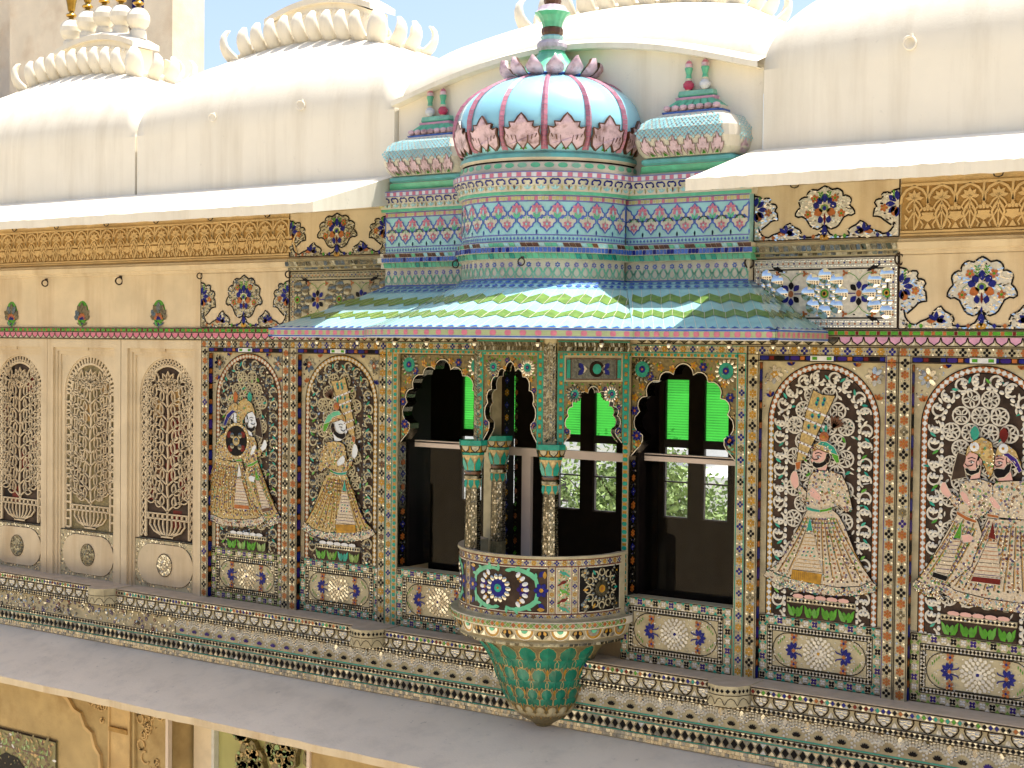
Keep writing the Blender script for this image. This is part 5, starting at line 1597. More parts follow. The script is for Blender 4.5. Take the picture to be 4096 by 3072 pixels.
# feathered mirror piers over the two front columns
for sx in (-1, 1):
    s = Sheet()
    x = sx * .27
    P = [(x - sx * .035, -.495), (x + sx * .01, -.497), (x + sx * .032, -.47), (x + sx * .036, -.44), (x - sx * .03, -.44)]
    n = len(P)
    for k in range(n):
        (xa, ya), (xb, yb) = P[k], P[(k + 1) % n]
        q = [(xa, ya, 1.352), (xb, yb, 1.352), (xb, yb, 1.985), (xa, ya, 1.985)]
        s.face(q if sx > 0 else q[::-1], "pale_plaster")
        if k < 3:
            z = 1.36
            while z < 1.95:
                d = Vector((yb - ya, xa - xb, 0)).normalized() * .003 * (1 if sx > 0 else -1)
                for j in range(2):
                    m0, m1 = (j + .08) / 2, (j + .92) / 2; lift = .012 if j else 0
                    v = [Vector((xa + (xb - xa) * m0, ya + (yb - ya) * m0, z + (.012 if j == 0 else 0))), Vector((xa + (xb - xa) * m1, ya + (yb - ya) * m1, z + (0 if j == 0 else .012)))]
                    s.face([v[0] + d * random.random(), v[1] + d * random.random(), v[1] + Vector((0, 0, .014)) + d * random.random() * 2, v[0] + Vector((0, 0, .014)) + d * random.random() * 2], "dark_mirror")
                z += .0165
    s.build("corner_pier", OR_)

# tiled awning: round middle and two hipped wings
RA, YA = 1.109, -.17
XE = .974
aR = math.asin(XE / RA)                     # half angle of the eave arc
def awn_mid(t, q):
    """t -1..1 along the eave, q 0 eave .. 1 top"""
    a = t * aR; b = t * PI / 2
    e = Vector((RA * math.sin(a), YA - RA * math.cos(a), 2.043)); p = Vector((.565 * math.sin(b), CY - .565 * math.cos(b), 2.335))
    v = e.lerp(p, q); v.z += -.02 * math.sin(PI * q)
    return v
ZE, ZT = 2.043, 2.335
def awn_side(sx):
    def fn(t, q):
        e = Vector((sx * (XE + (1.845 - XE) * t), -.70, ZE)); p = Vector((sx * (.565 + (1.375 - .565) * t), -.09 + .022 * t, ZT))
        v = e.lerp(p, q); v.z += -.012 * math.sin(PI * q); return v
    return fn
def awn_end(sx):
    def fn(t, q):
        e = Vector((sx * 1.845, -.70 + .70 * t, ZE)); p = Vector((sx * 1.375, -.068 + .068 * t, ZT))
        v = e.lerp(p, q); v.z += -.012 * math.sin(PI * q); return v
    return fn
def awn_fn(F, L):
    def fn(u, v, h):
        p = F(u / L, v); a = F(u / L + .004, v) - p; b = F(u / L, min(1, v + .004)) - F(u / L, max(0, v - .004))
        n = a.cross(b)
        if n.z < 0: n = -n
        return p + n.normalized() * h
    return fn
def awning_piece(F, L, t0, t1, nu, name, skew, tiles):
    s = Sheet(awn_fn(F, 1.)); s.E = .0018
    for i in range(nu):
        for j in range(6):
            u0, u1 = t0 + (t1 - t0) * i / nu, t0 + (t1 - t0) * (i + 1) / nu
            q0, q1 = j / 6, (j + 1) / 6
            P = [s.fn(u0, q0, 0), s.fn(u1, q0, 0), s.fn(u1, q1, 0), s.fn(u0, q1, 0)]
            s.face(P if (Vector(P[1]) - Vector(P[0])).cross(Vector(P[3]) - Vector(P[0])).z > 0 else P[::-1], "sky_tile", True)
    p = (t1 - t0) / tiles
    for i in range(tiles):
        a = t0 + i * p; b = a + p
        m_ = (a + b) / 2
        sk = skew(m_) * p
        # grout lines running up the slope
        s.line([(a + sk * q / 4 * .6, q / 4 * .86) for q in range(5)], .0028, "grout", 1)
        for (qa, qb) in ((.235, .365), (.545, .685)):
            P = [(a + sk * qa * .6 + .001, qa + (0 if i % 2 else .07)), (b + sk * qa * .6 - .001, qa + (.07 if i % 2 else 0)), (b + sk * qb * .6 - .001 + sk * .15, qb + (.07 if i % 2 else 0)), (a + sk * qb * .6 + .001 + sk * .15, qb + (0 if i % 2 else .07))]
            s.poly(P, "lime_tile", 2, 0)
            s.line([P[0], P[3]], .0026, "grout", 3)
        s.poly([(a + .1 * p, .012), (b - .1 * p, .012), (m_ + sk * .1, .055)], "cobalt_tile", 2)
        s.poly([(a + .1 * p, .895), (m_, .87), (b - .1 * p, .895), (m_, .925)], "cobalt_tile", 2)
        s.poly([(a + .25 * p, .955), (a + .8 * p, .945), (b - .05 * p, .975), (a + .5 * p, .985)], "cobalt_tile", 2)
    k = 24
    for v, w in ((.855, .008), (.935, .01), (.992, .012)):
        s.line([(t0 + (t1 - t0) * i / k, v) for i in range(k + 1)], w, "cobalt_tile", 3)
    return s
o_aw = awning_piece(awn_mid, 1, -1, 1, 40, "awning", lambda t: t * 1.6, 32).build("awning", OR_)
for sx in (-1, 1):
    awning_piece(awn_side(sx), 1, 0, 1, 8, "awning_wing", lambda t: .9, 13).build("awning_wing", o_aw)
    awning_piece(awn_end(sx), 1, 0, 1, 6, "awning_end", lambda t: .8, 9).build("awning_end", o_aw)
# eave fascia following the outline, and the soffit
EAVE = [(-1.845, 0), (-1.845, -.70), (-XE, -.70)] + [(RA * math.sin(aR * t / 14), YA - RA * math.cos(aR * t / 14)) for t in range(-13, 14)] + [(XE, -.70), (1.845, -.70), (1.845, 0)]
s = Sheet()
ofs = .012
acc = 0.
for (xa, ya), (xb, yb) in zip(EAVE, EAVE[1:]):
    L = math.hypot(xb - xa, yb - ya); ex, ey = (xb - xa) / L, (yb - ya) / L; nx, ny = ey, -ex
    fn = lambda u, v, h: (xa + ex * u + nx * h, ya + ey * u + ny * h, v)
    t = Sheet(fn)
    t.box(-.004, 1.983, L + .004, 2.046, "white_tile", -.03, .004)
    t.rect(-.004, 1.988, L + .004, 1.997, "cobalt_tile", 1, h=.004); t.rect(-.004, 2.032, L + .004, 2.042, "cobalt_tile", 1, h=.004)
    t.rect(-.004, 1.999, L + .004, 2.030, "fascia_green", 1, h=.004)
    n = max(1, round(L / .062)); p = L / n
    for i in range(n):
        c = (i + .5) * p
        t.poly([(c + .018 * x, 2.0145 + .0145 * y) for x, y in ((-1, -.5), (-.6, -1), (.6, -1), (1, -.5), (1, .5), (.6, 1), (-.6, 1), (-1, .5))], "pink_tile", 2, h=.004)
    for F_, M_ in zip(t.F, t.M): s.face([t.V[i] for i in F_], t.names[M_])
s.build("eave_band", o_aw)
s = Sheet(); s.face([(x, y, 1.984) for x, y in EAVE], "pale_plaster"); s.face([(x, y, 2.03) for x, y in EAVE][::-1], "pale_plaster"); s.build("soffit", o_aw)
for k, (x, y) in enumerate([(-1.55, -.55), (-1.15, -.6), (-.85, -.75), (-.55, -.95), (-.2, -1.08), (.15, -1.08), (.5, -.95), (.8, -.75), (1.15, -.6), (1.45, -.45), (1.6, -.2)]):
    s = Sheet(); lathe(s, [(.008, 1.99), (.010, 1.975), (.016, 1.962, "mirror"), (.017, 1.952, "mirror"), (.010, 1.938, "iron"), (.003, 1.925, "iron")], "iron", x, y, 8)
    s.build("pendant", o_aw)

# storey of tiles above the awning: two flat blocks and the round drum
RD = .556
def bands(s, L, f, lim=None):
    """all tile bands, over a path of length L; f(off) gives the mapping with bands standing off the core"""
    core = f(0.)
    def sheet(off): t = Sheet(f(off)); return t
    def add(t):
        for F_, M_ in zip(t.F, t.M): s.face([t.V[i] for i in F_], t.names[M_])
    nn = max(1, int(L / .04))
    def seg(t, v0, v1, m_, l=0): t.rect(0, v0, L, v1, m_, l, n=nn)
    def ledge(off0, off1, z):
        for i in range(nn):
            a, b = L * i / nn, L * (i + 1) / nn
            P = [f(off0)(a, z, 0), f(off1)(a, z, 0), f(off1)(b, z, 0), f(off0)(b, z, 0)]
            s.face(P, "grout")
    # 1 arabesque strip
    t = sheet(0.); seg(t, 2.31, 2.462, "grout"); add(t)
    t = sheet(0.)
    n = max(1, round(L / .058)); p = L / n
    for i in range(n):
        c = (i + .5) * p
        t.flower(c, 2.428, .017, 6, random.choice(["purple_tile", "cobalt_tile"]), 2, "grout", random.random())
        for sg in (-1, 1):
            t.line([(c, 2.352), (c + sg * .014, 2.362), (c + sg * .022, 2.378), (c + sg * .016, 2.394), (c + sg * .004, 2.412)], .008, "mint_pale", 2)
            t.petal(c + sg * .02, 2.395, PI / 2 + sg * .3, -.02, .02, .008, "mint", 2)
            t.line([(c + sg * p * .5, 2.345), (c + sg * p * .4, 2.37), (c + sg * p * .5, 2.39)], .006, "mint_pale", 2)
    seg_ = [(L * i / nn, 2.342) for i in range(nn + 1)]; t.line(seg_, .008, "cobalt_tile", 2)
    add(t)
    # 2 moulding of green, blue and brown tiles
    for (v0, v1, off, mats_, w, sl) in ((2.462, 2.496, .022, ["mint", "mint", "teal", "mint"], .035, .012), (2.500, 2.528, .040, ["cobalt_tile", "cobalt_tile", "cobalt"], .024, 0), (2.532, 2.556, .026, ["mint", "brown_glaze", "brown_glaze", "mint", "sky_tile"], .035, .012)):
        t = sheet(off); seg(t, v0 - .004, v1 + .004, "grout"); add(t)
        t = sheet(off + .002); u = .001
        while u < L - w * .6:
            b = min(u + w - .003, L)
            t.poly([(u + sl, v0), (b + sl if b < L else b, v0), (b, v1), (u, v1)], random.choice(mats_), 1, .1); u += w
        add(t)
    ledge(0., .022, 2.458); ledge(.022, .040, 2.498); ledge(.026, .040, 2.530); ledge(0, .026, 2.560)
    # 3 blue strip
    t = sheet(0.); seg(t, 2.556, 2.842, "sky_tile"); add(t)
    t = sheet(0.)
    line = lambda v, w, m_: t.line([(L * i / nn, v) for i in range(nn + 1)], w, m_, 2)
    line(2.604, .007, "purple_tile"); line(2.566, .006, "purple_tile"); line(2.806, .007, "purple_tile"); line(2.838, .006, "purple_tile")
    n = round(L / .024)
    for i in range(n): t.diamond((i + .5) * L / n, 2.584, .008, .010, "cobalt_pale", 2)
    # 4 cartouches
    n = max(1, round(L / .121)); p = L / n
    UP = [(-.20, .0), (-.30, .06), (-.30, .10), (-.44, .13), (-.46, .27), (-.34, .34), (-.30, .45), (-.16, .50), (-.08, .58), (0, .66)]
    for i in range(-0, n + 1):
        c = i * p
        k = .121
        if 0 < i < n or True:
            P = [(c + x * k * 1.0, 2.700 + y * .15) for x, y in UP] + [(c - x * k, 2.700 + y * .15) for x, y in UP[::-1][1:]]
            P = [(min(max(u, .002), L - .002), v) for u, v in P]
            t.poly(P, "grout", 2); t.line(P, .0095, "cobalt_pale", 3)
            if .02 < c < L - .02:
                for j in range(6): t.petal(c, 2.760, PI / 2 + j * PI / 3, .006, .035, .020, "pink_tile", 4)
                t.petal(c, 2.745, PI / 2, -.02, .022, .016, "sky_tile", 5); t.line([(c, 2.70), (c, 2.745)], .004, "mint", 4)
                for sg in (-1, 1): t.petal(c, 2.698, PI / 2 - sg * .45, 0, .045, .018, "mint", 4)
        c = (i + .5) * p
        if c < L:
            P = [(c + x * k * 1.0, 2.722 - y * .15) for x, y in UP] + [(c - x * k, 2.722 - y * .15) for x, y in UP[::-1][1:]]
            t.poly(P, "grout", 3); t.line(P, .0095, "cobalt_pale", 4)
            for j in range(6): t.petal(c, 2.666, PI / 6 + j * PI / 3, .006, .027, .016, "pink_tile", 5)
            t.oval(c, 2.668, .007, .007, "sky_tile", 6, 7); t.line([(c, 2.675), (c, 2.722)], .003, "mint", 5)
            for sg in (-1, 1): t.oval(c + sg * .016, 2.706, .006, .006, "mint", 5, 6)
            for sg in (-1, 1): t.petal(c + sg * .5 * p, 2.618, PI / 2, -.012, .02, .012, "cobalt_pale", 2)
    # 5 checks
    n = round(L / .021)
    for i in range(n):
        a = L * i / n; t.rect(a + .001, 2.811, a + L / n - .001, 2.834, ["pink_tile", "grout", "pale_yellow", "grout"][i % 4] if i % 2 == 0 else "grout", 2)
        if i % 2: t.oval(a + L / n / 2, 2.8225, .008, .009, "pale_yellow", 3, 7)
    add(t)
    # 6 cornice
    t = sheet(.022); seg(t, 2.842, 2.862, "mint"); add(t); ledge(0, .022, 2.842)
    for (v0, v1, o0, o1) in ((2.862, 2.90, .024, .030), (2.90, 2.940, .030, .056)):
        for i in range(nn):
            a, b = L * i / nn, L * (i + 1) / nn
            s.face([f(o0)(a, v0, 0), f(o0)(b, v0, 0), f(o1)(b, v1, 0), f(o1)(a, v1, 0)], "grout")
    g = lambda u, v, h: f(.026 + max(0, v - 2.885) * .5 + h)(u, v, 0)
    t = Sheet(g); t.E = .0016
    n = max(1, round(L / .078)); p = L / n
    for i in range(n):
        c = (i + .5) * p
        for sg in (-1, 1):
            t.line([(c, 2.928), (c + sg * .015, 2.931), (c + sg * .026, 2.922), (c + sg * .025, 2.907), (c + sg * .014, 2.905)], .010, "cobalt", 3)
            t.petal(c, 2.872, PI / 2 - sg * .9, 0, .03, .012, "sky_tile", 3); t.petal(c + sg * p / 2, 2.88, PI / 2, -.012, .02, .010, "pale_yellow", 3)
        t.petal(c, 2.878, PI / 2, -.006, .022, .012, "brown_glaze" if i % 4 == 0 else "sky_tile", 4)
    add(t)
    t = sheet(.058); seg(t, 2.940, 2.978, "grout"); add(t)
    t = sheet(.058)
    n = round(L / .028)
    for i in range(n): t.rect(L * i / n + .001, 2.946, L * (i + 1) / n - .001, 2.970, "pink_tile" if i % 2 == 0 else "white_tile", 1)
    t.line([(L * i / nn, 2.943) for i in range(nn + 1)], .004, "purple_tile", 2); t.line([(L * i / nn, 2.974) for i in range(nn + 1)], .005, "purple_tile", 2)
    add(t)
    ledge(-.10, .058, 2.978)
for sx, x0, x1 in ((-1, -1.372, -.54), (1, .54, 1.372)):
    s = Sheet()
    bands(s, x1 - x0, lambda off: (lambda u, v, h: (x0 + u + (-off if u < .001 and sx < 0 else 0) + (off if (sx > 0 and u > (x1 - x0) - .001) else 0), -.062 - off - h, v)))
    X = x1 if sx > 0 else x0
    # returns to the wall
    lv = [(2.31, 0), (2.458, 0), (2.458, .022), (2.498, .022), (2.498, .04), (2.530, .04), (2.530, .026), (2.558, .026), (2.558, 0), (2.842, 0), (2.842, .022), (2.862, .024), (2.90, .03), (2.94, .056), (2.94, .058), (2.978, .058)]
    for (za, oa), (zb, ob) in zip(lv, lv[1:]):
        P = [(X + sx * oa, -.062 - oa, za), (X + sx * oa, .0, za), (X + sx * ob, .0, zb), (X + sx * ob, -.062 - ob, zb)]
        s.face(P if sx > 0 else P[::-1], "sky_tile" if 2.55 < za < 2.84 else "mint" if za > 2.45 and za < 2.5 else "grout")
    s.build("side_block", OR_)
s = Sheet()
aD = PI / 2 - .02
Ld = RD * (2 * aD)
bands(s, Ld, lambda off: (lambda u, v, h: (CX + (RD + off + h) * math.sin(-aD + u / RD), CY - (RD + off + h) * math.cos(-aD + u / RD), v)))
o_dr = s.build("drum", OR_)

# dome
s = Sheet()
lathe(s, [(.50, 2.975), (.575, 2.985), (.575, 3.0, "grout"), (.565, 3.035, "grout"), (.548, 3.042, "dark_groove"), (.556, 3.05), (.572, 3.065, "teal_pale"), (.568, 3.088, "teal_pale"), (.552, 3.10, "grout"), (.53, 3.105)], "grout", CX, CY, 64)  # dark ring in the crease paints the shade below the teal roll
o_bc = s.build("dome_collar", OR_)
s = Sheet(cyl(lambda z: .57))
for i in range(44):
    u = -.57 * PI + i * .57 * 2 * PI / 44
    s.oval(u, 3.0175, .030, .0155, "mint" if i % 4 else "mint_pale", 3, 10)
s.build("green_dots", o_bc)
DP = [(.535, 3.10), (.562, 3.13), (.586, 3.185), (.598, 3.25), (.597, 3.31), (.580, 3.375), (.548, 3.435), (.500, 3.488), (.440, 3.533), (.370, 3.570), (.300, 3.597), (.246, 3.612)]
DPs = []
for i in range(len(DP) - 1):
    for k in range(4):
        t = k / 4
        p0 = DP[max(0, i - 1)]; p1 = DP[i]; p2 = DP[i + 1]; p3 = DP[min(len(DP) - 1, i + 2)]
        DPs.append(tuple(.5 * (2 * p1[j] + (p2[j] - p0[j]) * t + (2 * p0[j] - 5 * p1[j] + 4 * p2[j] - p3[j]) * t * t + (3 * p1[j] - p0[j] - 3 * p2[j] + p3[j]) * t ** 3) for j in (0, 1)))
DPs.append(DP[-1])
NR = 14
A0 = math.radians(-90 + 33.7 - 4)
s = Sheet()
V = []; n = NR * 8
for r, z in DPs:
    for i in range(n):
        a = A0 + 2 * PI * i / n
        q = abs(((i % 8) / 8) - .0); lob = abs(math.sin(PI * (i % 8) / 8))
        rr = r * (1 - .012 + .022 * lob * min(1, (3.61 - z) / .15))
        V.append((CX + rr * math.cos(a), CY + rr * math.sin(a), z))
F = [(j * n + i, j * n + (i + 1) % n, (j + 1) * n + (i + 1) % n, (j + 1) * n + i) for j in range(len(DPs) - 1) for i in range(n)]
s.raw(V, F, "dome_blue", True)
o_dm = s.build("dome", OR_)
rd = prof(DP[::-1])
def on_dome(a, z, h): return (CX + (rd(z) + h) * math.cos(a), CY + (rd(z) + h) * math.sin(a), z)
def dome_rib(a):
    s = Sheet()
    zs = [z for r, z in DPs if z > 3.105]
    zs = zs[::2] + [zs[-1]] if len(zs) % 2 == 0 else zs[::2]
    for z0, z1 in zip(zs, zs[1:]):
        w0, w1 = .021 - .006 * (z0 - 3.1) / .5, .021 - .006 * (z1 - 3.1) / .5
        r0, r1 = rd(z0), rd(z1)
        g = .06 * (z1 - z0)
        P = []
        for z, r, w in ((z0 + g, r0, w0), (z1 - g * 0, r1, w1)):
            for da, h in ((-w, .004), (0, .026), (w, .004)): P.append(on_dome(a + da / max(r, .24), z, h))
        s.raw(P, [(0, 1, 4, 3), (1, 2, 5, 4)], "rib_pink")
    return s.build("rib", o_dm)
for k in range(NR): dome_rib(A0 + 2 * PI * k / NR)
def dome_leaf(a):
    s = Sheet(lambda u, v, h: on_dome(a + u * 1.09 / .58, 3.112 + (v - 3.112) * 1.08, h + .012))
    half = [(0, 3.112), (.028, 3.150), (.062, 3.112), (.094, 3.135), (.100, 3.175), (.092, 3.200), (.098, 3.232), (.072, 3.224), (.060, 3.232), (.066, 3.258), (.036, 3.256), (.018, 3.285), (0, 3.305)]
    P = half + [(-x, z) for x, z in half[::-1][1:-1]]
    s.solid(P, "pale_pink", -.012, .010, "brown_glaze")
    s.E = .001
    s.line(P, .010, "brown_glaze", 11, True)
    s.poly([(-.022, 3.114), (.022, 3.114), (0, 3.146)], "deep_lime", 4)
    for sg in (-1, 1):
        for k in range(3): s.line([(sg * (.03 + .022 * k), 3.15 + .012 * k), (sg * (.034 + .024 * k), 3.185 + .004 * k)], random.uniform(.003, .007), "brown_glaze", 11)
    return s.build("leaf", o_dm)
for k in range(NR): dome_leaf(A0 + 2 * PI * (k + .5) / NR)
# finial
s = Sheet()
lathe(s, [(.246, 3.612, "cobalt_tile"), (.262, 3.625, "cobalt_tile"), (.25, 3.632, "mint"), (.19, 3.684, "mint"), (.13, 3.73, "mint"), (.095, 3.77, "mint"), (.083, 3.79, "mint"), (.088, 3.795, "pale_lilac"), (.098, 3.815, "pale_lilac"), (.097, 3.84, "pale_lilac"), (.08, 3.86, "grout"), (.068, 3.865, "sky_tile"), (.074, 3.885, "sky_tile"), (.062, 3.895, "brown_glaze"), (.070, 3.91, "brown_glaze"), (.069, 3.935, "brown_glaze"), (.061, 3.945, "mint"), (.070, 3.98, "mint"), (.090, 4.015, "mint"), (.118, 4.035, "mint"), (.112, 4.038, "pale_lilac"), (.098, 4.05, "pale_lilac"), (.085, 4.075, "pale_lilac"), (.05, 4.088, "brown_glaze"), (.058, 4.11, "brown_glaze"), (.05, 4.14, "brown_glaze"), (.03, 4.16, "mint"), (.045, 4.22, "mint"), (.02, 4.26, "mint"), (.0, 4.30, "mint")], "mint", CX, CY, 48, lobes=12, depth=.07)
o_fn = s.build("finial", OR_)
def fpetal(a):
    s = Sheet()
    V = []; lv = [(.235, 3.612, .045), (.29, 3.632, .060), (.318, 3.662, .054), (.324, 3.692, .028), (.318, 3.722, .003)]
    for r, z, w in lv:
        for da, h in ((-w, -.012), (-w * .5, .006), (0, .014), (w * .5, .006), (w, -.012)):
            V.append((CX + (r + h) * math.cos(a + da / .3), CY + (r + h) * math.sin(a + da / .3), z))
    F = [(j * 5 + i, j * 5 + i + 1, j * 5 + i + 6, j * 5 + i + 5) for j in range(4) for i in range(4)]
    V += [(CX + (math.hypot(x - CX, y - CY) - .02) * (x - CX) / math.hypot(x - CX, y - CY), CY + (math.hypot(x - CX, y - CY) - .02) * (y - CY) / math.hypot(x - CX, y - CY), z - .002) for x, y, z in V]
    F += [tuple(25 + i for i in f[::-1]) for f in F]
    for j in range(4): F += [(j * 5, j * 5 + 5, j * 5 + 30, j * 5 + 25), (j * 5 + 4, j * 5 + 29, j * 5 + 34, j * 5 + 9)]
    s.raw(V, F[:16], "pale_pink", True); s.raw(V, F[16:32], "mint", True); s.raw(V, F[32:], "brown_glaze")
    return s.build("petal", o_fn)
for k in range(14): fpetal(A0 + 2 * PI * (k + .3) / 14)

# small curved roofs on the blocks
def side_roof(cx):
    def rect_ring(hx, yf, z, r=.05, n=5):
        """open rectangle from the wall round the front, corners rounded"""
        P = [(cx - hx, .03)]
        for k in range(n + 1):
            a = PI + PI / 2 * k / n; P.append((cx - hx + r + r * math.cos(a), yf + r + r * math.sin(a)))
        for k in range(n + 1):
            a = 3 * PI / 2 + PI / 2 * k / n; P.append((cx + hx - r + r * math.cos(a), yf + r + r * math.sin(a)))
        P.append((cx + hx, .03))
        return [(x, y, z) for x, y in P]
    def loft(s, lv, smooth=False):
        for (hx0, y0, z0, r0, m0), (hx1, y1, z1, r1, _) in zip(lv, lv[1:]):
            A, B = rect_ring(hx0, y0, z0, r0), rect_ring(hx1, y1, z1, r1)
            k = len(A); V = A + B
            s.raw(V, [(i, i + 1, k + i + 1, k + i) for i in range(k - 1)], m0, smooth)
    s = Sheet()
    loft(s, [(.345, -.09, 2.975, .02, "grout"), (.345, -.09, 2.99, .02, "mint"), (.32, -.115, 3.03, .02, "grout"), (.30, -.11, 3.034, .02, "teal_pale"), (.312, -.135, 3.045, .03, "teal_pale"), (.312, -.135, 3.065, .03, "teal_pale"), (.295, -.115, 3.076, .03, "grout"),
             (.305, -.125, 3.078, .05, "grout"), (.338, -.170, 3.115, .09, "grout"), (.354, -.200, 3.175, .11, "grout"), (.346, -.195, 3.24, .11, "grout"), (.300, -.155, 3.30, .08, "grout"), (.205, -.085, 3.338, .05, "cobalt_tile"), (.205, -.085, 3.35, .03, "grout"),
             (.19, -.055, 3.353, .03, "grout"), (.19, -.055, 3.375, .03, "mint"), (.13, -.03, 3.42, .015, "lilac"), (.135, -.035, 3.438, .015, "cobalt_tile"), (.115, -.022, 3.442, .01, "mint"), (.12, -.028, 3.452, .01, "mint_pale"), (.115, -.022, 3.478, .01, "mint_pale"), (.0, .02, 3.48, .0, "mint")])
    o = s.build("side_roof", OR_)
    # lattice of blue dots and leaves over the bulge
    LV = [(.305, -.125, 3.078), (.338, -.170, 3.115), (.354, -.200, 3.175), (.346, -.195, 3.24), (.300, -.155, 3.30), (.205, -.085, 3.338)]
    def at(z):
        for (a0, b0, z0), (a1, b1, z1) in zip(LV, LV[1:]):
            if z0 <= z <= z1:
                t = (z - z0) / (z1 - z0); return a0 + (a1 - a0) * t, b0 + (b1 - b0) * t
        return LV[-1][:2]
    def fn(u, v, h):           # u -1..1 across the front
        z = 3.078 + .26 * v
        hx, yf = at(z); dz = .01
        h0 = at(max(3.078, z - dz)); h1 = at(min(3.338, z + dz))
        ny = -1.; nz = (h1[1] - h0[1]) / (2 * dz); L = math.hypot(1, nz)
        return (cx + u * (hx - .06), yf + ny / L * h - .001, z + nz / L * h * 1.)
    def fside(u, v, h):        # right hand end
        z = 3.078 + .26 * v; hx, yf = at(z)
        return (cx + hx + h + .001, yf + .06 + u * (.03 - yf - .06), z)
    s = Sheet(fn); s.E = .0015
    nx, nz = 10, 3
    for i in range(nx + 1):
        for j in range(nz):
            for q in (0, 1):
                u = -1 + 2 * (i + .5 * q) / nx; v = .34 + .62 * (j + .5 * q) / nz
                if v > .97 or u > .98 or v < (.36 + .0 * u): continue
                for (du, dv) in ((.050, 0), (-.050, 0), (0, .062), (0, -.062)):
                    s.poly([(u + du + .030 * math.cos(a), v + dv + .037 * math.sin(a)) for a in [k * PI / 3 for k in range(6)]], "sky_tile", 2)
                s.poly([(u + .010 * math.cos(a), v + .014 * math.sin(a)) for a in [k * PI / 2 for k in range(4)]], "cobalt", 3)
    for i in range(-5, nx + 6):
        for sg in (-1, 1):
            P = [(-1 + 2 * (i + .5) / nx + sg * 2 / nx * nz * t / 8, .34 + .62 * t / 8) for t in range(9)]
            P = [p for p in P if -1 < p[0] < 1]
            if len(P) > 1: s.line(P, .007, "brown_glaze" if sg > 0 else "purple_tile", 1)
    n = 6
    for i in range(n):
        u = -1 + 2 * (i + .5) / n
        half = [(0, .06), (.045, .14), (.10, .02), (.135, .12), (.15, .24), (.10, .22), (.085, .34), (.05, .32), (0, .46)]
        P = [(u + x, v) for x, v in half] + [(u - x, v) for x, v in half[::-1][1:-1]]
        s.poly(P, "pale_pink", 4); s.line(P, .014, "brown_glaze", 5, True)
        s.poly([(u - .05, .03), (u + .05, .03), (u, .11)], "deep_lime", 4)
    s.build("tile_lattice", o)
    s = Sheet(fside); s.E = .0015
    for j in range(5):
        for i in range(4):
            u = .1 + i * .26 + (j % 2) * .12; v = .36 + j * .125
            if u > .95 or v > .95: continue
            for (du, dv) in ((.08, 0), (-.08, 0), (0, .05), (0, -.05)): s.poly([(u + du + .045 * math.cos(a), v + dv + .027 * math.sin(a)) for a in [k * PI / 3 for k in range(6)]], "sky_tile", 2)
    s.poly([(.15, .03), (.75, .03), (.8, .2), (.6, .24), (.45, .42), (.3, .24), (.1, .2)], "pale_pink", 3)
    s.build("end_tiles", o)
    for k in range(7):
        s = Sheet(); u = cx - .165 + k * .055
        V = []
        lathe(s, [(.0, 3.353), (.018, 3.357), (.025, 3.370), (.022, 3.384), (.0, 3.392)], "pale_pink", u, -.066, 9); s.build("bud", o)
    for k in range(6):
        u0 = cx - .165 + k * .056
        s = Sheet(); s.face([(u0, -.062, 3.386), (u0 + .046, -.062, 3.386), (u0 * .72 + cx * .28 + .040, -.034, 3.424), (u0 * .72 + cx * .28 + .004, -.034, 3.424)], "mint"); s.build("roof_tile", o)
    for q, (dx, c_) in enumerate(((-.055, "bud_red" if cx > 0 else "white_tile"), (.055, "white_tile" if cx > 0 else "bud_red"))):
        s = Sheet(); x, y = cx + dx, -.005
        lathe(s, [(.014, 3.476, "grout"), (.018, 3.484, c_), (.033, 3.502, c_), (.034, 3.520, c_), (.020, 3.538, "grout"), (.015, 3.546, "grout"), (.019, 3.552, "mint"), (.015, 3.575, "mint"), (.025, 3.612, "mint"), (.022, 3.618, "pale_pink"), (.022, 3.64, "pink_tile"), (.014, 3.655, "pale_pink"), (.0, 3.668, "pale_pink")], "mint", x, y, 14)
        s.build("finial", o)
for cx in (-.985, .985): side_roof(cx)

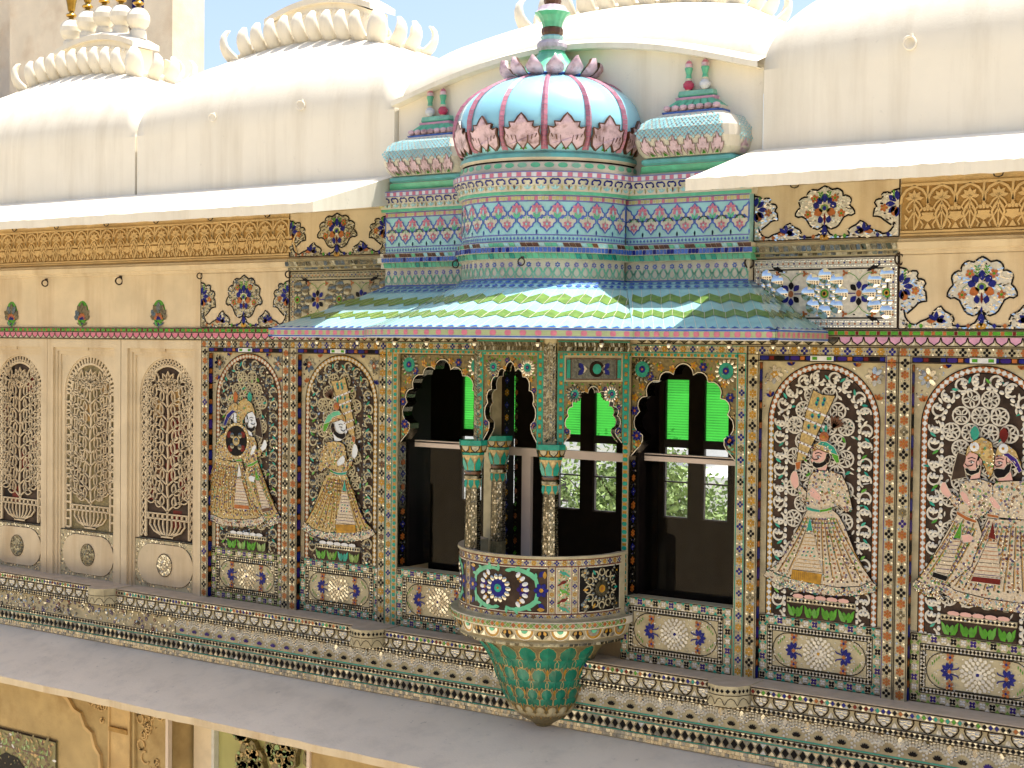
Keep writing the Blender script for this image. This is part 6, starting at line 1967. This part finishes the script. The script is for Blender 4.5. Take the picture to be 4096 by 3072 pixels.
# ================================================================== white vaulted roofs
def vault(x0, x1, label, finials, eave=False, front=0.):
    cx = (x0 + x1) / 2; hw = (x1 - x0) / 2
    T = empty("vaulted_roof", (cx, .8, 3.1), label, "roof", "white vaulted roofs along the wall top")
    rw = hw * (.55 if not eave else .575)
    yf, yb = (.50, 1.04) if not eave else (.80, 1.40)
    yB = yf + yb - front
    zr = 4.175 if not eave else 4.16
    def arch(u): return .075 * (1 - (u / max(rw, .01)) ** 2)
    def base_z(x): return 3.56 if not eave else 3.60 + .235 * (1 - ((x - cx) / hw) ** 2) ** 1.15
    s = Sheet()
    NL, NU = 22, 26
    AE = .60 if not eave else .8
    rings = []
    for j in range(NL + 1):
        a = PI / 2 * AE * j / NL
        f = (1 - math.cos(a)) / (1 - math.cos(PI / 2 * AE)); g = math.sin(a) / math.sin(PI / 2 * AE)
        f = f ** (1.0 if not eave else .92)
        row = []
        def pt(q, side):
            # q -1..1 along that side
            if side in (0, 2):
                xb = cx + hw * q; xr = cx + rw * q
                yb_, yr_ = (front, yf) if side == 0 else (yB, yb)
                zb = base_z(xb); zt = zr + arch(rw * q)
            else:
                e = 1 if side == 1 else -1
                xb = cx + e * hw; xr = cx + e * rw
                yb_ = (front + yB) / 2 + (yB - front) / 2 * q * e; yr_ = (yf + yb) / 2 + (yb - yf) / 2 * q * e
                zb = base_z(xb); zt = zr
            x = xb + (xr - xb) * f; y = yb_ + (yr_ - yb_) * f
            return (x, y, zb + (zt - zb) * g)
        for k in range(NU): row.append(pt(-1 + 2 * k / NU, 0))
        for k in range(10): row.append(pt(-1 + 2 * k / 10, 1))
        for k in range(NU): row.append(pt(1 - 2 * k / NU, 2))
        for k in range(10): row.append(pt(-1 + 2 * k / 10, 3))
        rings.append(row)
    n = len(rings[0]); V = [p for r in rings for p in r]
    seams = (0, NU, NU + 10, 2 * NU + 10)
    # each side as its own smooth patch so the hips stay crisp
    idx = list(seams) + [n]
    for q in range(4):
        a, b = idx[q], idx[q + 1]
        for j in range(NL):
            for i in range(a, b):
                i2 = (i + 1) % n
                pass
        P = []; w = b - a + 1
        for j in range(NL + 1): P += [rings[j][i % n] for i in range(a, b + 1)]
        F = [(j * w + i, j * w + i + 1, (j + 1) * w + i + 1, (j + 1) * w + i) for j in range(NL) for i in range(w - 1)]
        s.raw(P, F, "white_roof", True)
    top = rings[-1]
    s.face(top, "white_roof")
    if not eave: box3(s, x0, front, 2.952, x1, yB, 3.56, "white_roof")
    o = s.build("shell", T); weld(o)
    for p_ in o.data.polygons: pass
    if eave:
        s = Sheet()
        N = 40
        P = [cx - hw + 2 * hw * i / N for i in range(N + 1)]
        for i in range(N):
            a, b = P[i], P[i + 1]; za, zb = base_z(a), base_z(b)
            s.face([(a, -.055, za - .03), (b, -.055, zb - .03), (b, -.055, zb + .004), (a, -.055, za + .004)], "white_roof", True)
            s.face([(a, -.055, za + .004), (b, -.055, zb + .004), (b, front + .01, zb + .05), (a, front + .01, za + .05)], "white_roof", True)
            s.face([(b, -.055, zb - .03), (a, -.055, za - .03), (a, front + .02, za - .03), (b, front + .02, zb - .03)], "white_roof", True)
        s.build("curved_eave", T)
        s = Sheet()
        for i in range(N):
            a, b = P[i], P[i + 1]
            s.face([(a, .03, 2.952), (b, .03, 2.952), (b, .03, base_z(b) - .02), (a, .03, base_z(a) - .02)], "white_roof")
        s.build("gable_wall", T)
    # cornice under the petals
    s = Sheet()
    for (g0, z0, g1, z1) in ((.02, -.015, .03, .02), (.03, .02, -.02, .05)):
        A = []; B = []
        for row, gg, zz in ((A, g0, z0), (B, g1, z1)):
            for k in range(21): u = -rw + 2 * rw * k / 20; row.append((cx + u * (1 + gg / rw), yf - gg, zr + arch(u) + zz))
            row.append((cx + rw + gg, yb + gg, zr + zz)); row.append((cx - rw - gg, yb + gg, zr + zz))
        m_ = len(A)
        s.raw(A + B, [(i, (i + 1) % m_, m_ + (i + 1) % m_, m_ + i) for i in range(m_)], "white_roof")
    s.face([p for p in B], "white_roof")
    s.build("crest_moulding", T)
    # curled petals, one mesh, copied round the crest
    def petal_mesh():
        s = Sheet()
        sp = [(-.01, -.01, .060, .05), (.03, .02, .070, .055), (.064, .055, .074, .050), (.086, .095, .070, .042), (.093, .135, .060, .036), (.088, .170, .048, .030), (.070, .200, .030, .02), (.050, .212, .008, .006)]
        V = []
        for i, (o_, z, w, t) in enumerate(sp):
            a = sp[max(0, i - 1)]; b = sp[min(len(sp) - 1, i + 1)]
            d = math.hypot(b[0] - a[0], b[1] - a[1]); nx, nz = (b[1] - a[1]) / d, -(b[0] - a[0]) / d
            for u, k in ((-1, -.15), (-.7, .6), (0, 1), (.7, .6), (1, -.15), (.6, -.45), (0, -.5), (-.6, -.45)):
                V.append((w * u, -(o_ + nx * t * k), z + nz * t * k))
        m8 = 8
        F = [(j * m8 + i, j * m8 + (i + 1) % m8, (j + 1) * m8 + (i + 1) % m8, (j + 1) * m8 + i) for j in range(len(sp) - 1) for i in range(m8)]
        F += [tuple(range(m8 * (len(sp) - 1), m8 * len(sp)))]
        s.raw(V, F, "white_roof", True)
        return s.build("petal", T)
    pm = petal_mesh()
    spots = []
    nf = 10
    for k in range(nf + 1):
        u = -rw + 2 * rw * k / nf
        ang = -.78 if k == 0 else .78 if k == nf else 0
        spots.append((cx + u, yf, zr + arch(u), ang, 1.12 if ang else 1.))
    ns = 3
    for k in range(1, ns + 1):
        y = yf + (yb - yf) * k / ns
        for e in (-1, 1): spots.append((cx + e * rw, y, zr, e * (PI / 2 if k < ns else 2.3), 1.))
    for k in range(1, nf):
        u = -rw + 2 * rw * k / nf; spots.append((cx + u, yb, zr + arch(u), PI, 1.))
    for i, (x, y, z, a, k) in enumerate(spots):
        M = Matrix.Translation((x, y, z)) @ Matrix.Rotation(a, 4, 'Z') @ Matrix.Scale(k * .95, 4)
        if i == 0: pm.matrix_basis = M
        else: copy_part(pm, T, M)
    # neck and little curved cap
    s = Sheet()
    nw = rw * .70; ym = (yf + yb) / 2
    n0, n1 = ym - .11, ym + .11
    N = 16
    for i in range(N):
        a, b = -nw + 2 * nw * i / N, -nw + 2 * nw * (i + 1) / N
        za, zb = [4.46 + .11 * (1 - (t / nw) ** 2) for t in (a, b)]
        for y in (n0, n1): s.face([(cx + a, y, zr), (cx + b, y, zr), (cx + b, y, zb), (cx + a, y, za)], "white_roof")
    for e in (-1, 1): s.face([(cx + e * nw, n0, zr), (cx + e * nw, n1, zr), (cx + e * nw, n1, 4.46), (cx + e * nw, n0, 4.46)], "white_roof")
    for k in range(22):
        a = -nw + 2 * nw * (k + .5) / 22; z = 4.41 + .10 * (1 - (a / nw) ** 2)
        t = Sheet(lambda u, v, h: (cx + u, n0 - h, v)); t.solid(circle_pts(a, z, .021, 6, PI, 2 * PI, rv=.03), "white_roof", 0, .008)
        for F_ in t.F: s.face([t.V[i] for i in F_], "white_roof")
    s.build("neck", T)
    s = Sheet()
    cw = rw * .76; c0, c1 = ym - .15, ym + .15
    def cz(u): return 4.455 + .105 * (1 - (u / cw) ** 2)
    N = 24
    for i in range(N):
        a, b = -cw + 2 * cw * i / N, -cw + 2 * cw * (i + 1) / N
        def rowp(u):
            q = 1 - .0
            return [(cx + u, c0, cz(u)), (cx + u, c0, cz(u) + .045), (cx + u * .95, c0 + .07, cz(u) + .075), (cx + u * .92, ym, cz(u) + .095), (cx + u * .95, c1 - .07, cz(u) + .075), (cx + u, c1, cz(u) + .045), (cx + u, c1, cz(u))]
        A, B = rowp(a), rowp(b)
        for k in range(6): s.face([A[k], B[k], B[k + 1], A[k + 1]], "white_roof")
        s.face([A[6], B[6], B[0], A[0]], "white_roof")
        if i == 0: s.face(A[::-1], "white_roof")
        if i == N - 1: s.face(B, "white_roof")
    s.build("cap", T)
    # row of finials on the ridge
    if finials:
        fm = None
        for k in range(5):
            u = (k - 2) * .222
            z = cz(u) + .088
            if fm is None:
                s = Sheet()
                lathe(s, [(.066, -.03), (.062, .03), (.052, .045), (.054, .05), (.078, .075), (.090, .11), (.088, .145), (.070, .18), (.045, .20), (.0, .203)], "white_roof", 0, 0, 24, lobes=10, depth=.05)
                fb = s.build("bulb", T)
                s = Sheet()
                lathe(s, [(.03, .198), (.036, .205), (.02, .212), (.018, .222), (.038, .232), (.044, .242), (.036, .252), (.02, .258), (.018, .268), (.026, .275), (.030, .29), (.036, .33), (.044, .37), (.050, .392), (.042, .40), (.048, .412), (.03, .44), (.012, .47), (.0, .50)], "brass", 0, 0, 14)
                fc = s.build("brass_cup", T)
                fm = (fb, fc); M = Matrix.Translation((cx + u, ym, z)) @ Matrix.Scale(1.14, 4); fb.matrix_basis = M; fc.matrix_basis = M
                fc.name = "brass_cup"
            else:
                for q in fm: copy_part(q, T, Matrix.Translation((cx + u, ym, z)) @ Matrix.Scale(1.14, 4))
    return T
vault(-6.60, -4.003, "white vaulted roof at the far left with five bulb finials and brass cups", True)
vault(-3.976, -1.356, "white vaulted roof with a petal crest, left of the blue dome", False)
vault(-1.340, 1.405, "white vaulted roof with a curved eave, directly behind the blue dome", False, True, .06)
vault(1.421, 4.2, "plain white vaulted roof filling the upper right corner", False)
# mirror-fixing rings cast white on the roofs
def ring(x, y, z, r, label, m_="iron", tilt=0., group=None, name="iron_ring"):
    s = Sheet()
    V = []; F = []; n, k = 16, 6
    for i in range(n):
        a = 2 * PI * i / n
        for j in range(k):
            b = 2 * PI * j / k; rr = r + r * .2 * math.cos(b)
            V.append((x + .9 * rr * math.sin(a) * math.cos(tilt), y - r * .2 * math.sin(b) - .02 + rr * math.sin(a) * math.sin(tilt), z - r + rr * math.cos(a)))
    for i in range(n):
        for j in range(k): F.append((i * k + j, ((i + 1) % n) * k + j, ((i + 1) % n) * k + (j + 1) % k, i * k + (j + 1) % k))
    s.raw(V, F, m_, True)
    lathe(s, [(.0, z + r * .5), (r * .45, z + r * .45), (r * .5, z - r * .1), (0, z - r * .2)], m_, x, y - .008, 8)
    return tag(s.build(name), label, "ring", group)
g = "rings fixed in the wall"
ring(-3.117, -.0, 3.665, .028, "small white ring on the white roof, nearer the roof seam", "white_roof", .5, g, "wall_ring")
ring(-2.216, -.0, 3.685, .032, "small white ring on the white roof, nearer the blue dome", "white_roof", .5, g, "wall_ring")
ring(2.298, -.0, 3.655, .036, "small white ring on the plain roof at the upper right", "white_roof", .5, g, "wall_ring")
ring(-5.081, 0, 2.445, .026, "dark iron ring on bare plaster above the far left screen window", "iron", .9, g)
ring(-4.160, 0, 2.450, .028, "dark iron ring on bare plaster with a stain running below it", "iron", .9, g)
ring(-3.241, 0, 2.468, .022, "dark iron ring where the bare plaster meets the flower mosaic", "iron", .9, g)
ring(-2.321, 0, 2.465, .024, "dark iron ring between the flower frieze and the dark mirror frieze", "iron", .9, g)
ring(1.369, -.03, 2.47, .030, "dark iron ring at the right corner of the tiled storey", "iron", .9, g)
ring(2.262, 0, 2.47, .030, "dark iron ring between the bright mirror frieze and the flower frieze", "iron", .9, g)
ring(-.345, -.60, 2.462, .022, "dark iron ring left under the blue moulding of the drum", "iron", .3, g)
ring(.19, -.66, 2.462, .022, "dark iron ring right under the blue moulding of the drum", "iron", .3, g)
def hook(x, label, full=False):
    s = Sheet()
    P = [(-.028, 2.905), (-.028, 2.885), (-.02, 2.868), (0, 2.862), (.02, 2.868), (.028, 2.885), (.028, 2.905)]
    t = Sheet(lambda u, v, h: (x + u, -.02 - h, v)); t.line(P, .006, "iron", 1, h0=0, h1=.006)
    return tag(t.build("iron_hook"), label, "hook", "curtain hooks under the white ledges")
for x, l in ((-5.484, "leftmost curtain hook hanging under the left white ledge"), (-4.934, "second curtain hook from the left under the left white ledge"), (-4.314, "third curtain hook from the left under the left white ledge"), (-3.729, "fourth curtain hook from the left under the left white ledge"), (-3.128, "second last curtain hook before the flower panel"), (-2.534, "curtain hook over the end of the left carved frieze"), (1.634, "curtain hook over the flower panel right of the oriel"), (2.796, "curtain hook over the right carved frieze")):
    hook(x, l)

# ================================================================== white ledges
def ledge(x0, x1, label):
    s = Sheet()
    yo = -.84
    P = [(.0, 3.10), (yo, 2.850), (yo, 2.787), (.0, 2.90)]
    n = 90
    wob = [[random.uniform(-.0035, .0035) for _ in range(3)] for _ in range(n + 1)]
    def q(x, y, z, i):         # hand laid: the lip wavers a little
        return (x, y + (wob[i][0] if y < -.5 else 0), z + (wob[i][1] if z > 2.8 else wob[i][2]) * (1 if y < -.5 else 0))
    for (ya, za), (yb, zb) in zip(P, P[1:]):
        for i in range(n):
            a, b = x0 + (x1 - x0) * i / n, x0 + (x1 - x0) * (i + 1) / n
            s.face([q(a, ya, za, i), q(a, yb, zb, i), q(b, yb, zb, i + 1), q(b, ya, za, i + 1)], "white_roof")
    s.face([q(x0, y, z, 0) for y, z in P], "white_roof"); s.face([q(x1, y, z, n) for y, z in P[::-1]], "white_roof")
    o = s.build("stone_ledge"); weld(o)
    return tag(o, label, "ledge", "white sloping ledges")
ledge(-7.1, -1.33, "white sloping stone ledge over the friezes left of the oriel")
ledge(1.37, 4.4, "white sloping stone ledge over the friezes right of the oriel")

# ================================================================== grey eave slab and lower storey
s = Sheet()
yo = -.82
P = [(.05, -.462), (-.10, -.462), (yo, -.655), (yo, -.705), (.05, -.55)]
wob = [[random.uniform(-.003, .003) for _ in range(2)] for _ in range(121)]
def qs(x, y, z, i): return (x, y + (wob[i][0] if y < -.5 else 0), z + (wob[i][1] if y < -.5 else 0))
for j, ((ya, za), (yb, zb)) in enumerate(zip(P, P[1:])):
    for i in range(120):
        a, b = -7.1 + 11.5 * i / 120, -7.1 + 11.5 * (i + 1) / 120
        s.face([qs(a, ya, za, i), qs(a, yb, zb, i), qs(b, yb, zb, i + 1), qs(b, ya, za, i + 1)], "grey_slab" if j < 2 else "ivory_plaster")
o = s.build("eave_slab"); weld(o)
tag(o, "broad grey sloping slab with a cream edge under the mosaic courses", "eave slab")
low = empty("lower_storey", (-3, .2, -5), "cream lower storey with carved pilasters, partly hidden under the grey slab", "wall")
s = Sheet()
box3(s, -7.2, .02, -5.0, -3.62, .4, -.56, "ochre_plaster")
box3(s, -3.62, .30, -5.0, -2.10, .5, -.56, "lime_plaster"); box3(s, -2.10, .02, -5.0, 4.6, .4, -.56, "ochre_plaster")
s.build("masonry", low)
s = Sheet(y0=.02)
pts = [(-4.95, -.95), (-4.80, -1.02), (-4.72, -1.10), (-4.64, -1.12), (-4.58, -1.22), (-4.50, -1.26), (-4.46, -1.36), (-4.40, -1.42), (-4.38, -1.6), (-4.40, -1.9)]
s.line(pts, .03, "carved_stone", 1, h0=0, h1=.03)
s.line([(-4.30, -.60), (-4.30, -2.2)], .02, "carved_stone", 1, h0=0, h1=.012); s.line([(-4.05, -.60), (-4.05, -2.2)], .025, "carved_stone", 1, h0=0, h1=.02); s.line([(-3.98, -.60), (-3.98, -2.2)], .02, "ochre_plaster", 1, h0=0, h1=.03)
s.rect(-4.30, -2.2, -4.05, -.60, "carved_stone", 1)
for i in range(26):
    u, v = random.uniform(-4.62, -4.34), random.uniform(-1.15, -.75)
    if v < -1.2 - (u + 4.36) * 1.0: continue
    s.line(circle_pts(u, v, random.uniform(.02, .045), 9, random.random() * 6, random.random() * 6 + 4), .012, "carved_stone", 1, h0=0, h1=.012)
for i in range(30):
    u, v = random.uniform(-3.93, -3.68), random.uniform(-1.55, -.85)
    s.line(circle_pts(u, v, random.uniform(.02, .05), 9, random.random() * 6, random.random() * 6 + 4), .012, "carved_stone", 1, h0=0, h1=.012)
s.box(-4.28, -1.20, -4.06, -1.165, "carved_ground", 0, .03)
s.build("carved_pilaster", low)
s = Sheet(y0=.015)
s.box(-6.2, -2.4, -4.95, -1.40, "olive_ground", -.02, .01)
s.line([(-6.2, -1.402), (-4.953, -1.402), (-4.953, -2.4)], .02, "dark_groove", 9)
for i in range(420):
    u, v = random.uniform(-6.1, -4.97), random.uniform(-1.72, -1.42)
    s.petal(u, v, random.random() * 6, 0, .05, .022, random.choice(["lime_tile", "olive_ground", "olive_mosaic", "brown_glaze", "olive_mosaic", "carved_stone", "white_tile" if i % 4 == 0 else "brown_glaze"]), 9, .1)
s.line([(-6.2, -1.545), (-5.07, -1.545), (-5.07, -2.4)], .016, "brown_glaze", 11)
s.poly([(-6.2, -2.4), (-6.2, -1.68), (-5.9, -1.62), (-5.75, -1.66), (-5.62, -1.60), (-5.45, -1.62), (-5.35, -1.70), (-5.25, -1.72), (-5.2, -1.9), (-5.2, -2.4)], "dark_back", 12)
s.build("mosaic_alcove", low)
s = Sheet(y0=.02)
for x in (-3.62, -2.13):
    s = Sheet(y0=.02); s.box(x, -3, x + .03, -.60, "white_paint", -.02, .02); s.build("niche_frame", low)
s = Sheet(y0=.298)
s.box(-3.59, -3, -3.36, -.56, "grey_slab", 0, .03); s.box(-3.37, -3, -3.34, -.56, "white_tile", 0, .05)
def relief(cx, cz, k):
    P = []
    for i in range(30):
        a = 2 * PI * i / 30; r = k * (1 + .09 * math.cos(9 * a)); P.append((cx + r * .72 * math.cos(a), cz + r * math.sin(a)))
    s.solid(P, "olive_mosaic", 0, .05)
    for i in range(130):
        r = k * .9 * math.sqrt(random.random()); a = random.random() * 6.283
        u, v = cx + r * .7 * math.cos(a), cz + r * math.sin(a)
        s.solid(circle_pts(u, v, random.uniform(.012, .028), 6), random.choice(["olive_ground", "lime_tile", "gold_cloth", "olive_ground", "carved_stone"]), .05, .058)
for c in ((-3.05, -1.0, .15), (-2.62, -1.08, .24), (-2.25, -1.12, .2), (-2.95, -1.35, .22), (-2.5, -1.5, .16), (-3.25, -.80, .12)): relief(*c)
s.build("flower_relief", low)

# ================================================================== old tower at the upper left
T = empty("stone_tower", (-15, 7, 3.2), "old sandstone tower wall with a blue shuttered opening, at the upper left", "tower")
s = Sheet()
y = 6.5
box3(s, -14.40, y, -5, -11.94, y + .6, 14, "sandstone")
box3(s, -11.94, y, -5, -11.36, y + .6, 6.02, "sandstone")
box3(s, -11.94, y + .5, 6.02, -11.36, y + .6, 14, "dark_wood")
box3(s, -11.36, y, -5, -10.77, y + .6, 14, "sandstone")
box3(s, -26, y + 1.2, -5, -14.40, y + 1.8, 14, "sandstone")
box3(s, -26, y - .5, -5, -14.30, y, 5.55, "carved_stone")
s.build("masonry", T)
s = Sheet(); box3(s, -11.90, y + .25, 6.02, -11.52, y + .32, 10, "cobalt"); box3(s, -11.50, y + .10, 6.02, -11.37, y + .18, 6.42, "carved_stone"); s.build("shutter", T)

# ================================================================== the room behind and what its far windows show
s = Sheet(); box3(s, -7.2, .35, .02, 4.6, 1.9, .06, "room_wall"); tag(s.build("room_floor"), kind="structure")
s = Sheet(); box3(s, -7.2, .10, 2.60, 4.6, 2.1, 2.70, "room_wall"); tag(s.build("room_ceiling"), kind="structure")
YW = 1.9
PAIR = [-3.03, -2.08, -1.125, -.17]
far = empty("far_room_wall", (0, YW, 0), "dark inner wall of the room pierced by far windows", "wall")
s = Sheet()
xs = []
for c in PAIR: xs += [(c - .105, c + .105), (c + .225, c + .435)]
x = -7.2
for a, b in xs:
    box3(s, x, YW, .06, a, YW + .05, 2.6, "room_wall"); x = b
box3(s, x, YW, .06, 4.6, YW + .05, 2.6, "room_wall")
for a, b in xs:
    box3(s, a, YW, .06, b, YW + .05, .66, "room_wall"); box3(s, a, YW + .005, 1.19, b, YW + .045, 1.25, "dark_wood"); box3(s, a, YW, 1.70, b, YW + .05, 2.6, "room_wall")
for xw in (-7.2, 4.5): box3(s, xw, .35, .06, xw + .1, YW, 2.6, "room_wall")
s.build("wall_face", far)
for k, c in enumerate(PAIR):
    W_ = empty("room_window", (c + .165, YW, .66), ["far window seen through the left arched window, one green pane and trees below", "far window behind the balcony columns, mostly hidden", "far window seen through the balcony arch with pale houses below its green panes", "far window seen through the right arched window with trees below its green panes"][k], "window", "far windows of the room")
    s = Sheet()
    for a, b in ((c - .105, c + .105), (c + .225, c + .435)):
        box3(s, a, YW + .012, .66, a + .008, YW + .040, 1.70, "dark_wood"); box3(s, b - .008, YW + .012, .66, b, YW + .040, 1.70, "dark_wood")
        box3(s, a + .008, YW + .012, .925, b - .008, YW + .040, .935, "dark_wood"); box3(s, a + .008, YW + .012, .66, b - .008, YW + .040, .668, "dark_wood")
    s.build("frame", W_)
    for a, b in ((c - .105, c + .105), (c + .225, c + .435)):
        s = Sheet(); s.face([(a, YW + .030, 1.25), (b, YW + .030, 1.25), (b, YW + .030, 1.70), (a, YW + .030, 1.70)], "green_glass"); s.build("green_pane", W_)
        s = Sheet(); s.face([(a, YW + .030, .66), (b, YW + .030, .66), (b, YW + .030, 1.19), (a, YW + .030, 1.19)], "clear_glass"); s.build("pane", W_)

def tree(x, y, h, r, label):
    T = empty("tree", (x, y, -9), label, "tree", "trees beyond the room")
    s = Sheet()
    lathe(s, [(.35, -9), (.25, -9 + h * .3), (.16, -9 + h * .6), (.05, -9 + h * .85)], "bark", x, y, 9)
    for k in range(7):
        a = k * .9; z0 = -9 + h * (.35 + .06 * k)
        p = Vector((x, y, z0)); q = p + Vector((r * .7 * math.cos(a), r * .7 * math.sin(a), h * .2)); d = .07
        s.raw([p + Vector((-d, 0, 0)), p + Vector((d, 0, 0)), q + Vector((.02, 0, 0)), q - Vector((.02, 0, 0)), p + Vector((0, -d, 0)), p + Vector((0, d, 0)), q + Vector((0, .02, 0)), q - Vector((0, .02, 0))], [(0, 1, 2, 3), (4, 5, 6, 7)], "bark")
    s.build("trunk", T)
    s = Sheet()
    for i in range(9000):
        th = random.random() * 6.283; ph = math.acos(random.uniform(-.7, 1)); rr = r * random.uniform(.35, 1.) * (1 + .25 * math.sin(3 * th + ph * 4))
        c = Vector((x + rr * math.sin(ph) * math.cos(th), y + rr * math.sin(ph) * math.sin(th), -9 + h * .68 + rr * .8 * math.cos(ph)))
        u = Vector((random.uniform(-1, 1), random.uniform(-1, 1), random.uniform(-1, 1))).normalized() * random.uniform(.06, .12); w = u.cross(Vector((random.random(), random.random(), random.random()))).normalized() * random.uniform(.04, .08)
        s.face([c - u, c - w, c + u, c + w], "foliage")
    s.build("crown", T)
for a in ((-15.2, 27, 9.3, 2.6, "broad green tree seen through the right arched window"), (-12.2, 30, 8.2, 2.2, "smaller tree beside the white houses seen through the right arched window"), (-22.0, 26, 7.4, 2.2, "low bright bush seen through the balcony arch"), (-27.5, 30, 10.2, 2.6, "rounded tree seen through the left arched window"), (-32, 31, 9.0, 2.6, "tree at the far left of the view through the room")):
    tree(*a)
def house(x, y, w, d, h, label):
    T = empty("house", (x, y, -9), label, "house", "pale houses beyond the room")
    s = Sheet(); box3(s, x - w / 2, y, -9, x + w / 2, y + d, -9 + h, "house_white"); s.build("wall", T)
    s = Sheet(); box3(s, x - w / 2 - .15, y - .15, -9 + h, x + w / 2 + .15, y + d + .15, -9 + h + .25, "house_white"); s.build("parapet", T)
    for k in range(int(w / 1.6)):
        for f in range(2):
            u = x - w / 2 + .9 + k * 1.6; z = -7.6 + f * 2.6
            if z + 1.2 > -9 + h: continue
            s = Sheet(); box3(s, u, y - .03, z, u + .7, y + .02, z + 1.1, "dark_wood"); s.build("window", T)
for a in ((-20, 46, 9, 6, 5.5, "low white house beside the tall tree, seen through the balcony arch"), (-30, 48, 8, 6, 6.5, "white house seen through the balcony arch, the taller one"), (-41, 45, 10, 6, 4.2, "cream house with a flat roof seen through the left arched window"), (-12, 50, 9, 6, 4.4, "white house seen through the right arched window"), (-52, 60, 14, 8, 6.5, "pale house far behind the others on the left")):
    house(*a)

# ================================================================== the opposite side of the courtyard
T = empty("courtyard_building", (4, -17, -5), "cream arcaded building facing the mosaic wall across the courtyard", "building")
s = Sheet()
y = -15.0
for k in range(16):
    x = -36 + k * 4.6
    box3(s, x, y - 3, -5, x + 2.2, y, 4.2, "ivory_plaster"); box3(s, x + 2.2, y - 3, -.8, x + 4.6, y, .4, "ivory_plaster"); box3(s, x + 2.2, y - 3, 2.8, x + 4.6, y, 4.2, "ivory_plaster"); box3(s, x + 2.2, y - 2.9, -5, x + 4.6, y - 2.5, 2.8, "room_wall")
s.build("arcade", T)
